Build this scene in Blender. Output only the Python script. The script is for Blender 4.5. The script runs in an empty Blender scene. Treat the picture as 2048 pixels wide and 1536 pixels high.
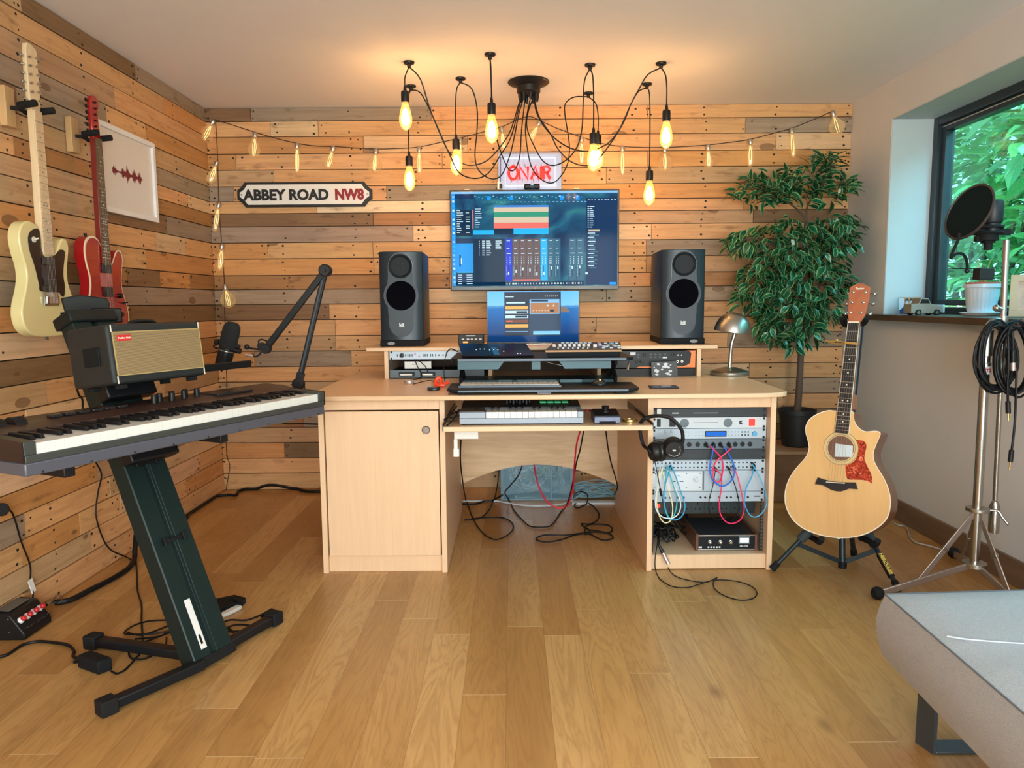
import bpy, math, random
from mathutils import Vector, Matrix, Euler
random.seed(7)
PI = math.pi
scene = bpy.context.scene
COL = scene.collection

# ------------------------------------------------------------------ camera, world, light, exposure
FOC, PITCH, ROLL, CAMH = 1470.8, 0.1098, 0.008, 1.12
_f = Vector((0, math.cos(PITCH), -math.sin(PITCH)))
_r0 = Vector((1, 0, 0)); _u0 = _r0.cross(_f)
_rt = _r0*math.cos(ROLL) - _u0*math.sin(ROLL)
_up = _u0*math.cos(ROLL) + _r0*math.sin(ROLL)
cam_data = bpy.data.cameras.new('camera'); cam = bpy.data.objects.new('camera', cam_data); COL.objects.link(cam)
cam_data.sensor_width = 36; cam_data.lens = FOC/2048*36; cam_data.clip_start = 0.05; cam_data.clip_end = 200
m3 = Matrix((_rt, _up, -_f)).transposed()
cam.matrix_world = Matrix.Translation((0, 0, CAMH)) @ m3.to_4x4()
scene.camera = cam
vs = scene.view_settings
scene.display_settings.display_device = 'sRGB'
vs.view_transform = 'Standard'; vs.look = 'None'; vs.gamma = 1.0; vs.use_curve_mapping = False
vs.exposure = 1.2
cy_ = scene.cycles
cy_.max_bounces = 6; cy_.diffuse_bounces = 4; cy_.glossy_bounces = 3; cy_.transmission_bounces = 2; cy_.transparent_max_bounces = 10
cy_.adaptive_threshold = .03; cy_.caustics_reflective = False; cy_.caustics_refractive = False

world = bpy.data.worlds.new('sky'); scene.world = world; world.use_nodes = True
wn = world.node_tree.nodes; wl = world.node_tree.links; wn.clear()
wo = wn.new('ShaderNodeOutputWorld'); wb = wn.new('ShaderNodeBackground')
wt = wn.new('ShaderNodeTexCoord'); ws = wn.new('ShaderNodeSeparateXYZ'); wr = wn.new('ShaderNodeValToRGB')
wl.new(wt.outputs['Generated'], ws.inputs[0]); wl.new(ws.outputs['Z'], wr.inputs[0])
wr.color_ramp.elements[0].position = 0.0; wr.color_ramp.elements[0].color = (.55, .68, .72, 1)
wr.color_ramp.elements[1].position = 0.6; wr.color_ramp.elements[1].color = (.28, .55, 1.0, 1)
wl.new(wr.outputs[0], wb.inputs[0]); wb.inputs[1].default_value = 2.2; wl.new(wb.outputs[0], wo.inputs[0])

def lamp(name, kind, loc, energy, color, rot=None, size=None, size_y=None, aim=None, radius=None):
    d = bpy.data.lights.new(name, kind); d.energy = energy; d.color = color
    if kind == 'AREA':
        d.shape = 'RECTANGLE'; d.size = size; d.size_y = size_y
    if radius is not None: d.shadow_soft_size = radius
    o = bpy.data.objects.new(name, d); COL.objects.link(o); o.location = loc
    if aim is not None:
        o.rotation_euler = (Vector(aim)-Vector(loc)).to_track_quat('-Z', 'Y').to_euler()
    elif rot: o.rotation_euler = rot
    return o
sun = lamp('sun', 'SUN', (-4, 0, 8), 4.5, (1, .95, .85), aim=(2.5, 2.5, 0)); sun.data.energy = 3.0; sun.data.angle = math.radians(1)
# daylight entering from the sky above the side window and above the glazed doors behind the viewer
lamp('sky_side', 'AREA', (3.1, 2.3, 3.3), 250, (.48, .74, 1.0), size=3.6, size_y=1.6, aim=(1.0, 2.6, .5))
lamp('sky_doors', 'AREA', (0.35, -1.86, 1.12), 118, (1.0, .965, .92), size=2.3, size_y=1.95, aim=(0.35, 3, 1.12))

# ------------------------------------------------------------------ measuring: a pixel of the photograph to a point at a known depth, height or wall
CP = Vector((0, 0, CAMH))
def ray(px, py): return _f + _rt*((px-1024)/FOC) + _up*((768-py)/FOC)
def at(px, py, Y=None, Z=None, X=None):
    d = ray(px, py)
    t = Y/d.y if Y is not None else ((Z-CAMH)/d.z if Z is not None else X/d.x)
    return CP + d*t
def atP(px, py, O, N):
    d = ray(px, py); return CP + d*((O-CP).dot(N)/d.dot(N))
def seg(pts, Y0, Y1=None):
    n = len(pts)-1; Y1 = Y0 if Y1 is None else Y1
    return [at(p[0], p[1], Y=Y0+(Y1-Y0)*i/max(n, 1)) for i, p in enumerate(pts)]
def fl(pts, z=.006): return [at(p[0], p[1], Z=(p[2] if len(p) > 2 else z)) for p in pts]

# ------------------------------------------------------------------ mesh builder
def catmull(pts, k=6, closed=False):
    P = [Vector(p) for p in pts]; n = len(P)
    if n < 3: return P
    out = []
    rng = range(n) if closed else range(n-1)
    for i in rng:
        if closed: a, b, c, d = P[(i-1) % n], P[i], P[(i+1) % n], P[(i+2) % n]
        else: a, b, c, d = P[max(i-1, 0)], P[i], P[i+1], P[min(i+2, n-1)]
        for j in range(k):
            t = j/k
            out.append(.5*((2*b)+(c-a)*t+(2*a-5*b+4*c-d)*t*t+(3*b-a-3*c+d)*t**3))
    if not closed: out.append(P[-1])
    return out
class G:
    def __init__(s): s.v = []; s.f = []; s.m = []; s.M = Matrix.Identity(4)
    def add(s, vs, fs, m=0):
        b = len(s.v); s.v += [s.M @ Vector(v) for v in vs]
        s.f += [tuple(b+i for i in f) for f in fs]; s.m += [m]*len(fs); return s
    def box(s, x0, x1, y0, y1, z0, z1, m=0):
        return s.add([(x0,y0,z0),(x1,y0,z0),(x1,y1,z0),(x0,y1,z0),(x0,y0,z1),(x1,y0,z1),(x1,y1,z1),(x0,y1,z1)],
              [(0,3,2,1),(4,5,6,7),(0,1,5,4),(1,2,6,5),(2,3,7,6),(3,0,4,7)], m)
    def cb(s, c, d, m=0): return s.box(c[0]-d[0]/2, c[0]+d[0]/2, c[1]-d[1]/2, c[1]+d[1]/2, c[2]-d[2]/2, c[2]+d[2]/2, m)
    def beam(s, p, q, w, h, m=0, up=(0,0,1)):
        p, q = Vector(p), Vector(q); a = (q-p).normalized(); x = a.cross(Vector(up))
        if x.length < 1e-4: x = Vector((1,0,0))
        x.normalize(); z = x.cross(a)
        V = []
        for e in (p, q):
            for i, j in ((-1,-1),(1,-1),(1,1),(-1,1)): V.append(e+x*i*w/2+z*j*h/2)
        return s.add(V, [(0,1,2,3),(7,6,5,4),(0,4,5,1),(1,5,6,2),(2,6,7,3),(3,7,4,0)], m)
    def cyl(s, p, q, r, r2=None, n=20, m=0):
        return s.lathe([(r, 0), (r if r2 is None else r2, (Vector(q)-Vector(p)).length)], p, Vector(q)-Vector(p), n, m, cap=True)
    def lathe(s, prof, o=(0,0,0), axis=(0,0,1), n=24, m=0, cap=True):
        o = Vector(o); a = Vector(axis).normalized(); x = a.orthogonal().normalized(); y = a.cross(x)
        V = []; F = []
        for r, h in prof:
            for i in range(n):
                t = 2*PI*i/n; V.append(o+a*h+(x*math.cos(t)+y*math.sin(t))*max(r, 1e-5))
        for k in range(len(prof)-1):
            for i in range(n):
                j = (i+1) % n; F.append((k*n+i, k*n+j, (k+1)*n+j, (k+1)*n+i))
        if cap: F.append(tuple(range(n-1, -1, -1))); F.append(tuple((len(prof)-1)*n+i for i in range(n)))
        return s.add(V, F, m)
    def tube(s, pts, r, n=8, m=0, k=6, closed=False, raw=False):
        P = [Vector(p) for p in pts] if raw else catmull(pts, k, closed)
        N = len(P); V = []; F = []; x = None
        for i in range(N):
            if closed: t = P[(i+1) % N]-P[(i-1) % N]
            else: t = P[min(i+1, N-1)]-P[max(i-1, 0)]
            t.normalize()
            if x is None: x = t.orthogonal().normalized()
            x = x - t*x.dot(t); x = x.normalized() if x.length > 1e-6 else t.orthogonal().normalized(); y = t.cross(x)
            rr = r(i/(N-1)) if callable(r) else r
            for j in range(n):
                a = 2*PI*j/n; V.append(P[i]+(x*math.cos(a)+y*math.sin(a))*rr)
        for i in range(N if closed else N-1):
            for j in range(n):
                a, b = i*n, ((i+1) % N)*n; F.append((a+j, a+(j+1) % n, b+(j+1) % n, b+j))
        if not closed: F.append(tuple(range(n-1, -1, -1))); F.append(tuple((N-1)*n+i for i in range(n)))
        return s.add(V, F, m)
    def prism(s, poly, O, X, Yv, N, h0, h1, m=0, m_side=None):
        """polygon (s,t) in the plane O + s X + t Yv, extruded along N from h0 to h1 (faces outward if counterclockwise about N)"""
        O, X, Yv, N = map(Vector, (O, X, Yv, N)); n = len(poly)
        V = [O+X*p[0]+Yv*p[1]+N*h0 for p in poly]+[O+X*p[0]+Yv*p[1]+N*h1 for p in poly]
        s.add(V, [tuple(range(n-1, -1, -1)), tuple(range(n, 2*n))], m)
        b = len(s.v)-2*n
        s.f += [(b+i, b+(i+1) % n, b+n+(i+1) % n, b+n+i) for i in range(n)]; s.m += [m if m_side is None else m_side]*n
        return s
    def ball(s, c, r, m=0, sc=(1,1,1), n=16, k=10):
        c = Vector(c); V = []; F = []
        for i in range(k+1):
            p = PI*i/k
            for j in range(n):
                a = 2*PI*j/n; V.append(c+Vector((math.sin(p)*math.cos(a)*sc[0], math.sin(p)*math.sin(a)*sc[1], math.cos(p)*sc[2]))*r)
        for i in range(k):
            for j in range(n): F.append((i*n+j, (i+1)*n+j, (i+1)*n+(j+1) % n, i*n+(j+1) % n))
        return s.add(V, F, m)
    def text(s, string, c, X, Yv, size, depth=.001, m=0, bold=0.0, width=None):
        """raised lettering centred on c, reading along X with its height along Yv"""
        cu = bpy.data.curves.new('t', 'FONT'); cu.body = string; cu.size = size; cu.align_x = 'CENTER'; cu.align_y = 'CENTER'
        cu.extrude = depth/2; cu.offset = bold*size; cu.resolution_u = 3
        o = bpy.data.objects.new('t', cu); COL.objects.link(o)
        me = bpy.data.meshes.new_from_object(o.evaluated_get(bpy.context.evaluated_depsgraph_get()))
        X = Vector(X).normalized(); Yv = Vector(Yv).normalized(); N = X.cross(Yv); c = Vector(c)
        V = [v.co.copy() for v in me.vertices]
        if V:
            x0, x1 = min(v.x for v in V), max(v.x for v in V); y0, y1 = min(v.y for v in V), max(v.y for v in V)
            kx = width/(x1-x0) if width else 1
            V = [c+X*(v.x-(x0+x1)/2)*kx+Yv*(v.y-(y0+y1)/2)+N*v.z for v in V]
            s.add(V, [tuple(p.vertices) for p in me.polygons], m)
        bpy.data.objects.remove(o); bpy.data.curves.remove(cu); bpy.data.meshes.remove(me)
        return s
W = {}
def tag(o, label=None, cat=None, group=None, kind=None):
    if label: o['label'] = label
    if cat: o['category'] = cat
    if group: o['group'] = group
    if kind: o['kind'] = kind
    return o
def thing(name, loc, label, cat, group=None, rz=0):
    o = bpy.data.objects.new(name, None); o.empty_display_size = .05; COL.objects.link(o)
    o.location = loc; o.rotation_euler = (0, 0, rz)
    W[o.name] = Matrix.Translation(Vector(loc)) @ Matrix.Rotation(rz, 4, 'Z')
    return tag(o, label, cat, group)
def make(name, g, mats, parent=None, bevel=0, smooth=35, label=None, cat=None, group=None, kind=None, local=False, seg=2, sub=0):
    """vertices are in world coordinates unless local; a part is written into its thing's own frame"""
    mats = mats if isinstance(mats, (list, tuple)) else [mats]
    if parent is not None:
        if not local:
            inv = W[parent.name].inverted(); V = [inv @ v for v in g.v]
        else: V = g.v
        loc = None
    else:
        xs = [v.x for v in g.v]; ys = [v.y for v in g.v]; zs = [v.z for v in g.v]
        loc = Vector(((min(xs)+max(xs))/2, (min(ys)+max(ys))/2, min(zs))); V = [v-loc for v in g.v]
    me = bpy.data.meshes.new(name); me.from_pydata([tuple(v) for v in V], [], g.f)
    for mt in mats: me.materials.append(mt)
    me.polygons.foreach_set('material_index', g.m)
    me.update()
    if smooth:
        me.polygons.foreach_set('use_smooth', [True]*len(me.polygons)); me.set_sharp_from_angle(angle=math.radians(smooth))
    o = bpy.data.objects.new(name, me); COL.objects.link(o)
    if parent is not None: o.parent = parent; W[o.name] = W[parent.name]
    else: o.location = loc; W[o.name] = Matrix.Translation(loc)
    if bevel:
        b = o.modifiers.new('bevel', 'BEVEL'); b.width = bevel; b.segments = seg; b.limit_method = 'ANGLE'; b.angle_limit = math.radians(40)
    if sub:
        b = o.modifiers.new('sub', 'SUBSURF'); b.levels = sub; b.render_levels = sub
    return tag(o, label, cat, group, kind)
def struct(name, g, mats, **k): return make(name, g, mats, kind='structure', **k)

# ------------------------------------------------------------------ materials
MC = {}
def srgb(r, g, b):
    f = lambda c: (c/255/12.92 if c/255 <= .04045 else ((c/255+.055)/1.055)**2.4)
    return (f(r), f(g), f(b))
def mat(name, col=(.5,.5,.5), rough=.5, metal=0, emit=None, es=1, coat=0, bump=0, bscale=200, spec=.5, vary=0, vscale=8, alpha=1, trans=0):
    if name in MC: return MC[name]
    m = bpy.data.materials.new(name); m.use_nodes = True; MC[name] = m
    nt = m.node_tree; b = nt.nodes['Principled BSDF']
    b.inputs['Base Color'].default_value = (*col, 1); b.inputs['Roughness'].default_value = rough
    b.inputs['Metallic'].default_value = metal; b.inputs['Coat Weight'].default_value = coat
    b.inputs['Specular IOR Level'].default_value = spec
    b.inputs['Transmission Weight'].default_value = trans
    if emit: b.inputs['Emission Color'].default_value = (*emit, 1); b.inputs['Emission Strength'].default_value = es
    tc = nt.nodes.new('ShaderNodeTexCoord')
    if bump:
        n = nt.nodes.new('ShaderNodeTexNoise'); n.inputs['Scale'].default_value = bscale; nt.links.new(tc.outputs['Object'], n.inputs['Vector'])
        bp = nt.nodes.new('ShaderNodeBump'); bp.inputs['Strength'].default_value = bump; bp.inputs['Distance'].default_value = .002
        nt.links.new(n.outputs['Fac'], bp.inputs['Height']); nt.links.new(bp.outputs[0], b.inputs['Normal'])
    n = nt.nodes.new('ShaderNodeTexNoise'); n.inputs['Scale'].default_value = vscale; n.inputs['Detail'].default_value = 3
    nt.links.new(tc.outputs['Object'], n.inputs['Vector'])
    mr = nt.nodes.new('ShaderNodeMapRange'); mr.inputs['To Min'].default_value = 1-(vary or .04); mr.inputs['To Max'].default_value = 1+(vary or .04)
    nt.links.new(n.outputs['Fac'], mr.inputs['Value'])
    mx = nt.nodes.new('ShaderNodeMix'); mx.data_type = 'RGBA'; mx.blend_type = 'MULTIPLY'; mx.inputs[0].default_value = 1
    mx.inputs[6].default_value = (*col, 1); nt.links.new(mr.outputs[0], mx.inputs[7]); nt.links.new(mx.outputs[2], b.inputs['Base Color'])
    return m
def nodes(name):
    m = bpy.data.materials.new(name); m.use_nodes = True; nt = m.node_tree; MC[name] = m
    b = nt.nodes['Principled BSDF']
    def N(t, **k):
        n = nt.nodes.new('ShaderNode'+t)
        for a, v in k.items(): setattr(n, a, v)
        return n
    return m, nt, b, N, nt.links.new
def mth(nt, op, a, b=None, c=None):
    n = nt.nodes.new('ShaderNodeMath'); n.operation = op
    for i, v in enumerate((a, b, c)):
        if v is None: continue
        if hasattr(v, 'links') or hasattr(v, 'is_linked'): nt.links.new(v, n.inputs[i])
        else: n.inputs[i].default_value = v
    return n.outputs[0]
def ramp(nt, fac, stops):
    r = nt.nodes.new('ShaderNodeValToRGB'); e = r.color_ramp.elements
    while len(e) < len(stops): e.new(.5)
    for q, (p, c) in zip(e, stops): q.position = p; q.color = (*c, 1)
    nt.links.new(fac, r.inputs[0]); return r.outputs[0]
def mixc(nt, fac, a, b, mode='MIX'):
    n = nt.nodes.new('ShaderNodeMix'); n.data_type = 'RGBA'; n.blend_type = mode
    for i, v in ((0, fac), (6, a), (7, b)):
        if isinstance(v, (int, float)): n.inputs[i].default_value = v
        elif isinstance(v, tuple): n.inputs[i].default_value = (*v, 1)
        else: nt.links.new(v, n.inputs[i])
    return n.outputs[2]

def floor_mat():
    m, nt, b, N, L = nodes('oak_laminate')
    tc = N('TexCoord'); sp = N('SeparateXYZ'); L(tc.outputs['Object'], sp.inputs[0])
    Wd, Ln = .125, 1.25
    u = mth(nt, 'DIVIDE', sp.outputs['X'], Wd); row = mth(nt, 'FLOOR', u)
    wn_ = N('TexWhiteNoise', noise_dimensions='1D'); L(row, wn_.inputs['W'])
    v = mth(nt, 'ADD', mth(nt, 'DIVIDE', sp.outputs['Y'], Ln), mth(nt, 'MULTIPLY', wn_.outputs['Value'], 7.3)); cell = mth(nt, 'FLOOR', v)
    cv = N('CombineXYZ'); L(row, cv.inputs[0]); L(cell, cv.inputs[1])
    w2 = N('TexWhiteNoise', noise_dimensions='2D'); L(cv.outputs[0], w2.inputs['Vector'])
    rnd = w2.outputs['Value']
    # grain runs along the board
    g = N('CombineXYZ'); L(mth(nt, 'MULTIPLY', sp.outputs['X'], 1.0), g.inputs[0]); L(mth(nt, 'MULTIPLY', sp.outputs['Y'], .11), g.inputs[1]); L(mth(nt, 'MULTIPLY', rnd, 37), g.inputs[2])
    n1 = N('TexNoise'); n1.inputs['Scale'].default_value = 12; n1.inputs['Detail'].default_value = 4; n1.inputs['Distortion'].default_value = 1.2; L(g.outputs[0], n1.inputs['Vector'])
    rings = mth(nt, 'FRACT', mth(nt, 'MULTIPLY', n1.outputs['Fac'], 9))
    rings = mth(nt, 'ABSOLUTE', mth(nt, 'SUBTRACT', rings, .5))
    n2 = N('TexNoise'); n2.inputs['Scale'].default_value = 160; n2.inputs['Detail'].default_value = 5; L(g.outputs[0], n2.inputs['Vector'])
    n3 = N('TexNoise'); n3.inputs['Scale'].default_value = 4.5; n3.inputs['Detail'].default_value = 3; L(g.outputs[0], n3.inputs['Vector'])
    base = ramp(nt, rnd, [(0, (.43,.215,.065)), (.35, (.50,.272,.090)), (.7, (.56,.320,.115)), (1, (.62,.375,.150))])
    c1 = mixc(nt, mth(nt, 'MULTIPLY', mth(nt, 'POWER', mth(nt, 'MULTIPLY', rings, 2), 2.2), .42), base, (.27,.125,.038))
    c2 = mixc(nt, mth(nt, 'MULTIPLY', n2.outputs['Fac'], .32), c1, (.30,.15,.055))
    c3 = mixc(nt, ramp(nt, n3.outputs['Fac'], [(.45, (0,0,0)), (.75, (.55,.55,.55))]), c2, (.24,.105,.03))
    # knots
    kc = N('CombineXYZ'); L(mth(nt, 'MULTIPLY', sp.outputs['X'], 4.0), kc.inputs[0]); L(mth(nt, 'MULTIPLY', sp.outputs['Y'], 2.0), kc.inputs[1])
    vo = N('TexVoronoi'); vo.inputs['Scale'].default_value = 1.0; L(kc.outputs[0], vo.inputs['Vector'])
    c4 = mixc(nt, ramp(nt, vo.outputs['Distance'], [(0, (.85,.85,.85)), (.035, (.5,.5,.5)), (.11, (0,0,0))]), c3, (.16,.07,.025))
    fu = mth(nt, 'FRACT', u); fv = mth(nt, 'FRACT', v)
    s1 = mth(nt, 'LESS_THAN', mth(nt, 'MINIMUM', fu, mth(nt, 'SUBTRACT', 1.0, fu)), .009)
    s2 = mth(nt, 'LESS_THAN', fv, .0022)
    c5 = mixc(nt, mth(nt, 'MULTIPLY', s1, .42), c4, (.16,.075,.025)); c6 = mixc(nt, mth(nt, 'MULTIPLY', s2, .6), c5, (.78,.58,.33))
    L(c6, b.inputs['Base Color'])
    L(mth(nt, 'ADD', .24, mth(nt, 'MULTIPLY', n2.outputs['Fac'], .14)), b.inputs['Roughness'])
    bp = N('Bump'); bp.inputs['Strength'].default_value = .25; bp.inputs['Distance'].default_value = .001
    L(mth(nt, 'SUBTRACT', n2.outputs['Fac'], mth(nt, 'MULTIPLY', mth(nt, 'MAXIMUM', s1, s2), 2)), bp.inputs['Height']); L(bp.outputs[0], b.inputs['Normal'])
    return m
def pallet_mat():
    m, nt, b, N, L = nodes('reclaimed_pallet_board')
    tn = N('Attribute', attribute_name='tint'); pi = N('Attribute', attribute_name='pid'); al = N('Attribute', attribute_name='along')
    sp = N('SeparateXYZ'); L(al.outputs['Vector'], sp.inputs[0])
    def cvec(sx, sz, k):
        c = N('CombineXYZ'); L(mth(nt, 'MULTIPLY', sp.outputs['X'], sx), c.inputs[0]); L(mth(nt, 'MULTIPLY', sp.outputs['Y'], sz), c.inputs[1]); L(mth(nt, 'MULTIPLY', pi.outputs['Fac'], k), c.inputs[2]); return c.outputs[0]
    n1 = N('TexNoise'); n1.inputs['Scale'].default_value = 1; n1.inputs['Detail'].default_value = 5; n1.inputs['Distortion'].default_value = .6; L(cvec(3, 55, 31), n1.inputs['Vector'])
    n2 = N('TexNoise'); n2.inputs['Scale'].default_value = 1; n2.inputs['Detail'].default_value = 4; L(cvec(9, 26, 17), n2.inputs['Vector'])
    n3 = N('TexNoise'); n3.inputs['Scale'].default_value = 1; n3.inputs['Detail'].default_value = 3; L(cvec(2.2, 3, 53), n3.inputs['Vector'])
    n4 = N('TexNoise'); n4.inputs['Scale'].default_value = 1; n4.inputs['Detail'].default_value = 2; L(cvec(40, 300, 3), n4.inputs['Vector'])
    vo = N('TexVoronoi'); vo.inputs['Scale'].default_value = 1; L(cvec(3.4, 7.5, 91), vo.inputs['Vector'])
    sepc = N('SeparateColor'); L(vo.outputs['Color'], sepc.inputs[0])
    dark = mixc(nt, 1.0, tn.outputs['Color'], (.42,.31,.22), 'MULTIPLY')
    c = mixc(nt, ramp(nt, n1.outputs['Fac'], [(.42, (0,0,0)), (.75, (.42,.42,.42))]), tn.outputs['Color'], dark)
    c = mixc(nt, ramp(nt, n3.outputs['Fac'], [(.52, (0,0,0)), (.75, (.55,.55,.55))]), c, mixc(nt, 1.0, tn.outputs['Color'], (.66,.66,.68), 'MULTIPLY'))
    c = mixc(nt, ramp(nt, n2.outputs['Fac'], [(.60, (0,0,0)), (.78, (.75,.75,.75))]), c, mixc(nt, 1.0, tn.outputs['Color'], (.30,.22,.16), 'MULTIPLY'))
    c = mixc(nt, mth(nt, 'MULTIPLY', n4.outputs['Fac'], .22), c, dark)
    kn = mth(nt, 'MULTIPLY', mth(nt, 'LESS_THAN', vo.outputs['Distance'], .16), mth(nt, 'LESS_THAN', sepc.outputs[0], .30))
    c = mixc(nt, mth(nt, 'MULTIPLY', kn, .65), c, (.13,.055,.022))
    L(c, b.inputs['Base Color']); b.inputs['Roughness'].default_value = .62
    bp = N('Bump'); bp.inputs['Strength'].default_value = .5; bp.inputs['Distance'].default_value = .002
    L(mth(nt, 'ADD', n1.outputs['Fac'], n4.outputs['Fac']), bp.inputs['Height']); L(bp.outputs[0], b.inputs['Normal'])
    return m
def grain_mat(name, c0, c1, scale=(30, 30, 1.5), rough=.42, strength=.5, freq=1, coat=0):
    if name in MC: return MC[name]
    m, nt, b, N, L = nodes(name)
    tc = N('TexCoord'); mp = N('Mapping'); mp.inputs['Scale'].default_value = scale; L(tc.outputs['Object'], mp.inputs[0])
    n = N('TexNoise'); n.inputs['Scale'].default_value = freq; n.inputs['Detail'].default_value = 5; n.inputs['Distortion'].default_value = .8; L(mp.outputs[0], n.inputs['Vector'])
    n2 = N('TexNoise'); n2.inputs['Scale'].default_value = freq*5; n2.inputs['Detail'].default_value = 3; L(mp.outputs[0], n2.inputs['Vector'])
    f = mth(nt, 'MULTIPLY', mth(nt, 'ADD', mth(nt, 'MULTIPLY', n.outputs['Fac'], .7), mth(nt, 'MULTIPLY', n2.outputs['Fac'], .3)), 1.0)
    L(ramp(nt, f, [(.5-strength*.35, c1), (.5+strength*.35, c0)]), b.inputs['Base Color']); b.inputs['Roughness'].default_value = rough
    b.inputs['Coat Weight'].default_value = coat
    return m
def mesh_mat(name, c0, c1, scale, rough=.5, axis='XZ'):
    m, nt, b, N, L = nodes(name)
    tc = N('TexCoord'); sp = N('SeparateXYZ'); L(tc.outputs['Object'], sp.inputs[0])
    a, bb = sp.outputs[axis[0]], sp.outputs[axis[1]]
    s1 = mth(nt, 'SINE', mth(nt, 'MULTIPLY', mth(nt, 'ADD', a, bb), scale)); s2 = mth(nt, 'SINE', mth(nt, 'MULTIPLY', mth(nt, 'SUBTRACT', a, bb), scale))
    L(mixc(nt, ramp(nt, mth(nt, 'MULTIPLY', s1, s2), [(.0, (0,0,0)), (.4, (1,1,1))]), c0, c1), b.inputs['Base Color']); b.inputs['Roughness'].default_value = rough
    return m
def glow(name, col, s):
    if name in MC: return MC[name]
    m = bpy.data.materials.new(name); m.use_nodes = True; MC[name] = m; nt = m.node_tree; nt.nodes.clear()
    o = nt.nodes.new('ShaderNodeOutputMaterial'); e = nt.nodes.new('ShaderNodeEmission'); e.inputs[0].default_value = (*col, 1); e.inputs[1].default_value = s
    nt.links.new(e.outputs[0], o.inputs[0]); return m
def clear(name, tint=(1,1,1), gloss=.08, rough=.02, haze=0, hcol=(1,1,1), emit=None, es=0):
    """thin clear glass or plastic: light passes, the surface mirrors a little"""
    if name in MC: return MC[name]
    m = bpy.data.materials.new(name); m.use_nodes = True; MC[name] = m; nt = m.node_tree; nt.nodes.clear(); L = nt.links.new
    o = nt.nodes.new('ShaderNodeOutputMaterial'); t = nt.nodes.new('ShaderNodeBsdfTransparent'); t.inputs[0].default_value = (*tint, 1)
    g = nt.nodes.new('ShaderNodeBsdfGlossy'); g.inputs['Roughness'].default_value = rough
    lw = nt.nodes.new('ShaderNodeLayerWeight'); lw.inputs[0].default_value = .35
    f = mth(nt, 'ADD', gloss, mth(nt, 'MULTIPLY', lw.outputs['Facing'], .25))
    mx = nt.nodes.new('ShaderNodeMixShader'); L(f, mx.inputs[0]); L(t.outputs[0], mx.inputs[1]); L(g.outputs[0], mx.inputs[2])
    last = mx.outputs[0]
    if haze:
        d = nt.nodes.new('ShaderNodeBsdfDiffuse'); d.inputs[0].default_value = (*hcol, 1)
        m2 = nt.nodes.new('ShaderNodeMixShader'); m2.inputs[0].default_value = haze; L(last, m2.inputs[1]); L(d.outputs[0], m2.inputs[2]); last = m2.outputs[0]
    if emit:
        e = nt.nodes.new('ShaderNodeEmission'); e.inputs[0].default_value = (*emit, 1); e.inputs[1].default_value = es
        a = nt.nodes.new('ShaderNodeAddShader'); L(last, a.inputs[0]); L(e.outputs[0], a.inputs[1]); last = a.outputs[0]
    L(last, o.inputs[0]); return m

M_floor = floor_mat(); M_pal = pallet_mat()
M_maple = grain_mat('beech_laminate', (.80,.56,.37), (.70,.455,.275), (45, 45, 2.2), .42, .9)
M_mapleH = grain_mat('beech_laminate_top', (.78,.55,.36), (.68,.45,.27), (2.2, 45, 45), .34, .9)
M_oakp = grain_mat('oak_veneer', (.74,.53,.34), (.52,.32,.17), (1.6, 12, 13), .45, .55, freq=1.4)
M_black = mat('black_plastic', (.008,.008,.010), .42, spec=.3)
M_blackm = mat('black_matt', (.006,.007,.009), .75, spec=.25)
M_blackmet = mat('black_powder_coat', (.007,.009,.012), .38, .0, spec=.3)
M_dgreen = mat('dark_anodised', (.007,.017,.017), .45, .0, spec=.3)
M_rubber = mat('black_rubber', (.010,.010,.011), .8, spec=.25)
M_chrome = mat('chrome', (.48,.46,.44), .22, 1)
M_steel = mat('brushed_steel', (.46,.44,.41), .32, 1)
M_brass = mat('brass', (.75,.55,.22), .28, 1)
M_white = mat('white_plastic', (.80,.80,.80), .4)
M_wall = mat('painted_plaster', (.62,.635,.665), .8, bump=.15, bscale=60, vary=.03)
M_ceil = mat('ceiling_paint', (.80,.815,.87), .85, bump=.1, bscale=60, vary=.02)
M_cable = mat('black_cable', (.006,.006,.007), .5, spec=.25)

# ------------------------------------------------------------------ the room
XL, XR, YB, YF, H = -1.775, 1.978, 4.41, -1.7, 2.25
struct('floor', G().box(XL-.3, XR+.3, YF-.02, YB+.2, -.1, 0), M_floor, smooth=0)
struct('ceiling', G().box(XL-.3, XR+.32, YF-.3, YB+.2, H, H+.12), M_ceil, smooth=0)
ROWS = [0, .101, .194, .29, .383, .471, .566, .66, .751, .844, .934, 1.03, 1.122, 1.21, 1.293, 1.389, 1.483, 1.576, 1.651, 1.72, 1.806, 1.90, 1.991, 2.087, 2.174, 2.25]
TINT = {'t': (.72,.41,.19), 'o': (.64,.32,.115), 'p': (.76,.52,.31), 'g': (.38,.285,.205), 'd': (.25,.145,.07), 'b': (.42,.21,.08), 'w': (.80,.64,.44), 'k': (.54,.35,.19)}
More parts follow.
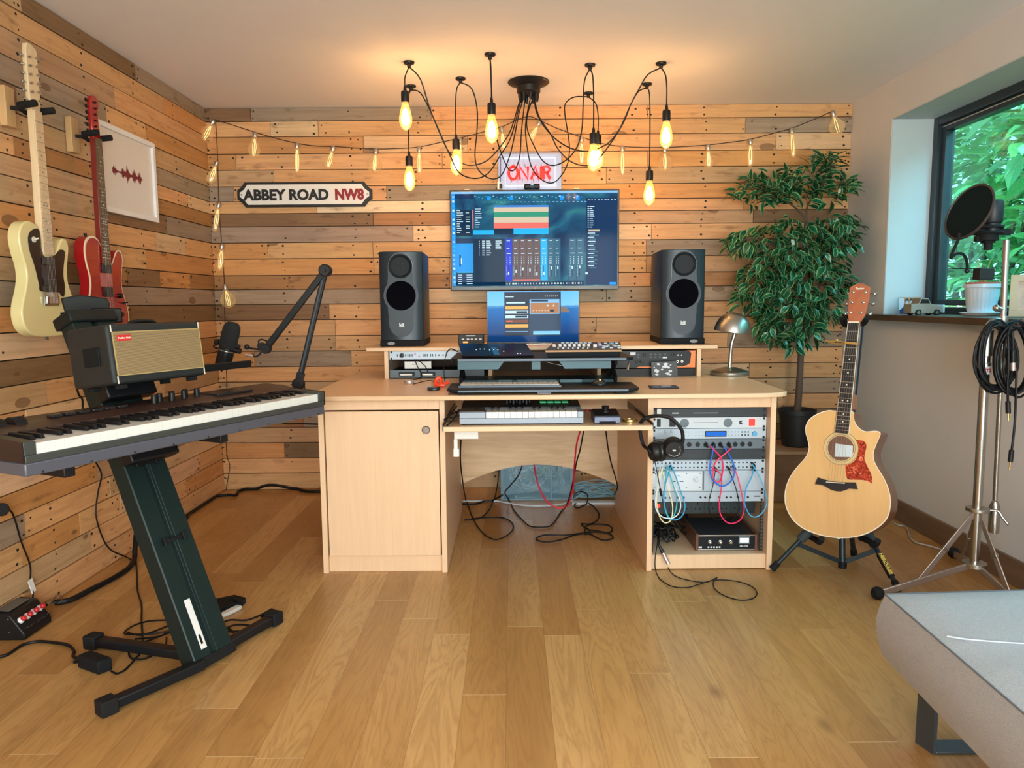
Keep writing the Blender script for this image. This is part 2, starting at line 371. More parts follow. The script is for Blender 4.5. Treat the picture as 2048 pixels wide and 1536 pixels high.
# rows from the floor up: (pixel where the board ends, tint) for the boards that stand out
SEGB = {
 24: [(520,'d'),(870,'g'),(1290,'t'),(1702,'t')],
 23: [(557,'t'),(650,'p'),(1480,'t'),(1702,'g')],
 22: [(737,'o'),(940,'p'),(1540,'t'),(1702,'p')],
 21: [(487,'o'),(890,'t'),(1290,'t'),(1702,'o')],
 20: [(560,'k'),(830,'t'),(1210,'t'),(1702,'k')],
 19: [(480,'g'),(780,'t'),(1000,'g'),(1702,'o')],
 18: [(642,'t'),(930,'w'),(1480,'t'),(1702,'t')],
 17: [(752,'d'),(1000,'b'),(1500,'k'),(1702,'d')],
 16: [(830,'g'),(1300,'p'),(1702,'t')],
 15: [(542,'o'),(750,'t'),(1290,'t'),(1702,'g')],
 14: [(751,'o'),(900,'t'),(1291,'t'),(1702,'k')],
 13: [(581,'b'),(900,'b'),(1300,'t'),(1702,'b')],
 12: [(775,'g'),(1000,'p'),(1212,'g'),(1480,'g'),(1702,'k')],
 11: [(659,'d'),(1100,'t'),(1465,'t'),(1702,'k')],
 10: [(670,'t'),(1000,'t'),(1192,'k'),(1450,'k'),(1702,'t')],
 9: [(670,'k'),(1100,'t'),(1455,'t'),(1702,'g')],
 8: [(506,'o'),(700,'g'),(1100,'t'),(1600,'t'),(1702,'t')],
 7: [(900,'t'),(1500,'p'),(1702,'t')],
 6: [(700,'k'),(1100,'t'),(1600,'k'),(1702,'g')],
 5: [(640,'o'),(900,'t'),(1560,'k'),(1702,'t')],
 4: [(520,'t'),(600,'b'),(700,'g'),(1600,'k'),(1702,'d')],
 3: [(680,'k'),(1100,'p'),(1600,'d'),(1702,'k')],
 2: [(558,'o'),(690,'d'),(1200,'k'),(1702,'d')],
 1: [(690,'t'),(1200,'g'),(1702,'k')]}
LEFT = {24:'gdko', 23:'otot', 22:'tkpt', 21:'otgt', 20:'kgdo', 19:'gkto', 18:'ptbt', 17:'bkbd', 16:'gdkt', 15:'tpto', 14:'otto', 13:'bodb', 12:'gpgp', 11:'dtoo', 10:'tptk', 9:'bdto', 8:'otkt', 7:'kptt', 6:'ptkg', 5:'otpk', 4:'tkoo', 3:'pktg', 2:'tpto', 1:'otkt', 0:'ttot'}
def plank_wall(name, mapf, length, segs):
    g = G(); tint = []; pid = []; along = []
    def quadbox(a0, a1, z0, z1, dep, col, pd):
        for (a, z, d) in ((a0,z0,0),(a1,z0,0),(a1,z1,0),(a0,z1,0),(a0,z0,dep),(a1,z0,dep),(a1,z1,dep),(a0,z1,dep)):
            g.v.append(mapf(a, z, d)); tint.append(col); pid.append(pd); along.append((a, z, 0))
        b = len(g.v)-8
        for f in ((4,5,6,7),(0,1,5,4),(1,2,6,5),(2,3,7,6),(3,0,4,7)): g.f.append(tuple(b+i for i in f)); g.m.append(0)
    def nail(a, z, dep, r):
        b = len(g.v)
        for i in range(6):
            t = 2*PI*i/6; g.v.append(mapf(a+r*math.cos(t)*1.25, z+r*math.sin(t), dep)); tint.append((0,0,0)); pid.append(0); along.append((0,0,0))
        g.f.append(tuple(b+i for i in range(6))); g.m.append(1)
    batt = [x*.41+.03 for x in range(16)]
    for r in range(25):
        z0, z1 = ROWS[r], ROWS[r+1]
        a = 0
        for (a1, t) in segs(r):
            k = 1+random.uniform(-.10, .10); col = tuple(c*k*(1+random.uniform(-.03,.03)) for c in TINT[t])
            dep = .016+random.uniform(0, .004)
            quadbox(a+.0013, min(a1, length)-.0013, z0+.0024, z1-.0024, dep, col, random.uniform(0, 50))
            for bt in batt+[a+.02, a1-.02]:
                bt += random.uniform(-.012, .012)
                if a+.01 < bt < a1-.01 and random.random() < .75:
                    for zz in (.24, .76):
                        if random.random() < .9: nail(bt+random.uniform(-.012,.012), z0+(z1-z0)*(zz+random.uniform(-.07,.07)), dep+.0005, random.uniform(.0036,.0068))
            a = a1
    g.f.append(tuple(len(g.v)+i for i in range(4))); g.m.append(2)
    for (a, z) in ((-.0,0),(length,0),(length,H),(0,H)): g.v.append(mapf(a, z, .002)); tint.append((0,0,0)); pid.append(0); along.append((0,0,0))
    xs = [v.x for v in g.v]
    o = struct(name, g, [M_pal, mat('nail_hole', (.02,.012,.008), .8), mat('gap_shade_backing', (.06,.035,.02), .9)], smooth=0)  # last one: backing sheet, shade of the plank gaps put into its dark colour
    me = o.data
    at1 = me.attributes.new('tint', 'FLOAT_COLOR', 'POINT'); at1.data.foreach_set('color', [c for t in tint for c in (*t, 1)])
    at2 = me.attributes.new('pid', 'FLOAT', 'POINT'); at2.data.foreach_set('value', pid)
    at3 = me.attributes.new('along', 'FLOAT_VECTOR', 'POINT'); at3.data.foreach_set('vector', [c for t in along for c in t])
    return o
def segs_back(r):
    if r == 0: return [(1.1,'t'),(2.2,'k'),(XR-XL+.001,'t')]
    zc = (ROWS[r]+ROWS[r+1])/2; out = []
    for px, t in SEGB[r]:
        out.append((min(at(px, 600, Y=YB).x-XL, XR-XL) if px < 1700 else XR-XL, t))
    return out
def segs_left(r):
    rr = random.Random(r*13+5); out = []; a = 0; L_ = YB-YF; tints = LEFT[r]; i = 0
    # a runs from the corner at the back towards the viewer
    while a < L_-.01:
        a = min(L_, a+rr.choice([.35,.6,.75,.95,1.2])*rr.uniform(.85,1.15))
        if L_-a < .15: a = L_
        out.append((a, tints[i % 4] if i < 4 else rr.choice('tokpgt'))); i += 1
    return out
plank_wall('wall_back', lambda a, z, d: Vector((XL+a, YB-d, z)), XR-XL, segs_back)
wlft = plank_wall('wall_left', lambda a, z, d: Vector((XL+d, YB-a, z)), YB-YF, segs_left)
# flip the left wall's faces so they look into the room
for nm in ('wall_left', 'wall_back'):
    me = bpy.data.objects[nm].data; me.update()
# right wall with the window opening
WY0, WY1, WZ0, WZ1 = 1.15, 3.93, 1.045, 2.052
g = G(); g.box(XR, XR+.30, YF, WY0, 0, H); g.box(XR, XR+.30, WY1, YB+.2, 0, H); g.box(XR, XR+.30, WY0, WY1, 0, WZ0-.03); g.box(XR, XR+.30, WY0, WY1, WZ1, H)
struct('wall_right', g, M_wall, smooth=0)
g = G(); g.box(XR+.002, XR+.24, WY1-.004, WY1+.001, WZ0, WZ1); g.box(XR+.002, XR+.24, WY0, WY1, WZ1-.004, WZ1+.001)
struct('trim_1', g, mat('white_reveal_paint', (.50,.56,.62), .7), smooth=0)
XW = XR+.215
M_frame = mat('anthracite_frame', (.018,.030,.042), .35)
win = struct('window_1', G().box(XW+.04, XW+.046, WY0+.07, WY1-.07, WZ0+.06, WZ1-.07), clear('window_glass', (.52,.76,.72), .03))
g = G()
for (i, w, x0, x1) in ((0, .045, XW, XW+.08), (.045, .035, XW+.02, XW+.07)):
    g.box(x0, x1, WY0+i, WY0+i+w, WZ0+i, WZ1-i); g.box(x0, x1, WY1-i-w, WY1-i, WZ0+i, WZ1-i)
    g.box(x0, x1, WY0+i+w, WY1-i-w, WZ0+i, WZ0+i+w*.8); g.box(x0, x1, WY0+i+w, WY1-i-w, WZ1-i-w, WZ1-i)
make('window_frame', g, M_frame, win, bevel=.003)
make('gasket', G().box(XW+.018, XW+.0195, WY0+.08, WY1-.05, WZ1-.058, WZ1-.054), mat('grey_gasket', (.45,.5,.48), .5), win)
M_sill = grain_mat('dark_stained_sill', (.10,.062,.040), (.055,.032,.02), (14, 1.2, 14), .5, .7)
struct('trim_2', G().box(XR-.075, XR+.215, WY0, WY1+.075, WZ0-.03, WZ0), M_sill, bevel=.003)
struct('baseboard_right', G().box(XR-.018, XR, YF, 3.02, 0, .105).box(XR-.018, XR, 3.024, YB-.02, 0, .105), grain_mat('brown_skirting', (.22,.135,.085), (.13,.075,.045), (10, 1.4, 12), .55, .7), bevel=.002)
# wall behind the viewer: glazed doors onto the garden
g = G(); g.box(XL-.3, XL+.15, YF-.2, YF, 0, H); g.box(XR-.15, XR+.3, YF-.2, YF, 0, H); g.box(XL+.15, XR-.15, YF-.2, YF, 2.12, H)
struct('wall_front', g, M_wall, smooth=0)
for i in range(3):
    w = (XR-XL-.3)/3; x0 = XL+.15+w*i
    d = struct('door_%d' % (i+1), G().box(x0+.07, x0+w-.07, YF-.07, YF-.064, .08, 2.05), clear('door_glass', (.97,1,.99), .03))
    g = G(); g.box(x0, x0+.07, YF-.1, YF-.04, 0, 2.12); g.box(x0+w-.07, x0+w, YF-.1, YF-.04, 0, 2.12); g.box(x0+.07, x0+w-.07, YF-.1, YF-.04, 0, .08); g.box(x0+.07, x0+w-.07, YF-.1, YF-.04, 2.05, 2.12)
    make('door_frame', g, M_frame, d)

# ------------------------------------------------------------------ garden outside
struct('trim_3', G().box(XR+.3, 14, -9, 12, -.3, -.12).box(-9, XR+.3, -14, YF-.2, -.3, -.12), mat('lawn', (.10,.22,.05), .9, vary=.3), smooth=0)
def leaf_geo(g, c, d, up, L_, w, m=0, m_edge=None, fold=.25, curl=.25):
    """one pointed leaf starting at c, growing along d"""
    d = Vector(d).normalized(); x = d.cross(Vector(up)); x = x.normalized() if x.length > 1e-3 else d.orthogonal().normalized(); n = x.cross(d)
    c = Vector(c); P = []
    for t, k in ((0, .04), (.3, .9), (.6, .85), (1, .0)):
        q = c+d*L_*t-n*L_*curl*t*t
        P.append((q, k*w/2))
    V = []; F = []; Mi = []
    inner = .72
    for q, k in P:
        V += [q-x*k+n*k*fold, q-x*k*inner+n*k*fold*inner, q, q+x*k*inner+n*k*fold*inner, q+x*k+n*k*fold]
    b = len(g.v); g.v += V
    for r in range(3):
        for j in range(4):
            a = b+r*5+j; g.f.append((a, a+1, a+6, a+5)); g.m.append(m if (j in (1, 2) or m_edge is None) else m_edge)
def leafmat(name, c, rough=.4, tr=.35):
    m, nt, b, N, L = nodes(name)
    gi = N('NewGeometry'); h = N('HueSaturation'); h.inputs['Color'].default_value = (*c, 1)
    L(mth(nt, 'ADD', .55, mth(nt, 'MULTIPLY', gi.outputs['Random Per Island'], .9)), h.inputs['Value'])
    L(mth(nt, 'ADD', .485, mth(nt, 'MULTIPLY', gi.outputs['Random Per Island'], .03)), h.inputs['Hue'])
    L(h.outputs[0], b.inputs['Base Color']); b.inputs['Roughness'].default_value = rough
    t = N('BsdfTranslucent'); L(h.outputs[0], t.inputs[0]); mx = N('MixShader'); mx.inputs[0].default_value = tr
    L(b.outputs[0], mx.inputs[1]); L(t.outputs[0], mx.inputs[2]); L(mx.outputs[0], nt.nodes['Material Output'].inputs[0])
    return m
M_hA, M_hB = leafmat('garden_leaf', (.16,.42,.13), .35), leafmat('pale_garden_leaf', (.34,.62,.30), .3)
M_bark = mat('bark', (.14,.09,.055), .85, bump=.6, bscale=60, vary=.2)
def bush(seed, n, R, Hh, big):
    rr = random.Random(seed); g = G()
    for i in range(n):
        a = rr.uniform(0, 2*PI); z = rr.uniform(.05, 1); rad = R*math.sqrt(1-(z*1.6-.75)**2*.6)*rr.uniform(.72, 1.05)
        c = (math.cos(a)*rad, math.sin(a)*rad, z*Hh)
        d = Vector((math.cos(a)+rr.uniform(-.7,.7), math.sin(a)+rr.uniform(-.7,.7), rr.uniform(-.7,.6)))
        L_ = big*rr.uniform(.6, 1.3); leaf_geo(g, c, d, (rr.uniform(-.3,.3), rr.uniform(-.3,.3), 1), L_, L_*rr.uniform(.42,.62), rr.choice((0,0,1)))
    return g
def bush_stem(Hh):
    g = G()
    for a in range(5): g.tube([(0,0,-.12), (.08*math.cos(a*1.25),.08*math.sin(a*1.25),Hh*.3), (.3*math.cos(a*1.25),.3*math.sin(a*1.25),Hh*.75)], .02, 6)
    return g
def hedge(name, label, spots, sc):
    t = thing(name, (spots[0][0], spots[0][1], -.12), label, 'hedge'); g = G(); st_ = G()
    for i, (x, y, k, rz) in enumerate(spots):
        n_, R_, Hh, big = ((1500, .75, 2.6, .12), (1000, .8, 3.2, .18))[k]
        g.M = st_.M = Matrix.Translation((x, y, -.12)) @ Matrix.Rotation(rz, 4, 'Z') @ Matrix.Diagonal((sc, sc, 1.0+(sc-1)*.6, 1))
        b_ = bush(50+i, n_, R_, Hh, big); off = len(g.v)
        g.v += [g.M @ p for p in b_.v]; g.f += [tuple(off+q for q in f) for f in b_.f]; g.m += b_.m
        s_ = bush_stem(Hh); off = len(st_.v); st_.v += [st_.M @ p for p in s_.v]; st_.f += [tuple(off+q for q in f) for f in s_.f]; st_.m += s_.m
    make('foliage', g, [M_hA, M_hB], t, smooth=0); make('stem', st_, M_bark, t)
def copy_tree(o, loc, rz=0, label=None, group=None, scale=None):
    c = o.copy(); COL.objects.link(c); c.location = loc; c.rotation_euler = (0, 0, rz)
    if scale: c.scale = (scale,)*3
    W[c.name] = Matrix.Translation(Vector(loc)) @ Matrix.Rotation(rz, 4, 'Z')
    if label: c['label'] = label
    if group: c['group'] = group
    for ch in list(o.children):
        d = ch.copy(); COL.objects.link(d); d.parent = c; d.matrix_parent_inverse = Matrix.Identity(4)
        for e in list(ch.children):
            x = e.copy(); COL.objects.link(x); x.parent = d
    return c
spots = [(4.1,2.6,1,0),(4.3,3.7,0,2),(4.2,4.8,1,4),(4.5,5.9,0,1),(5.4,3.1,1,3),(5.6,4.5,0,5),(5.7,6.1,1,2),(5.5,7.5,1,.7),(4.6,7.2,0,.3),(7.0,5.4,1,1),(7.1,7.4,0,2),(6.9,9.3,1,3),(5.4,9.2,1,4),(8.6,8.6,1,2.2),(4.3,1.5,0,1.5)]
rear = [(-2.6,-5.4,1,0),(-1.2,-5.1,0,1),(.3,-5.6,1,2),(1.7,-5.2,0,3),(3.0,-5.6,1,4),(-.5,-6.9,1,5),(1.2,-7.0,1,.5),(2.6,-7.2,0,1),(-2.2,-7.0,1,2)]
hedge('garden_hedge', 'sunlit leafy green hedge growing outside the side window', spots, 1.25)
hedge('garden_hedge', 'green hedge beyond the glazed doors behind the viewer', rear, 1.0)

# ------------------------------------------------------------------ things on the left wall
UX, UY, UZ = Vector((1,0,0)), Vector((0,1,0)), Vector((0,0,1))
TELE = [(-.030,.375),(-.052,.396),(-.09,.402),(-.125,.385),(-.142,.345),(-.136,.295),(-.120,.25),(-.117,.205),(-.132,.16),(-.152,.115),(-.158,.075),(-.145,.035),(-.11,.010),(-.05,.001),(.05,.001),(.11,.010),(.145,.035),(.158,.075),(.152,.115),(.132,.16),(.116,.205),(.118,.25),(.130,.295),(.136,.330),(.128,.352),(.112,.360),(.092,.352),(.072,.325),(.052,.300),(.030,.296)]
def sm(poly, k=4): return [(p.x, p.y) for p in catmull([(a, b, 0) for a, b in poly], k, True)]
def hanging_guitar(name, yc, z0, label, cols, style):
    t = thing(name, (XL+.02, yc, z0), label, 'guitar')
    X0 = -1.705
    body = sm(TELE, 4); M_body, M_neck, M_fb, M_pg, M_side = cols
    # s runs along +Y, t up, the face looks into the room along +X
    def P(poly, x0, x1, m=0, g=None, ms=None):
        g = g or G(); return g.prism(poly, (0, yc, z0), UY, UZ, UX, x0, x1, m, ms)
    make('body', P(body, X0, X0+.043), [M_body], t, bevel=.007 if style == 'cream' else .002, seg=4)
    xf = X0+.043
    if style == 'red':
        inner = [(a*.965+0, (b-.2)*.965+.2) for a, b in body]
        g = G()
        n = len(body)
        for x0, x1 in ((xf-.004, xf+.0008),):
            V = [Vector((x1, yc+a, z0+b)) for a, b in [(p[0]*1.003, (p[1]-.2)*1.003+.2) for p in body]]+[Vector((x1, yc+a, z0+b)) for a, b in inner]+[Vector((x0, yc+a, z0+b)) for a, b in [(p[0]*1.003, (p[1]-.2)*1.003+.2) for p in body]]
            g.add(V, [(i, (i+1) % n, n+(i+1) % n, n+i) for i in range(n)]+[(2*n+i, 2*n+(i+1) % n, (i+1) % n, i) for i in range(n)])
        make('binding', g, mat('cream_binding', (.80,.66,.50), .4), t)
    zn = z0+ (.79 if style == 'cream' else .795)     # nut
    g = G(); g.prism([(-.028,.30),(.028,.30),(.022,zn-z0),(-.022,zn-z0)], (0,yc,z0), UY, UZ, UX, xf+.001, xf+.0, 0)
    g = G()
    for a, b, w0, w1 in ((.36, zn-z0, .027, .0215),): g.prism([(-w0,a),(w0,a),(w1,b),(-w1,b)], (0,yc,z0), UY, UZ, UX, xf-.018, xf+.004)
    g.prism([(-.028,.30),(.028,.30),(.027,.37),(-.027,.37)], (0,yc,z0), UY, UZ, UX, xf, xf+.004)
    nk = make('neck', g, M_neck, t, bevel=.004)
    make('fretboard', G().prism([(-.028,.292),(.028,.292),(.0215,zn-z0),(-.0215,zn-z0)], (0,yc,z0), UY, UZ, UX, xf+.0045, xf+.0085), M_fb, t, bevel=.0005)
    # frets with dots
    g = G(); sc = zn-z0-.12
    for k in range(1, 22):
        zf = zn-sc*(1-2**(-k/12)); w = .0215+(zn-zf)/(zn-z0-.292)*.0065
        if zf > z0+.295: g.box(xf+.0085, xf+.0097, yc-w, yc+w, zf-.0008, zf+.0008)
    make('fret', g, M_chrome, t, kind='stuff')
    g = G()
    for k in (3,5,7,9,12,15,17,19):
        zf = (zn-sc*(1-2**(-k/12))+zn-sc*(1-2**(-(k-1)/12)))/2
        for dy in ((-.008,.008) if k == 12 else (0,)): g.cyl((xf+.0085, yc+dy, zf), (xf+.0092, yc+dy, zf), .003, n=10)
    make('fret_marker', g, mat('marker_dark' if style == 'cream' else 'marker_pearl', (.03,.02,.02) if style == 'cream' else (.8,.8,.75), .4), nk, kind='stuff')
    g = G()
    for i in range(6):
        s = (i-2.5)*.0085; s2 = (i-2.5)*.0062
        g.tube([(xf+.013, yc+s, z0+.12), (xf+.0112, yc+s2, zn)], .00035, 4, raw=True)
    make('string', g, M_steel, t, kind='stuff')
    if style == 'cream':
        hd = [(-.02,-.005),(-.027,.02),(-.030,.05),(-.031,.20),(-.012,.225),(.02,.215),(.029,.19),(.029,.05),(.027,.02),(.02,-.005)]
        make('headstock', G().prism(sm(hd, 3), (0,yc,zn), UY, UZ, UX, xf-.014, xf+.001), M_neck, t, bevel=.002)
        for k in range(6):
            for s in (-1, 1):
                z = zn+.035+k*.029+(s*.004)
                make('tuner', G().cyl((xf-.014, yc+s*.02, z), (xf+.009, yc+s*.02, z), .0045, n=10).cyl((xf-.008, yc+s*.024, z), (xf-.008, yc+s*.042, z), .003, n=8).ball((xf-.008, yc+s*.045, z), .0075, sc=(.7,1,1), n=10, k=6), M_chrome, t)
        pg = [(-.035,.375),(-.075,.372),(-.098,.345),(-.095,.30),(-.080,.265),(-.066,.22),(-.058,.185),(-.05,.162),(.048,.160),(.062,.15),(.080,.145),(.09,.18),(.085,.22),(.092,.26),(.105,.300),(.100,.315),(.075,.315),(.055,.30),(.030,.290),(-.028,.290)]
        pgo = make('pickguard', G().prism(sm(pg, 3), (0,yc,z0), UY, UZ, UX, xf, xf+.0025), mat('black_pickguard', (.012,.008,.010), .18), t)
        make('selector_switch', G().cyl((xf+.002, yc-.072, z0+.34), (xf+.006, yc-.072, z0+.34), .010, n=14).cyl((xf+.006, yc-.072, z0+.34), (xf+.018, yc-.068, z0+.345), .003, n=8), mat('ivory', (.7,.65,.55), .4), t)
        for z in (.268, .195): make('pickup', G().box(xf+.002, xf+.006, yc-.036, yc+.036, z0+z-.012, z0+z+.012), mat('dark_pickup', (.02,.02,.02), .3), t, bevel=.002)
        make('bridge', G().box(xf+.002, xf+.006, yc-.042, yc+.042, z0+.112, z0+.160).box(xf+.006, xf+.013, yc-.036, yc+.036, z0+.117, z0+.145), M_chrome, t, bevel=.002)
        make('strap_button', G().cyl((X0+.02, yc, z0), (X0+.02, yc, z0-.012), .005, .007, n=10), M_chrome, t)
    else:
        hd = [(-.02,-.006),(-.026,.015),(-.030,.04),(-.032,.10),(-.030,.145),(-.012,.165),(.012,.166),(.026,.152),(.026,.13),(.018,.105),(.020,.07),(.026,.03),(.02,-.006)]
        make('headstock', G().prism(sm(hd, 3), (0,yc,zn), UY, UZ, UX, xf-.014, xf+.001), M_body, t, bevel=.002)
        for k in range(6):
            z = zn+.022+k*.0235
            make('tuner', G().cyl((xf-.014, yc-.008+k*.001, z), (xf+.008, yc-.008+k*.001, z), .004, n=10).cyl((xf-.008, yc-.028, z), (xf-.008, yc-.040, z), .0025, n=8).ball((xf-.008, yc-.047, z), .008, sc=(.5,1.1,1), n=10, k=6), mat('black_chrome', (.05,.05,.05), .25, 1), t)
        for z in (.280, .183): make('pickup', G().box(xf+.001, xf+.007, yc-.035, yc+.035, z0+z-.02, z0+z+.02), M_black, t, bevel=.002)
        make('bridge', G().box(xf+.001, xf+.008, yc-.038, yc+.038, z0+.082, z0+.097), mat('black_chrome'), t, bevel=.002)
        for k, z in enumerate((.168, .09)): make('control_knob', G().cyl((xf, yc+.085, z0+z), (xf+.016, yc+.085+.0, z0+z), .010, .009, n=16), mat('black_chrome'), t)
        make('selector_switch', G().cyl((xf, yc+.108, z0+.137), (xf+.022, yc+.118, z0+.141), .003, n=8), M_black, t)
        make('strap_button', G().cyl((X0+.02, yc-.09, z0+.40), (X0+.02, yc-.09, z0+.412), .005, .007, n=10), mat('black_chrome'), t)
    # hanger
    h = thing('guitar_hanger', (XL+.02, yc-.02, zn-.03), 'wall hanger with a pine block and black yoke holding the %s guitar' % style, 'guitar hanger')
    make('wooden_block', G().box(XL+.02, XL+.045, yc-.055, yc-.005, zn-.06, zn+.075), grain_mat('pine_block', (.66,.43,.22), (.50,.29,.12), (20,20,3), .55, .8), h, bevel=.002)
    g = G(); g.tube([(XL+.045, yc-.03, zn+.005), (xf-.045, yc-.02, zn+.002), (xf-.035, yc, zn-.006)], .007, 8)
    g.tube([(xf+.012, yc-.055, zn+.012), (xf-.02, yc-.045, zn+.004), (xf-.035, yc, zn-.006), (xf-.02, yc+.045, zn+.004), (xf+.012, yc+.055, zn+.012)], .008, 8)
    make('yoke', g, M_rubber, h)
    for s in (-1, 1): make('padded_prong', G().cyl((xf-.03, yc+s*.046, zn+.008), (xf+.034, yc+s*.05, zn+.014), .012, n=14), M_rubber, h, bevel=.002)
    return t
M_gneck = grain_mat('maple_neck', (.78,.62,.42), (.66,.48,.28), (20,20,2), .35, .6)
M_gcream = mat('cream_lacquer', (.72,.64,.33), .22, coat=.5)
M_gred = mat('transparent_red_lacquer', (.33,.006,.010), .15, coat=.8, vary=.12, vscale=20)
hanging_guitar('electric_guitar', 2.67, 1.012, 'cream electric guitar with a black pickguard and long maple headstock hanging on the plank wall', (M_gcream, M_gneck, M_gneck, None, None), 'cream')
M_rose = mat('rosewood', (.10,.065,.03), .5, vary=.15)
hanging_guitar('electric_guitar', 3.05, .995, 'red electric guitar with cream binding and dark fretboard hanging beside the picture', (M_gred, mat('dark_red_neck', (.18,.02,.015), .3), M_rose, None, None), 'red')

# framed print
pf = thing('picture_frame', (XL+.02, 3.44, 1.527), 'white framed print of a dark red sound wave hanging beside the red guitar', 'picture')
y0, y1, z0, z1 = 3.195, 3.70, 1.527, 1.906; xa, xb = XL+.02, -1.735
g = G(); w = .022
for (a, b, c, d) in ((y0, y0+w, z0, z1), (y1-w, y1, z0, z1), (y0+w, y1-w, z0, z0+w), (y0+w, y1-w, z1-w, z1)): g.box(xa, xb, a, b, c, d)
make('frame', g, mat('white_frame', (.80,.80,.84), .35), pf, bevel=.001)
pr = make('print', G().box(xa, xb-.012, y0+w, y1-w, z0+w, z1-w), mat('print_paper', (.72,.70,.68), .35), pf)
g = G(); rr = random.Random(3); n = 90
for i in range(n):
    u = i/(n-1); yy = y0+.12+u*.27
    env = (.55*math.exp(-((u-.05)/.06)**2)+.10+.5*math.exp(-((u-.32)/.05)**2)+.95*math.exp(-((u-.47)/.06)**2)+.8*math.exp(-((u-.7)/.06)**2)+.75*math.exp(-((u-.87)/.05)**2))
    hh = .042*env*rr.uniform(.35, 1.0)*(1 if u < .97 else .4)
    g.box(xb-.0122, xb-.0112, yy-.0012, yy+.0012, 1.715-hh, 1.715+hh)
make('sound_wave', g, mat('dark_red_ink', (.18,.008,.02), .5), pr)

# ------------------------------------------------------------------ street sign on the back wall
YS = YB-.024
sg = thing('street_sign', at(610, 412, Y=YS), 'white street sign with black border reading ABBEY ROAD NW8', 'sign')
c = at(610.5, 389.5, Y=YS); hw, hh = .392, .071
def oct_(w, h, k): return [(-w+k,-h),(w-k,-h),(w-k*.55,-h+k*.62),(w,-h+k),(w,h-k),(w-k*.55,h-k*.62),(w-k,h),(-w+k,h),(-w+k*.55,h-k*.62),(-w,h-k),(-w,-h+k),(-w+k*.55,-h+k*.62)]
NY = Vector((0,-1,0))
make('border', G().prism(oct_(hw, hh, .045), c, UX, UZ, NY, -.008, .014), mat('sign_black', (.01,.01,.012), .4), sg, bevel=.002)
pl = make('plate', G().prism(oct_(hw-.016, hh-.014, .045), c, UX, UZ, NY, .014, .016), mat('sign_white', (.80,.79,.77), .35), sg)
make('black_lettering', G().text('ABBEY ROAD', c+Vector((-.108,-.0175,-.002)), UX, UZ, .082, .003, bold=.045, width=.498), mat('sign_black'), pl)
make('red_lettering', G().text('NW8', c+Vector((.262,-.0175,-.002)), UX, UZ, .082, .003, bold=.05, width=.168), mat('sign_red', (.27,.008,.012), .4), pl, label='dark red postcode lettering')
g = G()
for s in (-1, 1): g.cyl(c+Vector((s*.366,-.016,0)), c+Vector((s*.366,-.0195,0)), .006, n=10)
make('screw', g, mat('grey_screw', (.4,.4,.4), .4, .6), pl)

# ------------------------------------------------------------------ string of filament bulbs
YL = YB-.05
M_bulb = clear('amber_bulb_glass', (1,.95,.84), .10, .02, haze=.04, hcol=(1,.92,.80), emit=(1,.62,.25), es=.04)
M_fil = glow('warm_filament', (1,.68,.28), 1.0); M_cap = mat('steel_cap', (.55,.52,.5), .35, .9)
st = thing('string_light', at(427, 240, Y=YL), 'string of vintage filament bulbs strung along the back wall and down its left corner', 'string lights')
main = [(427,238),(470,251),(510,264),(552,276),(594,286),(630,291),(667,292),(710,295),(752,297),(795,296),(838,293),(880,284),(920,275),(962,264),(1003,253),(1035,238),(1060,232),(1080,240),(1120,258),(1163,273),(1204,286),(1245,292),(1288,294),(1330,294),(1373,292),(1416,289),(1459,284),(1501,278),(1543,267),(1583,256),(1624,240),(1665,222)]
drop = [(429,238),(433,300),(436,408),(441,480),(447,560),(447,600),(450,700),(452,780),(450,850),(452,910),(458,930),(455,955),(449,988)]
make('cord', G().tube([p+Vector((0, .012, 0)) for p in seg(main, YL)], .0022, 6, k=3).tube([p+Vector((0, .012, 0)) for p in seg(drop, YL)], .0022, 6, k=3), mat('brown_cord', (.04,.02,.015), .7), st)
PROF = {
 'diamond': [(.012,0),(.014,.012),(.026,.045),(.038,.075),(.026,.10),(.008,.118),(.003,.122)],
 'tube': [(.012,0),(.015,.012),(.0155,.12),(.012,.135),(.002,.142)],
 'pear': [(.012,0),(.013,.02),(.022,.05),(.028,.075),(.024,.095),(.010,.106),(.002,.108)],
 'globe': [(.012,0),(.014,.014),(.034,.035),(.046,.065),(.036,.095),(.014,.108),(.002,.112)],
 'slim': [(.012,0),(.014,.015),(.020,.04),(.020,.10),(.012,.125),(.002,.132)]}
BULBS = [(427,241,'globe',-.5),(510,265,'diamond',-.08),(594,287,'tube',-.02),(667,293,'pear',-.28),(752,298,'globe',-.1),(838,294,'slim',0),(920,276,'slim',0),(1003,254,'pear',.1),(1080,243,'pear',-.5),(1163,274,'slim',0),(1245,293,'tube',0),(1330,295,'globe',0),(1416,290,'pear',.05),(1501,279,'slim',0),(1583,257,'tube',.08),(1665,223,'globe',.3),
         (434,323,'pear',-.35),(438,406,'tube',-.18),(444,489,'slim',-.12),(449,570,'globe',.2)]
for px, py, kind, tilt in BULBS:
    p = at(px, py, Y=YL); a = Vector((math.sin(tilt), -.05, -math.cos(tilt))).normalized()
    b = make('bulb', G().lathe([(max(r, .002), h+.026) for r, h in PROF[kind]], p, a, 20, cap=False), M_bulb, st)
    make('bulb_cap', G().lathe([(.004,-.006),(.011,0),(.0125,.004),(.0125,.024),(.011,.028)], p, a, 14), M_cap, b)
    Lb = PROF[kind][-1][1]; x = a.orthogonal().normalized(); y = a.cross(x); q = p+a*.026
    g = G()
    for k in range(4):
        d = x*math.cos(k*PI/2+.4)+y*math.sin(k*PI/2+.4)
        g.tube([q+a*.012+d*.003, q+a*Lb*.45+d*.010, q+a*Lb*.86+d*.006], .0011, 5, k=3)
    make('filament', g, M_fil, b)

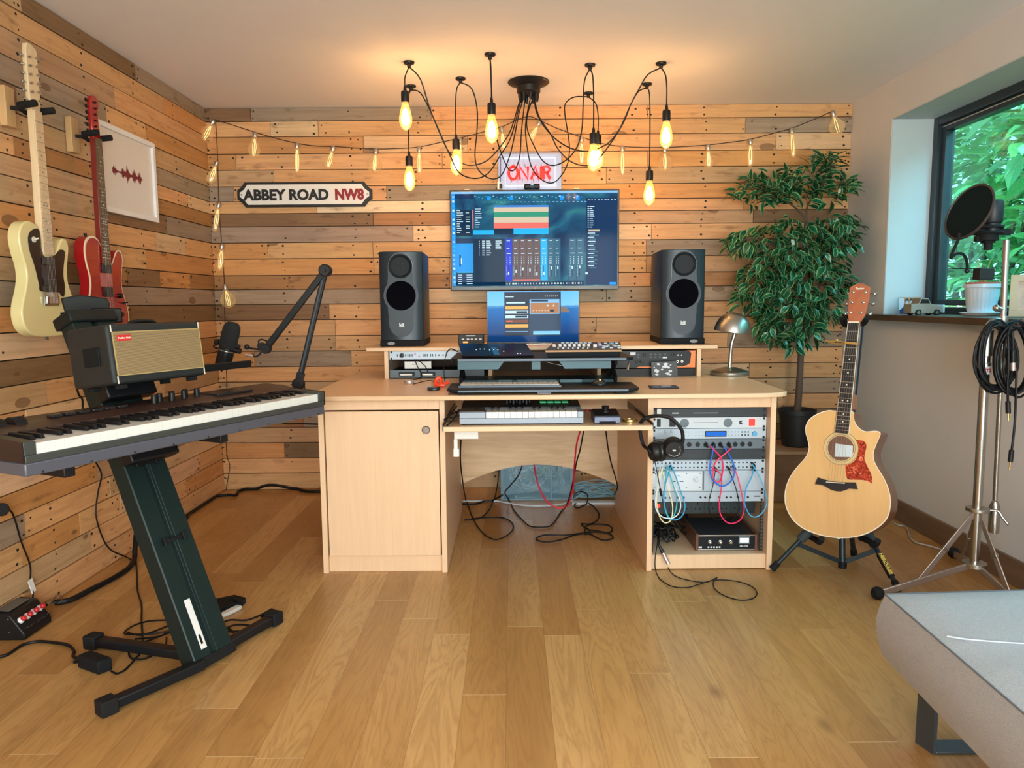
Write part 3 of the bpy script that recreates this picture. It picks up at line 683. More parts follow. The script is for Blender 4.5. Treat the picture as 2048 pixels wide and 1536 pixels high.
# ------------------------------------------------------------------ spider chandelier
ch = thing('spider_chandelier', (.095, 3.92, H), 'black spider chandelier with eight lit filament bulbs looped from ceiling hooks', 'chandelier')
rc = at(1057, 168, Z=H-.012); rx, ry = rc.x, rc.y
make('ceiling_rose', G().lathe([(.02,0),(.105,0),(.107,-.006),(.10,-.012),(.062,-.026),(.060,-.055),(.052,-.062),(.001,-.062)], (rx, ry, H), (0,0,1), 36, cap=False), M_black, ch)
for i in range(8):
    a = 2*PI*i/8+.2; q = Vector((rx+.045*math.cos(a), ry+.045*math.sin(a), H-.06))
    make('cord_grip', G().lathe([(.010,0),(.010,-.018),(.0065,-.034),(.004,-.040)], q, (0,0,1), 12), M_black, ch)
PEND = [((818,126),(810,183),[(819,130),(841,159),(859,216),(877,259),(901,313),(919,346),(950,357),(977,346),(1001,310),(1022,274),(1040,207),(1043,192)]),
 ((822,173),(818,313),[(824,175),(841,186),(862,225),(880,268),(898,304),(925,327),(950,330),(977,319),(1004,289),(1022,259),(1037,210),(1042,194)]),
 ((921,158),(912,279),[(925,160),(943,177),(954,216),(954,262),(950,304),(953,331),(965,349),(986,358),(1004,349),(1019,313),(1028,277),(1037,231),(1046,196)]),
 ((980,110),(983,207),[(981,116),(984,200),(990,262),(994,280),(1006,316),(1019,340),(1031,337),(1040,310),(1043,262),(1050,196)]),
 ((1180,131),(1187,267),[(1177,136),(1169,162),(1166,213),(1164,256),(1155,292),(1134,319),(1107,331),(1086,322),(1068,292),(1054,256),(1056,225),(1065,196)]),
 ((1177,187),(1196,271),[(1174,190),(1149,194),(1131,207),(1130,231),(1136,268),(1139,298),(1134,331),(1116,359),(1098,366),(1077,354),(1062,331),(1054,292),(1051,250),(1060,196)]),
 ((1322,128),(1333,221),[(1316,133),(1295,150),(1277,180),(1261,210),(1246,247),(1222,281),(1201,295),(1174,303),(1140,296),(1110,277),(1086,250),(1072,222),(1069,194)]),
 ((1294,169),(1299,342),[(1292,173),(1277,183),(1261,210),(1249,237),(1234,268),(1204,310),(1186,328),(1165,331),(1140,322),(1116,298),(1101,268),(1080,237),(1072,213),(1069,194)])]
M_lit = clear('lit_bulb_glass', (1,.82,.55), .06, .02, emit=(1,.42,.10), es=.42)
M_core = glow('bright_filament_core', (1,.80,.50), 6)
for hk, sk, cord in PEND:
    hp = at(hk[0], hk[1]+3, Z=H-.012); Y = hp.y; hp.z = H
    make('ceiling_hook', G().lathe([(.008,-.026),(.010,-.012),(.024,-.009),(.026,-.003),(.026,0)], hp, (0,0,1), 20), M_black, ch)
    sp_ = at(sk[0], sk[1], Y=Y); sp_.x = at(sk[0], sk[1], Y=Y).x
    n = len(cord); pts = []
    for i, c_ in enumerate(cord):
        yy = Y+(ry-Y)*(i/(n-1)); q = at(c_[0], c_[1], Y=yy); pts.append(q)
    top = hp+Vector((0,0,-.022)); pts[0] = top; pts[-1].z = min(pts[-1].z, H-.09)
    side = Vector((1 if sp_.x > hp.x else -1, 0, 0))
    dn = [top, top+Vector(((sp_.x-top.x)*.75, 0, -.035)), Vector((sp_.x, Y, (top.z+sp_.z)/2)), sp_+Vector((0,0,.02)), sp_]
    make('cord', G().tube(dn, .0032, 6, k=5).tube(pts, .0032, 6, k=4), M_cable, ch)
    so = make('socket', G().lathe([(.004,.028),(.007,.020),(.008,.004),(.018,0),(.0195,-.008),(.0195,-.042),(.018,-.05)], sp_, (0,0,1), 18), M_black, ch)
    bo = sp_+Vector((0,0,-.048))
    b = make('bulb', G().lathe([(.0135,0),(.016,-.012),(.026,-.045),(.0315,-.075),(.0305,-.092),(.024,-.112),(.012,-.126),(.002,-.131)], bo, (0,0,1), 24, cap=False), M_lit, ch)
    make('glowing_core', G().lathe([(.004,-.030),(.0115,-.036),(.018,-.062),(.0205,-.082),(.017,-.098),(.005,-.106)], bo, (0,0,1), 16), M_core, b)
    l = lamp('bulb_light', 'POINT', bo+Vector((0,0,-.07)), 3.6, (1,.56,.24), radius=.028)

# ------------------------------------------------------------------ the studio desk
ZT = .757
DY = 2.975
dk = thing('studio_desk', (.14, 3.4, 0), 'large beech studio desk with a door cabinet, rack bay and raised rear shelf', 'desk')
def corner_top(x0, x1, y0, y1, r0=.05, r1=.14):
    P = []
    for cx, cy, r, a0 in ((x1-r1, y0+.055, .055, -90),):
        pass
    P += [(x0+.05, y0), (x1-.16, y0)]
    P += [(x1-.16+.145*math.sin(math.radians(a)), y0+.085-.085*math.cos(math.radians(a))) for a in range(10, 91, 10)]
    P += [(x1, y1-.03), (x1-.03, y1), (x0+.03, y1), (x0, y1-.03), (x0, y0+.08), (x0+.015, y0+.02)]
    return P
make('desktop', G().prism(corner_top(-.83, 1.13, 2.885, 3.97), (0,0,0), UX, UY, UZ, ZT-.019, ZT), M_mapleH, dk, bevel=.004, seg=3)
for x in (-.795, -.298): make('side_panel', G().box(x, x+.022, DY, 3.9, 0, ZT-.019), M_maple, dk, bevel=.001)
for x in (.556, 1.058): make('side_panel', G().box(x, x+.022, DY, 3.9, 0, ZT-.019), M_maple, dk, bevel=.001)
make('cabinet_rail', G().box(-.773, -.298, DY+.012, DY+.03, .688, ZT-.019), M_maple, dk, bevel=.001)
door = make('cabinet_door', G().box(-.768, -.303, DY+.004, DY+.022, .073, .683), M_maple, dk, bevel=.0015)
kp = at(852, 860, Y=DY+.004)
make('round_lock', G().lathe([(.017,0),(.017,.004),(.014,.007),(.010,.007),(.009,.004),(.001,.004)], kp, (0,-1,0), 24), mat('lock_nickel', (.20,.16,.15), .4, .7), door)
make('plinth', G().box(-.773, -.298, DY+.02, DY+.038, .0, .068), M_maple, dk, bevel=.001)
make('rack_rail', G().box(.578, 1.058, DY+.006, DY+.024, .688, ZT-.019), M_maple, dk, bevel=.001)
RF = at(1410,1108,Y=DY+.02).z
make('rack_floor', G().box(.578, 1.058, DY+.02, 3.86, RF-.02, RF), M_maple, dk, bevel=.001)
make('rack_plinth', G().box(.578, 1.058, DY+.012, DY+.03, .004, RF-.001), M_maple, dk, bevel=.001)
make('rack_back_panel', G().box(.578, 1.058, 3.86, 3.875, RF, .72), mat('shaded_back_board', (.30,.2,.12), .6), dk)  # shade inside the bay is put into the board's darker colour
make('cabinet_back_panel', G().box(-.773, -.298, 3.86, 3.875, .0, .72), mat('shaded_back_board'), dk)
# arched modesty panel
pA = [(-.298,.73),(-.298,.150)]
for i in range(13):
    u = -1+2*i/12; pA.append((.129+u*.425, .150+.115*math.cos(u*PI/2)**.9 if abs(u) < 1 else .150))
pA += [(.556,.150),(.556,.73)]
make('modesty_panel', G().prism(pA, (0,3.84,0), UX, UZ, (0,1,0), 0, .018), M_oakp, dk)
# raised shelf
HY0, HY1, HZ = 3.565, 3.96, .9095
make('raised_shelf', G().box(-.705, .998, HY0-.01, HY1, HZ-.018, HZ), M_mapleH, dk, bevel=.003)
for x in (-.620, .900, -.115, .415): make('shelf_support', G().box(x, x+.02, HY0, HY1, ZT, HZ-.018), M_maple, dk, bevel=.001)
make('shelf_back', G().box(-.6, .9, HY1-.014, HY1-.002, ZT, HZ-.02), mat('dark_board', (.08,.05,.035), .7), dk)
# pull-out shelf
PZ = at(1100, 862, Y=2.86).z
shf = make('keyboard_shelf', G().box(-.272, .553, 2.855, 3.30, PZ, PZ+.020), M_mapleH, dk, bevel=.002)
for x in (-.276, .553): make('runner', G().box(x, x+.004, 2.86, 3.5, PZ+.002, PZ+.03), mat('dark_runner', (.05,.05,.05), .4, .7), shf)
make('keyboard_tray_back', G().box(-.276, .556, 3.5, 3.515, .60, .73), M_oakp, dk)

M_silver = mat('silver_panel', (.42,.50,.60), .40, .2)
M_white2 = mat('white_panel', (.54,.60,.68), .4)
M_grey = mat('grey_panel', (.11,.145,.18), .45, .2)
M_vent = mesh_mat('perforated_black', (.022,.032,.045), (.002,.003,.004), 900)
M_dark = mat('dark_panel', (.006,.009,.014), .4, spec=.3)
M_bluelcd = glow('blue_display', (.03,.16,.62), .55)
M_redlit = glow('red_neon_switch', (1,.04,.03), 1.3)
def ry_(px): return px
def panel(name, label, cat, x0, x1, ztop, zbot, Y, m, depth=.22, handles=False, group=None):
    t = thing(name, ((x0+x1)/2, Y+depth/2, zbot), label, cat, group)
    make('chassis', G().box(x0+.02, x1-.02, Y+.004, Y+depth, zbot+.001, ztop-.001), M_dark, t)
    f = make('front_panel', G().box(x0, x1, Y, Y+.004, zbot+.0008, ztop-.0008), m, t, bevel=.0006)
    g = G()
    for x in (x0+.010, x1-.010):
        for z in ((ztop-.007), (zbot+.007)): g.lathe([(.0052,0),(.005,.0025),(.002,.003)], (x, Y, z), (0,-1,0), 10)
    make('rack_screw', g, M_black, t)
    return t, f
def dots(g, xs, zs, Y, r, h=.002, n=10):
    for x in xs:
        for z in zs: g.cyl((x, Y, z), (x, Y-h, z), r, n=n)
    return g
def lin(a, b, n): return [a+(b-a)*i/(n-1) for i in range(n)]
RX0, RX1, RY = .580, 1.056, DY+.045
def rz(py): return at(1410, py, Y=RY).z
def rx_(px, py=900): return at(px, py, Y=RY).x
# rack strips with square holes
for x in (RX0-.0, RX1-.012):
    g = G(); g.box(x-.0015 if x < .7 else x, x+.0135, RY+.006, RY+.009, RF+.001, rz(815))
    s = make('rack_strip', g, mat('rack_strip_black', (.012,.012,.012), .5), dk)
    g = G(); z = RF+.01
    while z < .30: g.box(x+.004, x+.010, RY+.0045, RY+.0062, z, z+.0075); z += .0148
    make('square_hole', g, mat('grey_hole', (.10,.11,.12), .5), s, kind='stuff')
t, f = panel('rack_vent_panel', 'black perforated vent panel at the top of the desk rack', 'rack panel', RX0, RX1, rz(816), rz(834.5), RY, M_vent)
make('label_strip', G().box(rx_(1313), rx_(1321), RY-.001, RY, rz(834), rz(816.5)), M_white, t)
make('printed_mark', G().box(rx_(1343), rx_(1356), RY-.0006, RY, rz(827.5), rz(824.5)).box(rx_(1385), rx_(1434), RY-.0006, RY, rz(826.6), rz(825.4)), mat('grey_ink', (.3,.33,.36), .5), t)
t, f = panel('power_amplifier', 'white rack unit with two round grilles and a red rocker switch', 'rack unit', RX0, RX1, rz(834.5), rz(857), RY, M_white2)
for px in (1368, 1454.5): make('round_grille', G().lathe([(.0185,0),(.018,.003),(.001,.004)], (rx_(px), RY, rz(846)), (0,-1,0), 28), mat('grille_grey', (.12,.16,.20), .5), t)
make('rocker_switch', G().box(rx_(1496), rx_(1508), RY-.004, RY, rz(852), rz(838.5)), M_redlit, t, bevel=.001)
make('dark_badge', G().text('K', (rx_(1481), RY-.001, rz(845.5)), UX, UZ, .020, .001, bold=.06), M_dark, t)
make('slot', G().box(rx_(1313), rx_(1320.5), RY-.001, RY, rz(853), rz(837)).box(rx_(1338), rx_(1350.5), RY-.001, RY, rz(853), rz(838)), M_dark, t)
make('printed_line', G().box(rx_(1386), rx_(1435), RY-.0006, RY, rz(845.6), rz(844.6)), M_grey, t)
t, f = panel('effects_processor', 'silver rack unit with a blue display and rows of small buttons', 'rack unit', RX0, RX1, rz(857), rz(878), RY, M_silver)
dsp = make('display', G().box(rx_(1409), rx_(1452), RY-.002, RY, rz(873.5), rz(862)), M_dark, t)
make('lit_text', G().box(rx_(1411), rx_(1450), RY-.0025, RY-.002, rz(872), rz(863.5)), M_bluelcd, dsp)
g = G()
dots(g, [rx_(v) for v in (1369,1376,1391,1398,1404,1456,1463,1470,1476)], [rz(864), rz(871)], RY, .0022)
make('button', g, mat('button_grey', (.33,.36,.40), .4), t, kind='stuff')
make('black_button', dots(G(), [rx_(v) for v in (1483,1489.5,1495.5)], [rz(864.5), rz(870.5)], RY, .003), M_dark, t)
for v in (1318, 1330, 1343): make('knob', G().lathe([(.0065,0),(.006,.006),(.001,.007)], (rx_(v), RY, rz(863)), (0,-1,0), 16), mat('knob_blue_grey', (.42,.5,.6), .4), t)
make('data_wheel', G().lathe([(.0105,0),(.0095,.007),(.001,.008)], (rx_(1508), RY, rz(868)), (0,-1,0), 20), mat('light_blue_knob', (.08,.35,.65), .4), t)
t, f = panel('microphone_patch_panel', 'grey rack panel holding a row of round microphone sockets', 'rack unit', RX0, RX1, rz(878), rz(898.5), RY, M_grey)
for px in (1331, 1345, 1360, 1378, 1395, 1411, 1426, 1440, 1457, 1470, 1484.5, 1499.5):
    make('round_socket', G().lathe([(.0098,0),(.0098,.002),(.0075,.002),(.0075,.0005),(.0005,.0005)], (rx_(px), RY, rz(889)), (0,-1,0), 18).ball((rx_(px), RY-.001, rz(884.5)), .0022, n=8, k=5), M_dark, t)
t, f = panel('rack_vent_panel', 'dark perforated vent panel between the round sockets and the patchbay', 'rack panel', RX0, RX1, rz(898.5), rz(919), RY, M_vent)
t, f = panel('patchbay', 'silver patchbay with two rows of black jack sockets', 'rack unit', RX0, RX1, rz(919), rz(941), RY, M_silver)
xs = [rx_(1340+i*8.05) for i in range(9)]+[rx_(1414+i*8.05) for i in range(13)]+[rx_(1300+i*8) for i in range(5)]
make('jack_socket', dots(G(), xs, [rz(925.5), rz(934.5)], RY, .0031, .0025), M_dark, t, kind='stuff')
make('printed_line', G().box(rx_(1345), rx_(1405), RY-.0006, RY, rz(939.7), rz(939)).box(rx_(1412), rx_(1505), RY-.0006, RY, rz(939.7), rz(939)).box(rx_(1345), rx_(1405), RY-.0006, RY, rz(921.7), rz(921)).box(rx_(1412), rx_(1505), RY-.0006, RY, rz(921.7), rz(921)), M_grey, t)
t, f = panel('preamplifier', 'tall silver rack unit with a meter window and one round dial', 'rack unit', RX0, RX1, rz(941), rz(983), RY, M_silver)
make('raised_plate', G().box(rx_(1304), rx_(1407), RY-.0015, RY, rz(981), rz(944)), mat('pale_silver', (.60,.66,.74), .35, .2), t, bevel=.0006)
make('grip_bar', G().box(rx_(1302.5), rx_(1305), RY-.008, RY, rz(980), rz(942)).box(rx_(1406), rx_(1408.5), RY-.008, RY, rz(980), rz(942)), M_grey, t)
make('dial', G().lathe([(.013,0),(.0125,.005),(.008,.006),(.0075,.012),(.001,.013)], (rx_(1393), RY-.0015, rz(958)), (0,-1,0), 24), M_white2, t)
g = G()
for i in range(9):
    a = PI*(.15+.7*i/8); g.box(rx_(1357)+.011*math.cos(a)-.0006, rx_(1357)+.011*math.cos(a)+.0006, RY-.002, RY-.0015, rz(955)+.009*math.sin(a)-.0012, rz(955)+.009*math.sin(a)+.0012)
g.box(rx_(1344), rx_(1352), RY-.002, RY-.0015, rz(963), rz(961.3)).box(rx_(1360), rx_(1368), RY-.002, RY-.0015, rz(963), rz(961.3))
for px in (1311, 1374, 1401):
    for py in (946.5, 975): g.cyl((rx_(px), RY-.0015, rz(py)), (rx_(px), RY-.003, rz(py)), .002, n=8)
make('printed_scale', g, M_dark, t)
t, f = panel('equaliser', 'slim silver rack unit with a row of small black knobs above the power strip', 'rack unit', RX0, RX1, rz(983), rz(1003.5), RY, M_silver)
for px in (1332, 1342, 1356, 1369, 1403, 1412, 1422, 1441, 1455, 1464, 1478, 1498): make('knob', G().lathe([(.0042,0),(.0038,.007),(.001,.0075)], (rx_(px), RY, rz(994.5)), (0,-1,0), 12).beam((rx_(px)-.002, RY-.0078, rz(994.5)-.002), (rx_(px)+.002, RY-.0078, rz(994.5)+.002), .001, .0005), M_dark, t)
make('badge', G().box(rx_(1511), rx_(1523), RY-.0008, RY, rz(994.5), rz(992)), M_grey, t)
ps = thing('power_strip', ((RX0+RX1)/2, RY+.12, rz(1035)), 'black rack power strip of wall sockets with a red neon light', 'power strip')
make('chassis', G().box(RX0+.014, RX1-.014, RY+.07, RY+.13, rz(1037), rz(1006)), mat('teal_black', (.012,.022,.028), .4), ps, bevel=.002)
for i in range(6):
    px = 1352+i*27; x = rx_(px)+.0
    s = make('wall_socket', G().box(x-.026, x+.026, RY+.068, RY+.071, rz(1034), rz(1009)), mat('socket_black', (.016,.030,.038), .35), ps, bevel=.001)
    make('pin_slot', G().box(x-.002, x+.002, RY+.067, RY+.069, rz(1018), rz(1013)).box(x-.013, x-.007, RY+.067, RY+.069, rz(1028), rz(1025)).box(x+.007, x+.013, RY+.067, RY+.069, rz(1028), rz(1025)), M_blackm, s)
make('neon_light', G().ball((rx_(1320)+.01, RY+.068, rz(1020)), .009, n=14, k=8), M_redlit, ps)
# compressor with wooden cheeks on the rack floor
cx0, cx1, cy = rx_(1402), rx_(1517), DY+.06
cz0, cz1 = .1055, at(1460, 1069, Y=cy).z
cz0 = RF+.0005
cp = thing('compressor', ((cx0+cx1)/2, cy+.12, RF), 'vintage black compressor with walnut cheeks and a white meter on the rack floor', 'compressor')
M_wal = grain_mat('walnut_cheek', (.17,.075,.05), (.09,.035,.022), (20, 3, 20), .45, .7)
make('case', G().box(cx0, cx1, cy+.006, cy+.26, cz0+.004, cz1-.002), mat('charcoal_case', (.03,.037,.045), .35), cp, bevel=.002)
for x in (cx0-.010, cx1): make('wooden_cheek', G().box(x, x+.010, cy-.004, cy+.265, cz0, cz1+.004), M_wal, cp, bevel=.001)
fp = make('front_panel', G().box(cx0, cx1, cy, cy+.006, cz0+.008, cz1-.008), M_dark, cp)
make('metal_trim', G().box(cx0, cx1, cy-.003, cy+.006, cz1-.007, cz1-.001).box(cx0, cx1, cy-.003, cy+.006, cz0+.002, cz0+.008), M_steel, cp, bevel=.001)
zc = (cz0+cz1)/2
for px in (1420, 1441, 1461.5): make('knob', G().lathe([(.009,0),(.0085,.002),(.006,.003),(.0055,.012),(.001,.013)], (at(px, 1085, Y=cy).x, cy, at(px, 1084, Y=cy).z), (0,-1,0), 18), M_chrome, cp)
x = at(1488, 1080, Y=cy).x; zz = at(1488, 1080, Y=cy).z
mt_ = make('meter', G().box(x-.024, x+.024, cy-.004, cy, zz-.016, zz+.018), M_grey, cp, bevel=.001)
make('meter_face', G().box(x-.019, x+.019, cy-.0048, cy-.004, zz-.010, zz+.010), mat('meter_face_white', (.72,.80,.80), .4, emit=(.7,.85,.85), es=.25), mt_)
g = G()
for px in (1417.5, 1421, 1437, 1443, 1449, 1455, 1461): g.box(at(px, 1, Y=cy).x-.0035+.0075, at(px, 1, Y=cy).x+.003+.0075, cy-.003, cy, cz0+.013, cz0+.019)
make('push_button', g, M_white, cp)
make('lettering', G().text('dbx 160', (x+.0, cy-.0005, cz0+.0205), UX, UZ, .0105, .0006, bold=.03), mat('white_ink', (.7,.7,.7), .5), cp)
# coiled leads on the rack floor
rr = random.Random(11); g = G()
for i in range(9):
    cxx, cyy, r = .66+rr.uniform(-.03,.03), 3.14+rr.uniform(-.04,.06), rr.uniform(.035,.07)
    pts = [(cxx+r*math.cos(a*PI/4)*rr.uniform(.8,1.2), cyy+r*math.sin(a*PI/4)*1.3, RF+.007+i*.006+rr.uniform(0,.05)) for a in range(8)]
    g.tube(pts, .0035, 6, closed=True, k=4)
for i in range(5): g.tube([(.62+rr.uniform(0,.06), 3.1, RF+.02+.03*i), (.68, 3.14+.02*i, RF+.12+rr.uniform(-.02,.04)), (.74+rr.uniform(0,.04), 3.2, RF+.02+.03*i), (.80, 3.3, RF+.05)], .004, 6, k=5)
make('coiled_cable', g, M_cable, label='tangle of black leads on the rack floor beside the walnut compressor', cat='cable')

def cable(name, paths, r, m, label, cat='cable', extra=None, group=None, k=6):
    g = G()
    for p in paths: g.tube(p, r, 8, k=k)
    return make(name, g, m, label=label, cat=cat, group=group)
M_pink = mat('pink_cable', (.75,.02,.12), .4); M_blue = mat('blue_cable', (.01,.12,.62), .4); M_cyan = mat('light_blue_cable', (.03,.32,.62), .4); M_yel = mat('pale_yellow_cable', (.75,.70,.42), .45); M_wc = mat('white_cable', (.68,.74,.78), .45); M_teal = mat('teal_cable', (.03,.42,.55), .4); M_green = mat('green_cable', (.03,.28,.22), .45)
def rk(pts, d=.03): return [at(p[0], p[1], Y=RY-(p[2] if len(p) > 2 else d)) for p in pts]
def patch(name, pts, r, m, label, plugs=(), n=None, group=None):
    t = thing(name, rk([pts[0]])[0], label, 'patch cable', group); make('lead', G().tube(rk(pts), r, 8), m, t)
    for (px, py) in plugs:
        q = at(px, py, Y=RY); make('plug', G().cyl(q+Vector((0,.0,0)), q+Vector((0,-.03,-.004)), .0052, n=12), M_black, t)
patch('patch_cable', [(1421,892,.025),(1436,908,.035),(1441,915,.04),(1446,930,.045),(1444,950,.045),(1440,962,.04),(1431,963,.035),(1426,950,.03),(1426,940,.03),(1433,922,.035),(1452,906,.035),(1463,895,.025)], .0032, M_pink, 'pink microphone lead crossing over itself below the round sockets', [(1411,889),(1457,889)])
patch('patch_cable', [(1427,892,.025),(1424,912,.035),(1419,935,.045),(1423,955,.05),(1434,968,.05),(1447,972,.05),(1462,962,.05),(1469,945,.045),(1466,925,.04),(1457,908,.035),(1448,894,.025)], .0032, M_blue, 'thick blue microphone lead looped between two round sockets', [(1426,889),(1440,889)])
patch('patch_cable', [(1430,938,.03),(1442,950,.04),(1443,975,.05),(1439,1000,.055),(1440,1025,.055),(1450,1042,.055),(1464,1047,.055),(1480,1040,.055),(1488,1022,.055),(1486,1000,.055),(1477,960,.045),(1468,933,.03)], .0027, M_pink, 'long pink patch lead hanging low over the compressor', [(1430,936),(1466,932)])
patch('patch_cable', [(1504,928,.03),(1512,940,.045),(1524,965,.055),(1532,990,.06),(1532,1012,.06),(1522,1028,.06),(1510,1034,.06),(1498,1028,.06),(1489,1005,.055),(1493,975,.05),(1503,955,.045),(1508,935,.03)], .0025, M_cyan, 'light blue patch lead looped at the right end of the patchbay', [(1504,926),(1505,935)])
patch('patch_cable', [(1334,930,.03),(1331,960,.045),(1328,1000,.055),(1332,1025,.06),(1342,1040,.06),(1350,1025,.06),(1354,1000,.055),(1350,980,.05),(1340,950,.045),(1337,932,.03)], .0025, M_teal, 'teal patch lead looped at the left of the patchbay')
patch('patch_cable', [(1342,930,.03),(1352,955,.045),(1362,985,.05),(1370,1012,.06),(1364,1032,.06),(1350,1040,.06),(1338,1035,.06),(1330,1015,.06),(1327,990,.055),(1333,960,.05),(1341,935,.03)], .0025, M_cyan, 'light blue patch lead looped below the headphones', [(1341,932)])
patch('patch_cable', [(1320,935,.03),(1317,965,.045),(1313,1000,.055),(1318,1030,.06),(1328,1045,.06),(1340,1042,.06),(1345,1025,.06),(1343,1000,.055),(1330,960,.045),(1323,937,.03)], .0024, M_yel, 'pale yellow patch lead looped at the left of the rack')
patch('patch_cable', [(1325,935,.03),(1316,970,.05),(1311,1000,.06),(1313,1020,.065),(1325,1034,.065),(1345,1036,.065),(1358,1025,.065),(1361,1005,.06),(1350,975,.05),(1335,940,.03)], .0024, M_wc, 'white patch lead looped behind the teal one')
patch('patch_cable', [(1431,940,.03),(1425,975,.04),(1418,1000,.05),(1420,1025,.05),(1432,1040,.045),(1452,1036,.04)], .0018, M_cable, 'thin black lead hanging left of the long pink one')
patch('patch_cable', [(1456,935,.03),(1466,960,.04),(1474,985,.05),(1478,1010,.055),(1472,1032,.05),(1462,1042,.04)], .0020, M_cable, 'thin black lead hanging inside the long pink loop', [(1454,933)])
# headphones hung on the shelf corner
hp = thing('headphones', (.60, 2.9, .50), 'black over-ear headphones hooked over the corner of the pull-out shelf', 'headphones')
HYp = 2.86
def hpt(px, py, d=0): return at(px, py, Y=HYp+d)
make('headband', G().tube([hpt(1281,868,.05), hpt(1280,850,.05), hpt(1288,838,.03), hpt(1303,833,.02), hpt(1322,832,.0), hpt(1340,836,-.01), hpt(1355,848,-.02), hpt(1364,862,-.02), hpt(1366,878,-.02)], .0075, 10, k=6), M_black, hp)
make('yoke', G().tube([hpt(1366,876,-.02), hpt(1364,886,-.035), hpt(1357,884,-.05)], .008, 8).tube([hpt(1281,868,.05), hpt(1287,890,.04), hpt(1296,898,.01), hpt(1303,905,.0)], .0075, 8), M_black, hp)
def ear(c, ax, r, nm='ear_cup'):
    e = make(nm, G().lathe([(r*.55,-.004),(r*.78,-.004),(r*.98,.008),(r,.018),(r*.96,.026)], c, ax, 28), M_black, hp)
    make('ear_pad', G().lathe([(r*.5,.026),(r*.98,.026),(r*1.05,.034),(r*1.0,.046),(r*.8,.05),(r*.45,.044)], c, ax, 28), mat('leatherette', (.012,.012,.014), .35), e)
    return e
c1 = hpt(1348, 900, -.05); a1 = Vector((.10, .98, .12)).normalized(); e1 = ear(c1, a1, .041)
g = G(); xx = a1.orthogonal().normalized(); yy = a1.cross(xx)
g.tube([c1-a1*.005+(xx*math.cos(t)+yy*math.sin(t))*.024 for t in [i*.25 for i in range(14)]], .0012, 6, k=1)
make('silver_arc', g, M_steel, e1, label='thin silver arc')
make('badge', G().cb(c1-a1*.006, (.012, .002, .006)), mat('pale_ink', (.6,.6,.6), .5), e1)
ear(hpt(1303, 904, .0), Vector((.93, .2, .05)).normalized(), .040)
make('lead', G().tube([hpt(1309,918,.0), hpt(1317,960,-.0), hpt(1322,985,.0), hpt(1326,1005,.02)], .0018, 6).cyl(hpt(1320,978,0), hpt(1323,992,0), .005, n=10), M_cable, hp)
# microphone lead hanging from the rack onto the floor
ml = thing('microphone_cable', at(1425, 1165, Z=0), 'thin black microphone lead with silver plug trailing from the rack onto the floor', 'cable')
fy = DY-.02
make('lead', G().tube([at(1318,1060,Y=DY+.10), at(1315,1085,Y=DY+.02), at(1311,1110,Y=fy), at(1310,1130,Y=fy-.01)]+fl([(1312,1143),(1322,1160),(1345,1173),(1375,1175),(1400,1168),(1430,1160),(1470,1162),(1502,1172),(1514,1186),(1505,1197),(1480,1200),(1450,1192),(1430,1178),(1427,1165),(1434,1155),(1415,1164),(1390,1163),(1360,1156),(1343,1146)], .004)+[at(1336,1135,Y=fy-.03)], .0022, 6, k=5), M_cable, ml)
p, q = at(1318, 1090, Y=fy), at(1337, 1128, Y=fy-.02)
make('black_boot', G().tube([p, p.lerp(q, .42)], lambda t: .005+.004*t, 12, raw=True), M_black, ml)
make('silver_plug', G().cyl(p.lerp(q, .42), q, .0085, n=16), mat('satin_silver', (.62,.50,.50), .3, .8), ml)
make('lead', G().tube([at(1318,1060,Y=DY+.1), p], .003, 6), M_cable, ml)

# ------------------------------------------------------------------ gear in the raised shelf
HYg = HY0+.012
def hx(px, py=720): return at(px, py, Y=HYg).x
def hz(py, px=1024): return at(px, py, Y=HYg).z
def hpanel(name, label, px0, px1, py0, py1, m, d=.2, Yo=0):
    x0, x1 = hx(px0), hx(px1); z1, z0 = hz(py0, px0), hz(py1, px0)
    t = thing(name, ((x0+x1)/2, HYg+Yo+d/2, z0), label, 'rack unit')
    make('chassis', G().box(x0+.012, x1-.012, HYg+Yo+.004, HYg+Yo+d, z0+.001, z1-.001), M_dark, t)
    f = make('front_panel', G().box(x0, x1, HYg+Yo, HYg+Yo+.004, z0, z1), m, t, bevel=.0006)
    return t, f, x0, x1, z0, z1
t, f, x0, x1, z0, z1 = hpanel('studio_preamp', 'silver rack unit with slotted controls directly under the left of the raised shelf', 779, 968, 702.5, 719.5, M_silver)
zm = (z0+z1)/2; g = G()
for px in (795,811.5,816,820,824.5,846.5,850.5,855,861.5,865.5,871.5,893): g.box(hx(px)-.0025, hx(px)+.0025, HYg-.0012, HYg, zm-.006, zm+.006)
make('level_slot', g, mat('dark_teal_slot', (.03,.07,.10), .4), t, kind='stuff')
make('volume_knob', G().lathe([(.0115,0),(.011,.008),(.001,.009)], (hx(804), HYg, zm), (0,-1,0), 20), M_dark, t)
make('jack_socket', dots(G(), [hx(878), hx(886.5)], [zm], HYg, .004), M_dark, t)
make('pink_socket', dots(G(), [hx(830.5)], [zm+.006], HYg, .0045).cyl((hx(838.5), HYg, zm-.006), (hx(838.5), HYg-.002, zm-.006), .0045, n=10), mat('mauve_plastic', (.45,.22,.33), .4), t)
make('rack_screw', dots(G(), [hx(783)], [z0+.005, z1-.005], HYg, .005), M_black, t)
t, f, x0, x1, z0, z1 = hpanel('power_supply', 'small white box standing between two rack units in the left bay', 807, 861, 724, 738.5, M_white, .12, .03)
make('printed_mark', G().box(hx(822), hx(831), HYg+.0292, HYg+.03, (z0+z1)/2+.002, (z0+z1)/2+.0035).cyl((hx(836), HYg+.03, (z0+z1)/2+.003), (hx(836), HYg+.028, (z0+z1)/2+.003), .0015, n=8), M_dark, t)
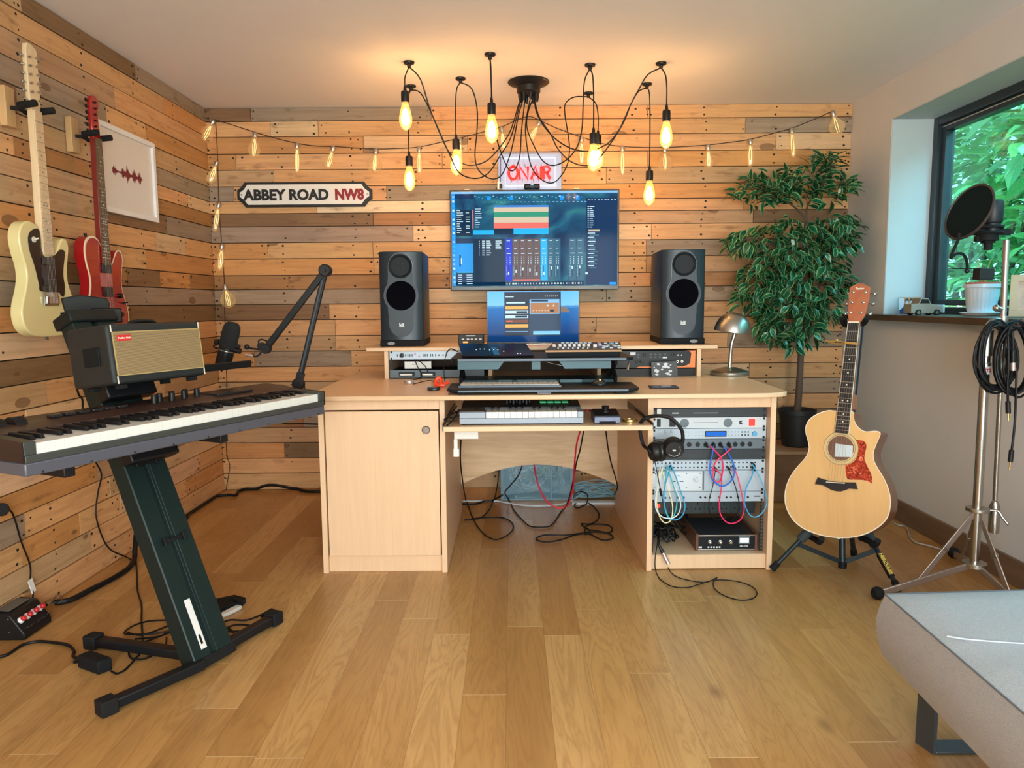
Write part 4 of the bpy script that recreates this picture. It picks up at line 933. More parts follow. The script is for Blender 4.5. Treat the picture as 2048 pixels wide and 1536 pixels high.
t, f, x0, x1, z0, z1 = hpanel('connector_panel', 'grey rack panel with two wide multi-pin sockets at desktop level', 779, 968, 740.5, 756, M_grey)
for a, b in ((797, 829), (840, 870)):
    s = make('multipin_socket', G().box(hx(a), hx(b), HYg-.003, HYg, hz(753, 779), hz(744.5, 779)), M_dark, t, bevel=.001)
    make('pin_block', G().box(hx(a+2), hx(b-5), HYg-.006, HYg-.003, hz(751, 779), hz(747.5, 779)), M_steel, s, bevel=.001)
make('rack_strip', G().box(hx(778), hx(783), HYg+.006, HYg+.01, ZT+.001, HZ-.022), M_black, dk)
t, f, x0, x1, z0, z1 = hpanel('audio_interface', 'dark audio interface with orange end trim under the right of the raised shelf', 1170, 1390, 702.5, 736.5, M_dark)
M_or = mat('orange_trim', (.85,.22,.05), .4)
g = G(); g.prism([(hx(1370),z1),(hx(1390),z1),(hx(1390),z0),(hx(1272),z0),(hx(1278),z0+.006),(hx(1366),z0+.006),(hx(1374),z0+.012),(hx(1380),z0+.022),(hx(1382),z1-.012),(hx(1378),z1-.003)], (0,HYg,0), UX, UZ, NY, 0, .004)
make('orange_trim', g, M_or, t)
g = G()
for px in (1277, 1302, 1311, 1320, 1330):
    for k in (0, 1): g.box(hx(px)-.006, hx(px)+.004, HYg-.002, HYg, z1-.022-k*.013, z1-.015-k*.013)
make('square_button', g, mat('button_dark', (.04,.05,.06), .35), t)
make('lit_button', G().box(hx(1325), hx(1334), HYg-.0025, HYg, z1-.037, z1-.030).box(hx(1260), hx(1271), HYg-.0025, HYg, z1-.020, z1-.006), mat('white_lit', (.6,.6,.65), .4), t)
for px, dz in ((1289, .019), (1345, .016), (1273, .052), (1283, .052)): make('knob', G().lathe([(.008,0),(.0075,.009),(.001,.010)], (hx(px), HYg, z1-dz), (0,-1,0), 16), M_black, t)
make('jack_socket', G().lathe([(.0065,0),(.0065,.002),(.003,.002),(.003,.0)], (hx(1355), HYg, z1-.054), (0,-1,0), 14).lathe([(.0065,0),(.0065,.002),(.003,.002),(.003,.0)], (hx(1364), HYg, z1-.054), (0,-1,0), 14), M_chrome, t)
make('small_knob', G().lathe([(.004,0),(.003,.008)], (hx(1355), HYg, z1-.022), (0,-1,0), 10).lathe([(.004,0),(.003,.008)], (hx(1362), HYg, z1-.022), (0,-1,0), 10), M_chrome, t)
hpanel('blank_rack_panel', 'black blank panel under the orange-trimmed interface', 1230, 1388, 738, 755, M_black)
# photograph leaning against the interface
c = at(1329, 753, Y=3.53); e = Vector((0, .10, 1)).normalized(); n_ = Vector((0,-1,.10)).normalized()
pc = thing('sticker_card', (c.x, 3.53, ZT), 'black and white sketch card leaning against the orange-trimmed interface', 'card')
make('card', G().prism([(-.062,0),(.064,0),(.060,.078),(-.064,.074)], (c.x, 3.53, ZT), UX, e, n_, 0, .002), mat('black_card', (.012,.014,.022), .4), pc)
g = G(); rr = random.Random(5)
for i in range(22):
    a = rr.uniform(-.050,.035); b = rr.uniform(.012,.066); k = 5+rr.randrange(3); r = rr.uniform(.004,.013)
    g.prism([(a+r*math.cos(2*PI*j/k)*rr.uniform(.6,1.5), b+r*math.sin(2*PI*j/k)*.6) for j in range(k)], (c.x, 3.53, ZT), UX, e, n_, .002, .0024+i*.00002)
make('sketch', g, mat('pale_drawing', (.62,.66,.74), .5), pc)

# ------------------------------------------------------------------ loudspeakers
M_spk = mat('dark_grey_satin', (.020,.031,.045), .38, .3); M_spkf = mat('grey_front', (.030,.040,.056), .42, .1, spec=.35)
def speaker(xc, Y, z0, rz_, label, lx):
    t = thing('studio_speaker', (xc, Y+.19, z0), label, 'loudspeaker', rz=rz_)
    w, h, d, zb = .108, .435, .37, .030
    pl = [(-w,-.16),(-w+.004,-.172),(-w+.035,-.19),(w-.035,-.19),(w-.004,-.172),(w,-.16),(w,.18),(-w,.18)]
    make('cabinet', G().prism(pl, (0,0,0), UX, UY, UZ, zb, zb+h), M_spk, t, local=True, bevel=.003, seg=3)
    # lobed front plate
    zc1, zc2 = zb+h-.072, zb+h-.215; P = []
    P += [(.060*math.cos(math.radians(a)), zc1+.066*math.sin(math.radians(a))) for a in range(0, 181, 15)]
    P += [(-.060, zc1-.055)]
    P += [(.084*math.cos(math.radians(a)), zc2+.084*math.sin(math.radians(a))) for a in range(140, 221, 10)]
    P += [(.060*math.cos(math.radians(a)), zb+.080+.062*math.sin(math.radians(a))) for a in range(180, 361, 15)]
    P += [(.084*math.cos(math.radians(a)), zc2+.084*math.sin(math.radians(a))) for a in range(-40, 41, 10)]
    P += [(.060, zc1-.055)]
    g = G(); g.prism(P, (0,-.190,0), UX, UZ, NY, 0, .004)
    fpl = make('front_plate', g, M_spkf, t, local=True, bevel=.0012)
    g = G(); pts = [(p[0]*1.0, -.1945, p[1]) for p in P]; g.tube(pts, .0009, 4, closed=True, k=1)
    make('groove', g, mat('pale_edge', (.20,.23,.27), .4, .3), fpl, local=True)
    make('tweeter', G().lathe([(.058,0),(.058,.003),(.055,.004),(.030,-.006),(.016,-.012),(.001,-.010)], (0,-.1945,zc1), (0,-1,0), 40), mat('tweeter_black', (.006,.010,.014), .5, spec=.2), t, local=True)
    g = G()
    for a in range(4): g.ball((.018*math.cos(a*PI/2+PI/4), -.203, zc1+.018*math.sin(a*PI/2+PI/4)), .0016, n=8, k=5)
    make('tweeter_screw', g, M_chrome, t, local=True)
    make('woofer', G().lathe([(.072,0),(.072,.004),(.068,.005),(.060,.003),(.001,.006)], (0,-.1945,zc2), (0,-1,0), 40), mat('woofer_cloth', (.002,.002,.004), .9, spec=.05), t, local=True)
    make('logo', G().text('kii', (0,-.1948,zb+.077), UX, UZ, .026, .001, bold=.05), mat('logo_white', (.6,.62,.65), .4), t, local=True)
    st = make('isolation_stand', G().box(-w-.001, w+.001, -.185, .19, 0, zb), M_blackm, t, local=True, bevel=.002)
    make('oval_badge', G().lathe([(.001,0),(.017,0),(.016,.002),(.001,.0025)], (0,0,0), (0,-1,0), 24), M_steel, st, local=True)
    b = st.children[0]; b.data.materials[0] = mat('badge_grey', (.25,.26,.28), .6); b.scale = (1.15, 1, .5); b.location = (lx, -.185, zb*.5)
    return t
speaker(-.548, 3.645, HZ, .03, 'dark grey studio speaker on the raised shelf to the left of the screens', -.055)
speaker(.857, 3.645, HZ, -.05, 'dark grey studio speaker on the raised shelf beside the desk lamp', .055)

# ------------------------------------------------------------------ wall screen
def scr(px, py, Y): return at(px, py, Y=Y)
def screen_rects(parent, Y, x0, x1, z0, z1, W_, H_, rects, prefix):
    """the picture on a screen: panes given as (u0, v0, u1, v1, material, layer) with v downward"""
    g = G(); ms = []
    for (u0, v0, u1, v1, m, lay) in rects:
        if m not in ms: ms.append(m)
        X0, X1 = x0+(x1-x0)*u0/W_, x0+(x1-x0)*u1/W_; Z1, Z0 = z1-(z1-z0)*v0/H_, z1-(z1-z0)*v1/H_
        y = Y-.0002*lay; g.add([(X0,y,Z0),(X1,y,Z0),(X1,y,Z1),(X0,y,Z1)], [(0,1,2,3)], ms.index(m))
    make(prefix, g, ms, parent, smooth=0)
def scrmat(name, col, s):
    """a lit pixel area behind glossy glass"""
    if name in MC: return MC[name]
    return mat(name, (.004,.004,.005), .08, emit=col, es=s, spec=.04)
TY = 4.305
tx0, tx1, tz0, tz1 = at(899,381,Y=TY).x, at(1239,378,Y=TY).x, at(1070,580,Y=TY).z, at(1070,379,Y=TY).z
tv = thing('wall_screen', ((tx0+tx1)/2, TY+.03, tz0), 'large wall-mounted screen showing dark recording software with orange and red tracks', 'screen')
make('casing', G().box(tx0, tx1, TY, TY+.035, tz0, tz1), mat('screen_bezel', (.014,.018,.024), .28), tv, bevel=.003)
make('wall_bracket', G().box(-.05, .32, TY+.035, YB-.025, tz0+.15, tz1-.12), M_blackm, tv)
sx0, sx1, sz0, sz1 = tx0+.010, tx1-.010, tz0+.022, tz1-.010
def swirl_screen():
    m, nt, b, N, L = nodes('screen_with_reflection')
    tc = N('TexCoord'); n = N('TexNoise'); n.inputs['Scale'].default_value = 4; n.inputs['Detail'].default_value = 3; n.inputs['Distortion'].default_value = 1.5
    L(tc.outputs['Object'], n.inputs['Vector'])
    c = ramp(nt, n.outputs['Fac'], [(.35, (.002,.012,.035)), (.52, (.004,.035,.065)), (.66, (.014,.085,.085)), (.8, (.10,.20,.17))])  # navy window background; the green swirl is a garden reflection painted into the emission
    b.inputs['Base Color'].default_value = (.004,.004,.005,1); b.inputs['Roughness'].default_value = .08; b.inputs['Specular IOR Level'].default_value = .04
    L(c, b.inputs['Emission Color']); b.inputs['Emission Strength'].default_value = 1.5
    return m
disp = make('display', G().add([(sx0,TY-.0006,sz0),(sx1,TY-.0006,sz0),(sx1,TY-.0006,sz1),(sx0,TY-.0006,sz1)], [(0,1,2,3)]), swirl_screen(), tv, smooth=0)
# layout measured in pixels of the photograph (screen from 904,388 to 1235,575)
OX, OY = 904, 388; R = []; rr = random.Random(21)
mB = scrmat('ui_pale_blue', (.22,.50,.85), .55); mD = scrmat('ui_navy', (.002,.018,.055), 1.0); mN = scrmat('ui_dark', (.002,.014,.034), 1.0)
mW = scrmat('ui_white', (.55,.75,.85), .55); mO = scrmat('ui_sand', (.62,.50,.36), .55); mR_ = scrmat('ui_coral', (.75,.16,.13), .55); mC = scrmat('ui_cyan', (.015,.42,.80), .55)
mBl = scrmat('ui_blue', (.004,.16,.55), 1.0); mRb = scrmat('ui_royal', (.005,.02,.30), 1.0); mGn = scrmat('ui_green', (.02,.16,.10), 1.0); mBr = scrmat('ui_umber', (.07,.045,.045), 1.0); mS = scrmat('ui_slate', (.02,.07,.11), 1.0)
def r(a, b, c, d, m, lay=1): R.append((a-OX, b-OY, c-OX, d-OY, m, lay))
r(904,388,1235,392,mB); r(904,392,911,573,mBl)
for i in range(20): r(905.5, 396+i*8.8, 909.5, 400+i*8.8, rr.choice([mB, mW, mC]), 2)
r(911,393,948,402,mD); r(912,423,945,475,mN); r(945,424,947,460,mR_,2)
for i in range(11):
    r(914,424+i*4.3,920+rr.uniform(0,7),425.3+i*4.3,mW,3)
    if rr.random() < .7: r(932,424+i*4.3,937+rr.uniform(0,4),425.3+i*4.3,mW,3)
r(911,479,946,489,mD); r(911,489,928,545,mBl); r(928,489,946,545,scrmat('ui_bright_blue', (.008,.28,.72), .55)); r(918,512,921,535,mN,3); r(921,518,923,530,mW,4); r(914,545,946,547,mC,3); r(911,548,946,573,mD)
for i in range(5): r(915,551+i*4.3,923,552.3+i*4.3,mW,3); r(932,551+i*4.3,944,552.3+i*4.3,mW,3)
r(947,463,988,472,mC)
for i in range(9): r(951,421+i*4.4,955+rr.uniform(0,9),422.2+i*4.4,mW,3)
r(988,415,1097,419,scrmat('ui_mid_blue', (.06,.22,.60), .55)); r(988,419,1097,428,mO); r(988,428,1097,438,mGn); r(988,438,1097,449,mO); r(988,449,1097,460,mR_); r(1027,460,1097,472,mC); r(988,460,1027,472,mN)
for i in range(30): r(950+i*7.3, 396+(i*7 % 5), 950+i*7.3+rr.uniform(1,4), 397.5+(i*7 % 5), rr.choice([mW, mC, mB]), 2)
for a in (975, 1020, 1120, 1152): r(a, 397, a+7, 405, mBl, 1)
for i in range(24): r(985+i*8, 408, 985+i*8+rr.uniform(2,5), 409.2, mB, 2)
r(946,480,1010,574,mN)
for i in range(8): r(958,484+i*3.9,959.2,485.6+i*3.9,mW,3); r(964,484+i*3.9,969,485.6+i*3.9,mW,3); r(972,484+i*3.9,979+rr.uniform(0,4),485.6+i*3.9,mW,3)
for i in range(5): r(991,484+i*3.9,999+rr.uniform(0,5),485.6+i*3.9,mW,3)
cols = [(1010,1024,mRb),(1025,1038,mBr),(1039,1052,mBr),(1053,1066,mBr),(1067,1080,mBr),(1081,1095,mC),(1096,1108,mS),(1109,1121,mS),(1138,1152,mS),(1153,1168,mS)]
for k, (a, b, m) in enumerate(cols):
    r(a,481,b,564,m,1)
    r(a+3,484,b-4,485.2,mW,3); r(a+3,499,b-5,500.2,mW,3); r(a+3,509,b-3,510.4,mW,3)
    for i in range(5): r(a+3,516+i*3.5,a+4.5,517.5+i*3.5,mW,3); r(b-5,516+i*3.5,b-3.5,517.5+i*3.5,mW,3)
    r(a+6,534,a+7,556,mN,2); f_ = rr.uniform(534,548); r(a+5.3,f_,a+8,f_+6,mW,4)
    for i in range(9): r(a+2,534+i*2.4,a+3,535+i*2.4,mW,3)
r(1025,561,1080,564,mR_,3); r(911,566,1168,573,mN)
for i in range(26): r(1012+i*6, 568, 1012+i*6+rr.uniform(1,4.5), 571, mW if i % 5 else mB, 3)
r(1172,402,1235,573,mD)
for i in range(9): r(1176+i*6.5, 405, 1176+i*6.5+rr.uniform(2,5), 406.4, mW, 3)
for i in range(11): r(1175,418+i*4,1178,419.4+i*4,mW,3); r(1179,418+i*4,1184+rr.uniform(0,5),419.4+i*4,mW,3)
r(1177,464,1199,467,mO,3)
for i in range(9): r(1176, 470+i*8, 1187+rr.uniform(0,4), 471.6+i*8, mW, 3); r(1179, 473.5+i*8, 1190+rr.uniform(0,8), 476.5+i*8, mS, 3)
r(1171,548,1176,552,mW,3); r(1220,568,1233,573,mBl,3)
screen_rects(disp, TY-.0006, sx0, sx1, sz0, sz1, 331, 187, R, 'screen_marking')
make('logo', G().text('LG', (at(1070,578,Y=TY).x, TY-.001, tz0+.010), UX, UZ, .012, .0008, bold=.03), mat('logo_grey', (.5,.5,.5), .4), tv)
# white cable clips on top edge
for px in (934, 1153, 1000):
    q = at(px, 380, Y=TY+.005); tag(make('screen_clip', G().box(q.x-.015, q.x+.015, TY-.004, TY+.03, tz1+.0005, tz1+.006), mat('clip_pale', (.72,.62,.5), .4), bevel=.001), {934: 'small pale clip on the top edge of the wall screen near its left corner', 1153: 'small pale clip on the top edge of the wall screen right of the webcam', 1000: 'small pale clip on the top edge of the wall screen below the lit sign'}[px], 'clip', 'pale clips on the wall screen')
# webcam
wq = at(1064, 373, Y=TY)
wc = thing('webcam', (wq.x, TY+.01, tz1), 'black webcam with a shiny lens clipped on the wall screen under the lit sign', 'webcam')
make('body', G().box(wq.x-.045, wq.x+.045, TY-.012, TY+.028, tz1+.003, tz1+.032), M_black, wc, bevel=.008, seg=4)
make('lens', G().lathe([(.013,0),(.012,.004),(.004,.003),(.001,.003)], (wq.x, TY-.012, tz1+.018), (0,-1,0), 24), mat('blue_lens', (.02,.08,.16), .1), wc)
make('clip', G().box(wq.x-.02, wq.x+.02, TY-.006, TY+.0, tz1-.006, tz1+.003), M_black, wc)
# neon sign
ny = TY+.035
nx0, nx1, nz0, nz1 = at(995,372,Y=ny).x, at(1125,372,Y=ny).x, tz1+.001, at(1060,303,Y=ny).z
ns = thing('neon_sign', ((nx0+nx1)/2, ny+.03, nz0), 'lit acrylic box sign with red neon ON AIR lettering standing on the wall screen', 'sign')
make('backing', G().box(nx0+.004, nx1-.004, ny+.045, ny+.05, nz0+.004, nz1-.004), mat('white_backing', (.42,.44,.50), .3, emit=(.55,.68,1.0), es=.16), ns)
g = G(); g.box(nx0, nx1, ny, ny+.003, nz0, nz1); g.box(nx0, nx0+.003, ny+.003, ny+.05, nz0, nz1); g.box(nx1-.003, nx1, ny+.003, ny+.05, nz0, nz1); g.box(nx0+.003, nx1-.003, ny+.003, ny+.05, nz1-.003, nz1); g.box(nx0+.003, nx1-.003, ny+.003, ny+.05, nz0, nz0+.003)
make('acrylic_box', g, clear('acrylic', (.97,.98,1), .05), ns)
g = G(); a, b, c_, d_ = nx0+.045, nx1-.04, nz0+.03, nz1-.03
g.tube([(a,ny+.03,c_),(b,ny+.03,c_),(b,ny+.03,d_),(a,ny+.03,d_)], .004, 8, closed=True, k=1)
make('border_tube', g, glow('white_neon', (.62,.80,1), 1.0), ns)
M_neon = glow('red_neon', (1,.02,.012), 1.1)
def stroke(g, pts, r=.0052): g.tube([(p[0], ny+.026, p[1]) for p in pts], r, 8, k=4)
cx, cz = (nx0+nx1)/2-.004, (nz0+nz1)/2-.006; hh = .036; g = G()
def letter(ch, x, w):
    if ch == 'O': g.tube([(x+w/2+w/2*math.cos(t), ny+.026, cz+hh*math.sin(t)) for t in [i*PI/5 for i in range(10)]], .0078, 8, closed=True, k=3)
    if ch == 'N': g.tube([(x,ny+.026,cz-hh),(x,ny+.026,cz+hh),(x+w,ny+.026,cz-hh),(x+w,ny+.026,cz+hh)], .0078, 8, k=1)
    if ch == 'A': g.tube([(x,ny+.026,cz-hh),(x+w/2,ny+.026,cz+hh),(x+w,ny+.026,cz-hh)], .0078, 8, k=1); g.tube([(x+w*.22,ny+.026,cz-hh*.2),(x+w*.78,ny+.026,cz-hh*.2)], .0075, 8, k=1)
    if ch == 'I': g.tube([(x+w/2,ny+.026,cz-hh),(x+w/2,ny+.026,cz+hh)], .0078, 8, k=1)
    if ch == 'R': g.tube([(x,ny+.026,cz-hh),(x,ny+.026,cz+hh),(x+w*.7,ny+.026,cz+hh*.95),(x+w*.95,ny+.026,cz+hh*.5),(x+w*.7,ny+.026,cz+.002),(x,ny+.026,cz)], .0078, 8, k=1); g.tube([(x+w*.45,ny+.026,cz),(x+w,ny+.026,cz-hh)], .0078, 8, k=1)
for chh, x, w in (('O',-.118,.052),('N',-.055,.048),('A',.012,.046),('I',.064,.012),('R',.084,.038)): letter(chh, cx+x, w)
make('red_neon_tube', g, M_neon, ns)
g = G(); rr = random.Random(2)
for i in range(16):
    x = cx-.11+i*.0148; s = -1 if i % 2 else 1; g.tube([(x, ny+.040, cz+s*.030), (x+(i-8)*.0015, ny+.040, cz+s*.052)], .0012, 5, raw=True)
make('black_standoff', g, M_black, ns)
make('pull_switch', G().tube([(nx0+.020,ny-.002,nz1-.03),(nx0+.018,ny-.004,nz0+.05)], .0018, 6, raw=True).box(nx0+.010, nx0+.028, ny-.010, ny-.001, nz0+.010, nz0+.038), M_black, ns)

# ------------------------------------------------------------------ lower screen
LY = 3.77
lx0, lx1, lz1 = at(973,580,Y=LY).x, at(1159,580,Y=LY).x, at(1065,581,Y=LY).z
lz0 = HZ+.004
ls = thing('desk_monitor', ((lx0+lx1)/2, LY+.03, HZ), 'slim desk monitor showing a blue sea wallpaper beneath the wall screen', 'monitor')
make('casing', G().box(lx0, lx1, LY, LY+.012, lz0, lz1), mat('screen_bezel'), ls, bevel=.002)
make('foot', G().box(lx0+.14, lx1-.14, LY-.03, LY+.10, HZ, HZ+.005).beam((.11, LY+.07, HZ+.005), (.11, LY+.015, HZ+.12), .05, .006), M_steel, ls, bevel=.001)
def sea():
    m, nt, b, N, L = nodes('sea_wallpaper')
    tc = N('TexCoord'); sp = N('SeparateXYZ'); L(tc.outputs['Generated'], sp.inputs[0])
    n = N('TexNoise'); n.inputs['Scale'].default_value = 30; L(tc.outputs['Object'], n.inputs['Vector'])
    v = mth(nt, 'ADD', sp.outputs['Z'], mth(nt, 'MULTIPLY', mth(nt, 'SUBTRACT', n.outputs['Fac'], .5), .03))
    L(ramp(nt, v, [(0, (.002,.022,.085)), (.3, (.003,.05,.19)), (.66, (.006,.12,.36)), (.71, (.05,.22,.45)), (.73, (.16,.42,.72)), (1, (.10,.38,.85))]), b.inputs['Emission Color'])
    b.inputs['Emission Strength'].default_value = .72; b.inputs['Base Color'].default_value = (.004,.004,.005,1); b.inputs['Roughness'].default_value = .08; b.inputs['Specular IOR Level'].default_value = .04
    return m
g = G(); g.box(lx0+.004, lx1-.004, LY-.0012, LY-.0004, lz0+.006, lz1-.004)
d2 = make('display', g, sea(), ls, smooth=0)
R = []; OX, OY = 974, 583
def r2(a, b, c, d, m, lay=1): R.append((a-OX, b-OY, c-OX, d-OY, m, lay))
mK = scrmat('ui_graphite', (.012,.020,.035), 1); mK2 = scrmat('ui_slate_blue', (.018,.035,.065), 1); mWd = scrmat('ui_wood', (.42,.19,.08), .55); mAm = scrmat('ui_amber', (.75,.42,.10), .55); mRk = scrmat('ui_rock', (.22,.17,.14), .55); mLk = scrmat('ui_light_key', (.25,.60,.85), .55)
r2(1008,584,1122,671,mK); r2(1058,598,1122,671,mK2,2); r2(1010,593,1027,594.5,mW,3)
for i in range(7): r2(1090+i*4,592,1092+i*4,593.5,mW,3)
r2(1010,603,1056,608,mN,3); r2(1012,604,1050,607,mW,4); r2(1010,612,1056,618,mAm,3); r2(1010,621,1056,627,mW,3); r2(1032,622,1054,626,mN,4); r2(1010,630,1056,636,mW,3); r2(1030,631,1054,635,mN,4); r2(1010,639,1056,645,scrmat('ui_brown', (.10,.04,.03), 1),3); r2(1012,641,1024,643,mR_,4); r2(1010,648,1056,655,mAm,3); r2(1010,662,1056,663,mB,3)
r2(1059,599,1119,628,mB,3); r2(1062,600,1096,603.5,mN,4); r2(1061,606,1118,626.5,mWd,4)
for a in (1094, 1106): r2(a,610,a+3,613,mW,5)
r2(1100,619,1108,624,mN,5)
for i in range(6): r2(1065+i*6,620,1068+i*6,622,mO,5)
r2(1066,662,1120,669,mLk,3)
for i in range(26): r2(1067.5+i*2.05,662,1068+i*2.05,666,mBl,4)
for i in range(6): r2(1122,614+i*1.8,1133+i*1.6 if i < 4 else 1140,616+i*1.8,mRk,1)
screen_rects(d2, LY-.0014, lx0+.004, lx1-.004, lz0+.006, lz1-.004, 184, 101, R, 'screen_marking')

# ------------------------------------------------------------------ riser on the desktop
ri = thing('desk_riser', (.135, 3.15, ZT), 'black two-tier sit-stand riser on the desktop below the screens', 'desk riser')
M_rise = mat('riser_black', (.007,.008,.011), .5, spec=.25); M_edge = mat('riser_edge_grey', (.07,.10,.14), .42, .2); M_teal_met = mat('teal_grey_steel', (.030,.062,.078), .4, .5)
def roundrect(x0, x1, y0, y1, c): return [(x0+c,y0),(x1-c,y0),(x1-c*.3,y0+c*.3),(x1,y0+c),(x1,y1),(x0,y1),(x0,y0+c),(x0+c*.3,y0+c*.3)]
lzt = ZT+.022
low = make('keyboard_tray', G().prism(roundrect(-.262, .512, 2.895, 3.14, .05), (0,0,0), UX, UY, UZ, lzt-.012, lzt), M_rise, ri, bevel=.003)
make('tray_lip', G().box(-.215, .462, 2.8935, 2.899, lzt-.011, lzt-.002), M_edge, low, bevel=.001)
make('handle_tab', G().box(.10, .155, 2.893, 2.93, lzt-.020, lzt-.0125), mat('tab_purple_grey', (.06,.06,.09), .4), low, bevel=.001)
make('rubber_foot', G().box(-.22, -.17, 2.91, 2.95, ZT, lzt-.0125).box(.41, .46, 2.91, 2.95, ZT, lzt-.0125).box(-.2, .45, 3.10, 3.13, ZT, lzt-.0125), M_rubber, ri)
uz = at(1085, 716, Y=3.12).z
up = make('upper_platform', G().prism(roundrect(-.262, .520, 3.115, 3.53, .03), (0,0,0), UX, UY, UZ, uz-.014, uz), M_rise, ri, bevel=.003)
make('platform_lip', G().box(-.23, .487, 3.113, 3.12, uz-.013, uz-.001), M_edge, up, bevel=.001)
g = G(); g.prism([(-.235,uz-.014),(-.03,uz-.014),(-.058,uz-.052),(-.235,uz-.052)], (0,3.17,0), UX, UZ, (0,1,0), 0, .004); make('side_plate', g, M_teal_met, ri, bevel=.001)
g = G(); g.prism([(.20,uz-.014),(.43,uz-.014),(.43,uz-.052),(.228,uz-.052)], (0,3.17,0), UX, UZ, (0,1,0), 0, .004); make('side_plate', g, M_teal_met, ri, bevel=.001)
for x in (-.225, .455): make('lift_arm', G().beam((x, 3.20, lzt), (x, 3.45, uz-.014), .012, .035).beam((x, 3.45, ZT+.02), (x, 3.20, uz-.02), .012, .03), M_rise, ri, bevel=.001)
make('gas_strut', G().cyl((.15, 3.22, uz-.025), (.24, 3.2, uz-.045), .004, n=12), M_chrome, ri)
make('centre_bracket', G().box(.085, .125, 3.18, 3.22, uz-.055, uz-.014), M_teal_met, ri, bevel=.001)
make('base_frame', G().box(-.23, .47, 3.3, 3.5, ZT, ZT+.018).box(-.06, .0, 3.13, 3.16, lzt, lzt+.014).box(.02, .19, 3.13, 3.16, lzt, lzt+.014).box(.205, .30, 3.13, 3.16, lzt, lzt+.014), M_teal_met, ri, bevel=.001)
make('release_lever', G().beam((.50,3.13,uz-.02), (.492,3.12,uz-.055), .010, .006), M_steel, ri, bevel=.001)
# computer keyboard and mouse on the tray
kb = thing('computer_keyboard', (-.01, 3.0, lzt), 'thin dark computer keyboard with grey front edge on the riser tray', 'keyboard')
kx0, kx1 = at(917,770,Y=2.97).x, at(1122,770,Y=2.97).x
make('body', G().box(kx0, kx1, 2.957, 3.075, lzt, lzt+.008), M_dark, kb, bevel=.002)
make('front_edge', G().box(kx0, kx1, 2.955, 2.9568, lzt+.001, lzt+.008), M_edge, kb)
for rr_ in range(5):
    for i in range(19 if rr_ else 12):
        w = (kx1-kx0-.012)/19; y0 = 2.975+rr_*.0195
        if rr_: make('key', G().box(kx0+.006+i*w+.001, kx0+.006+(i+1)*w-.001, y0, y0+.017, lzt+.008, lzt+.0115), mat('key_black', (.004,.005,.008), .95, spec=.0), kb)
        else: make('key', G().box(kx0+.006+i*w*19/12+.001, kx0+.006+(i+1)*w*19/12-.001, y0, y0+.017, lzt+.008, lzt+.0115), mat('key_black'), kb)
mo = at(1198, 770, Y=3.03)
ms = thing('computer_mouse', (mo.x, 3.03, lzt), 'dark computer mouse on the right of the riser tray', 'mouse')
make('shell', G().ball((mo.x, 3.03, lzt+.004), .030, sc=(1.0,1.5,.75), n=20, k=12), mat('mouse_dark', (.02,.022,.025), .2), ms)
make('scroll_wheel', G().cyl((mo.x-.003, 3.0, lzt+.024), (mo.x+.003, 3.0, lzt+.024), .005, n=12), M_brass, ms)
# slanted tablet and fader controller on the upper platform
tb = thing('tablet', (-.06, 3.25, uz), 'black glossy touch tablet tilted on a stand on the riser platform', 'tablet')
p0, p1, p2, p3 = at(925,717,Y=3.14), at(1068,715,Y=3.14), at(1052,686,Y=3.33), at(917,688,Y=3.33)
for p in (p0, p1): p.z = uz+.010
for p in (p2, p3): p.z = at(985, 687, Y=3.33).z
nn = (p1-p0).cross(p3-p0).normalized()
make('body', G().add([p0, p1, p2, p3, p0-nn*.010, p1-nn*.010, p2-nn*.010, p3-nn*.010], [(0,1,2,3),(7,6,5,4),(0,4,5,1),(1,5,6,2),(2,6,7,3),(3,7,4,0)]), mat('tablet_black', (.004,.004,.007), .15, spec=.12), tb, bevel=.002)
def tp(u, v, k=.0006): return p0.lerp(p1, u).lerp(p3.lerp(p2, u), v)+nn*k
def tq(g, u0, v0, u1, v1, k=.0006): g.add([tp(u0,v0,k), tp(u1,v0,k), tp(u1,v1,k), tp(u0,v1,k)], [(0,1,2,3)])
g = G(); tq(g, .45,.06,.53,.66); td = make('display', g, scrmat('ui_dim_blue', (.01,.05,.09), 1), tb, smooth=0)
g = G()
for u, v in ((.22,.45),(.28,.50),(.34,.50),(.41,.42),(.47,.45),(.53,.44),(.60,.30),(.78,.12),(.82,.12)): tq(g, u, v, u+.012, v+.05, .001)
make('screen_marking', g, scrmat('ui_dots', (.6,.65,.8), 1), td, smooth=0)
make('back_support', G().add([p3-nn*.010+Vector((.05,0,0)), p2-nn*.010-Vector((.05,0,0)), Vector((p2.x-.05, 3.40, uz)), Vector((p3.x+.05, 3.40, uz)), p3-nn*.014+Vector((.05,0,0)), p2-nn*.014-Vector((.05,0,0)), Vector((p2.x-.05, 3.405, uz)), Vector((p3.x+.05, 3.405, uz))], [(0,1,2,3),(7,6,5,4),(0,4,5,1),(1,5,6,2),(2,6,7,3),(3,7,4,0)]), M_rubber, tb)
fc = thing('fader_controller', (.30, 3.25, uz), 'fader control surface with white fader caps and gold front edge on the riser', 'control surface')
q0, q1, q2, q3 = at(1090,709,Y=3.14), at(1243,707,Y=3.14), at(1241,682,Y=3.33), at(1107,684,Y=3.33)
za, zb_ = uz+.032, at(1170, 684, Y=3.33).z
for p in (q0, q1): p.z = za
for p in (q2, q3): p.z = zb_
bz = uz
V = [q0, q1, q2, q3, Vector((q0.x+.012,3.155,bz)), Vector((q1.x-.004,3.155,bz)), Vector((q2.x,3.36,bz)), Vector((q3.x,3.36,bz))]
make('case', G().add(V, [(0,1,2,3),(7,6,5,4),(0,4,5,1),(1,5,6,2),(2,6,7,3),(3,7,4,0)]), mat('controller_dark', (.016,.020,.026), .4), fc, bevel=.002)
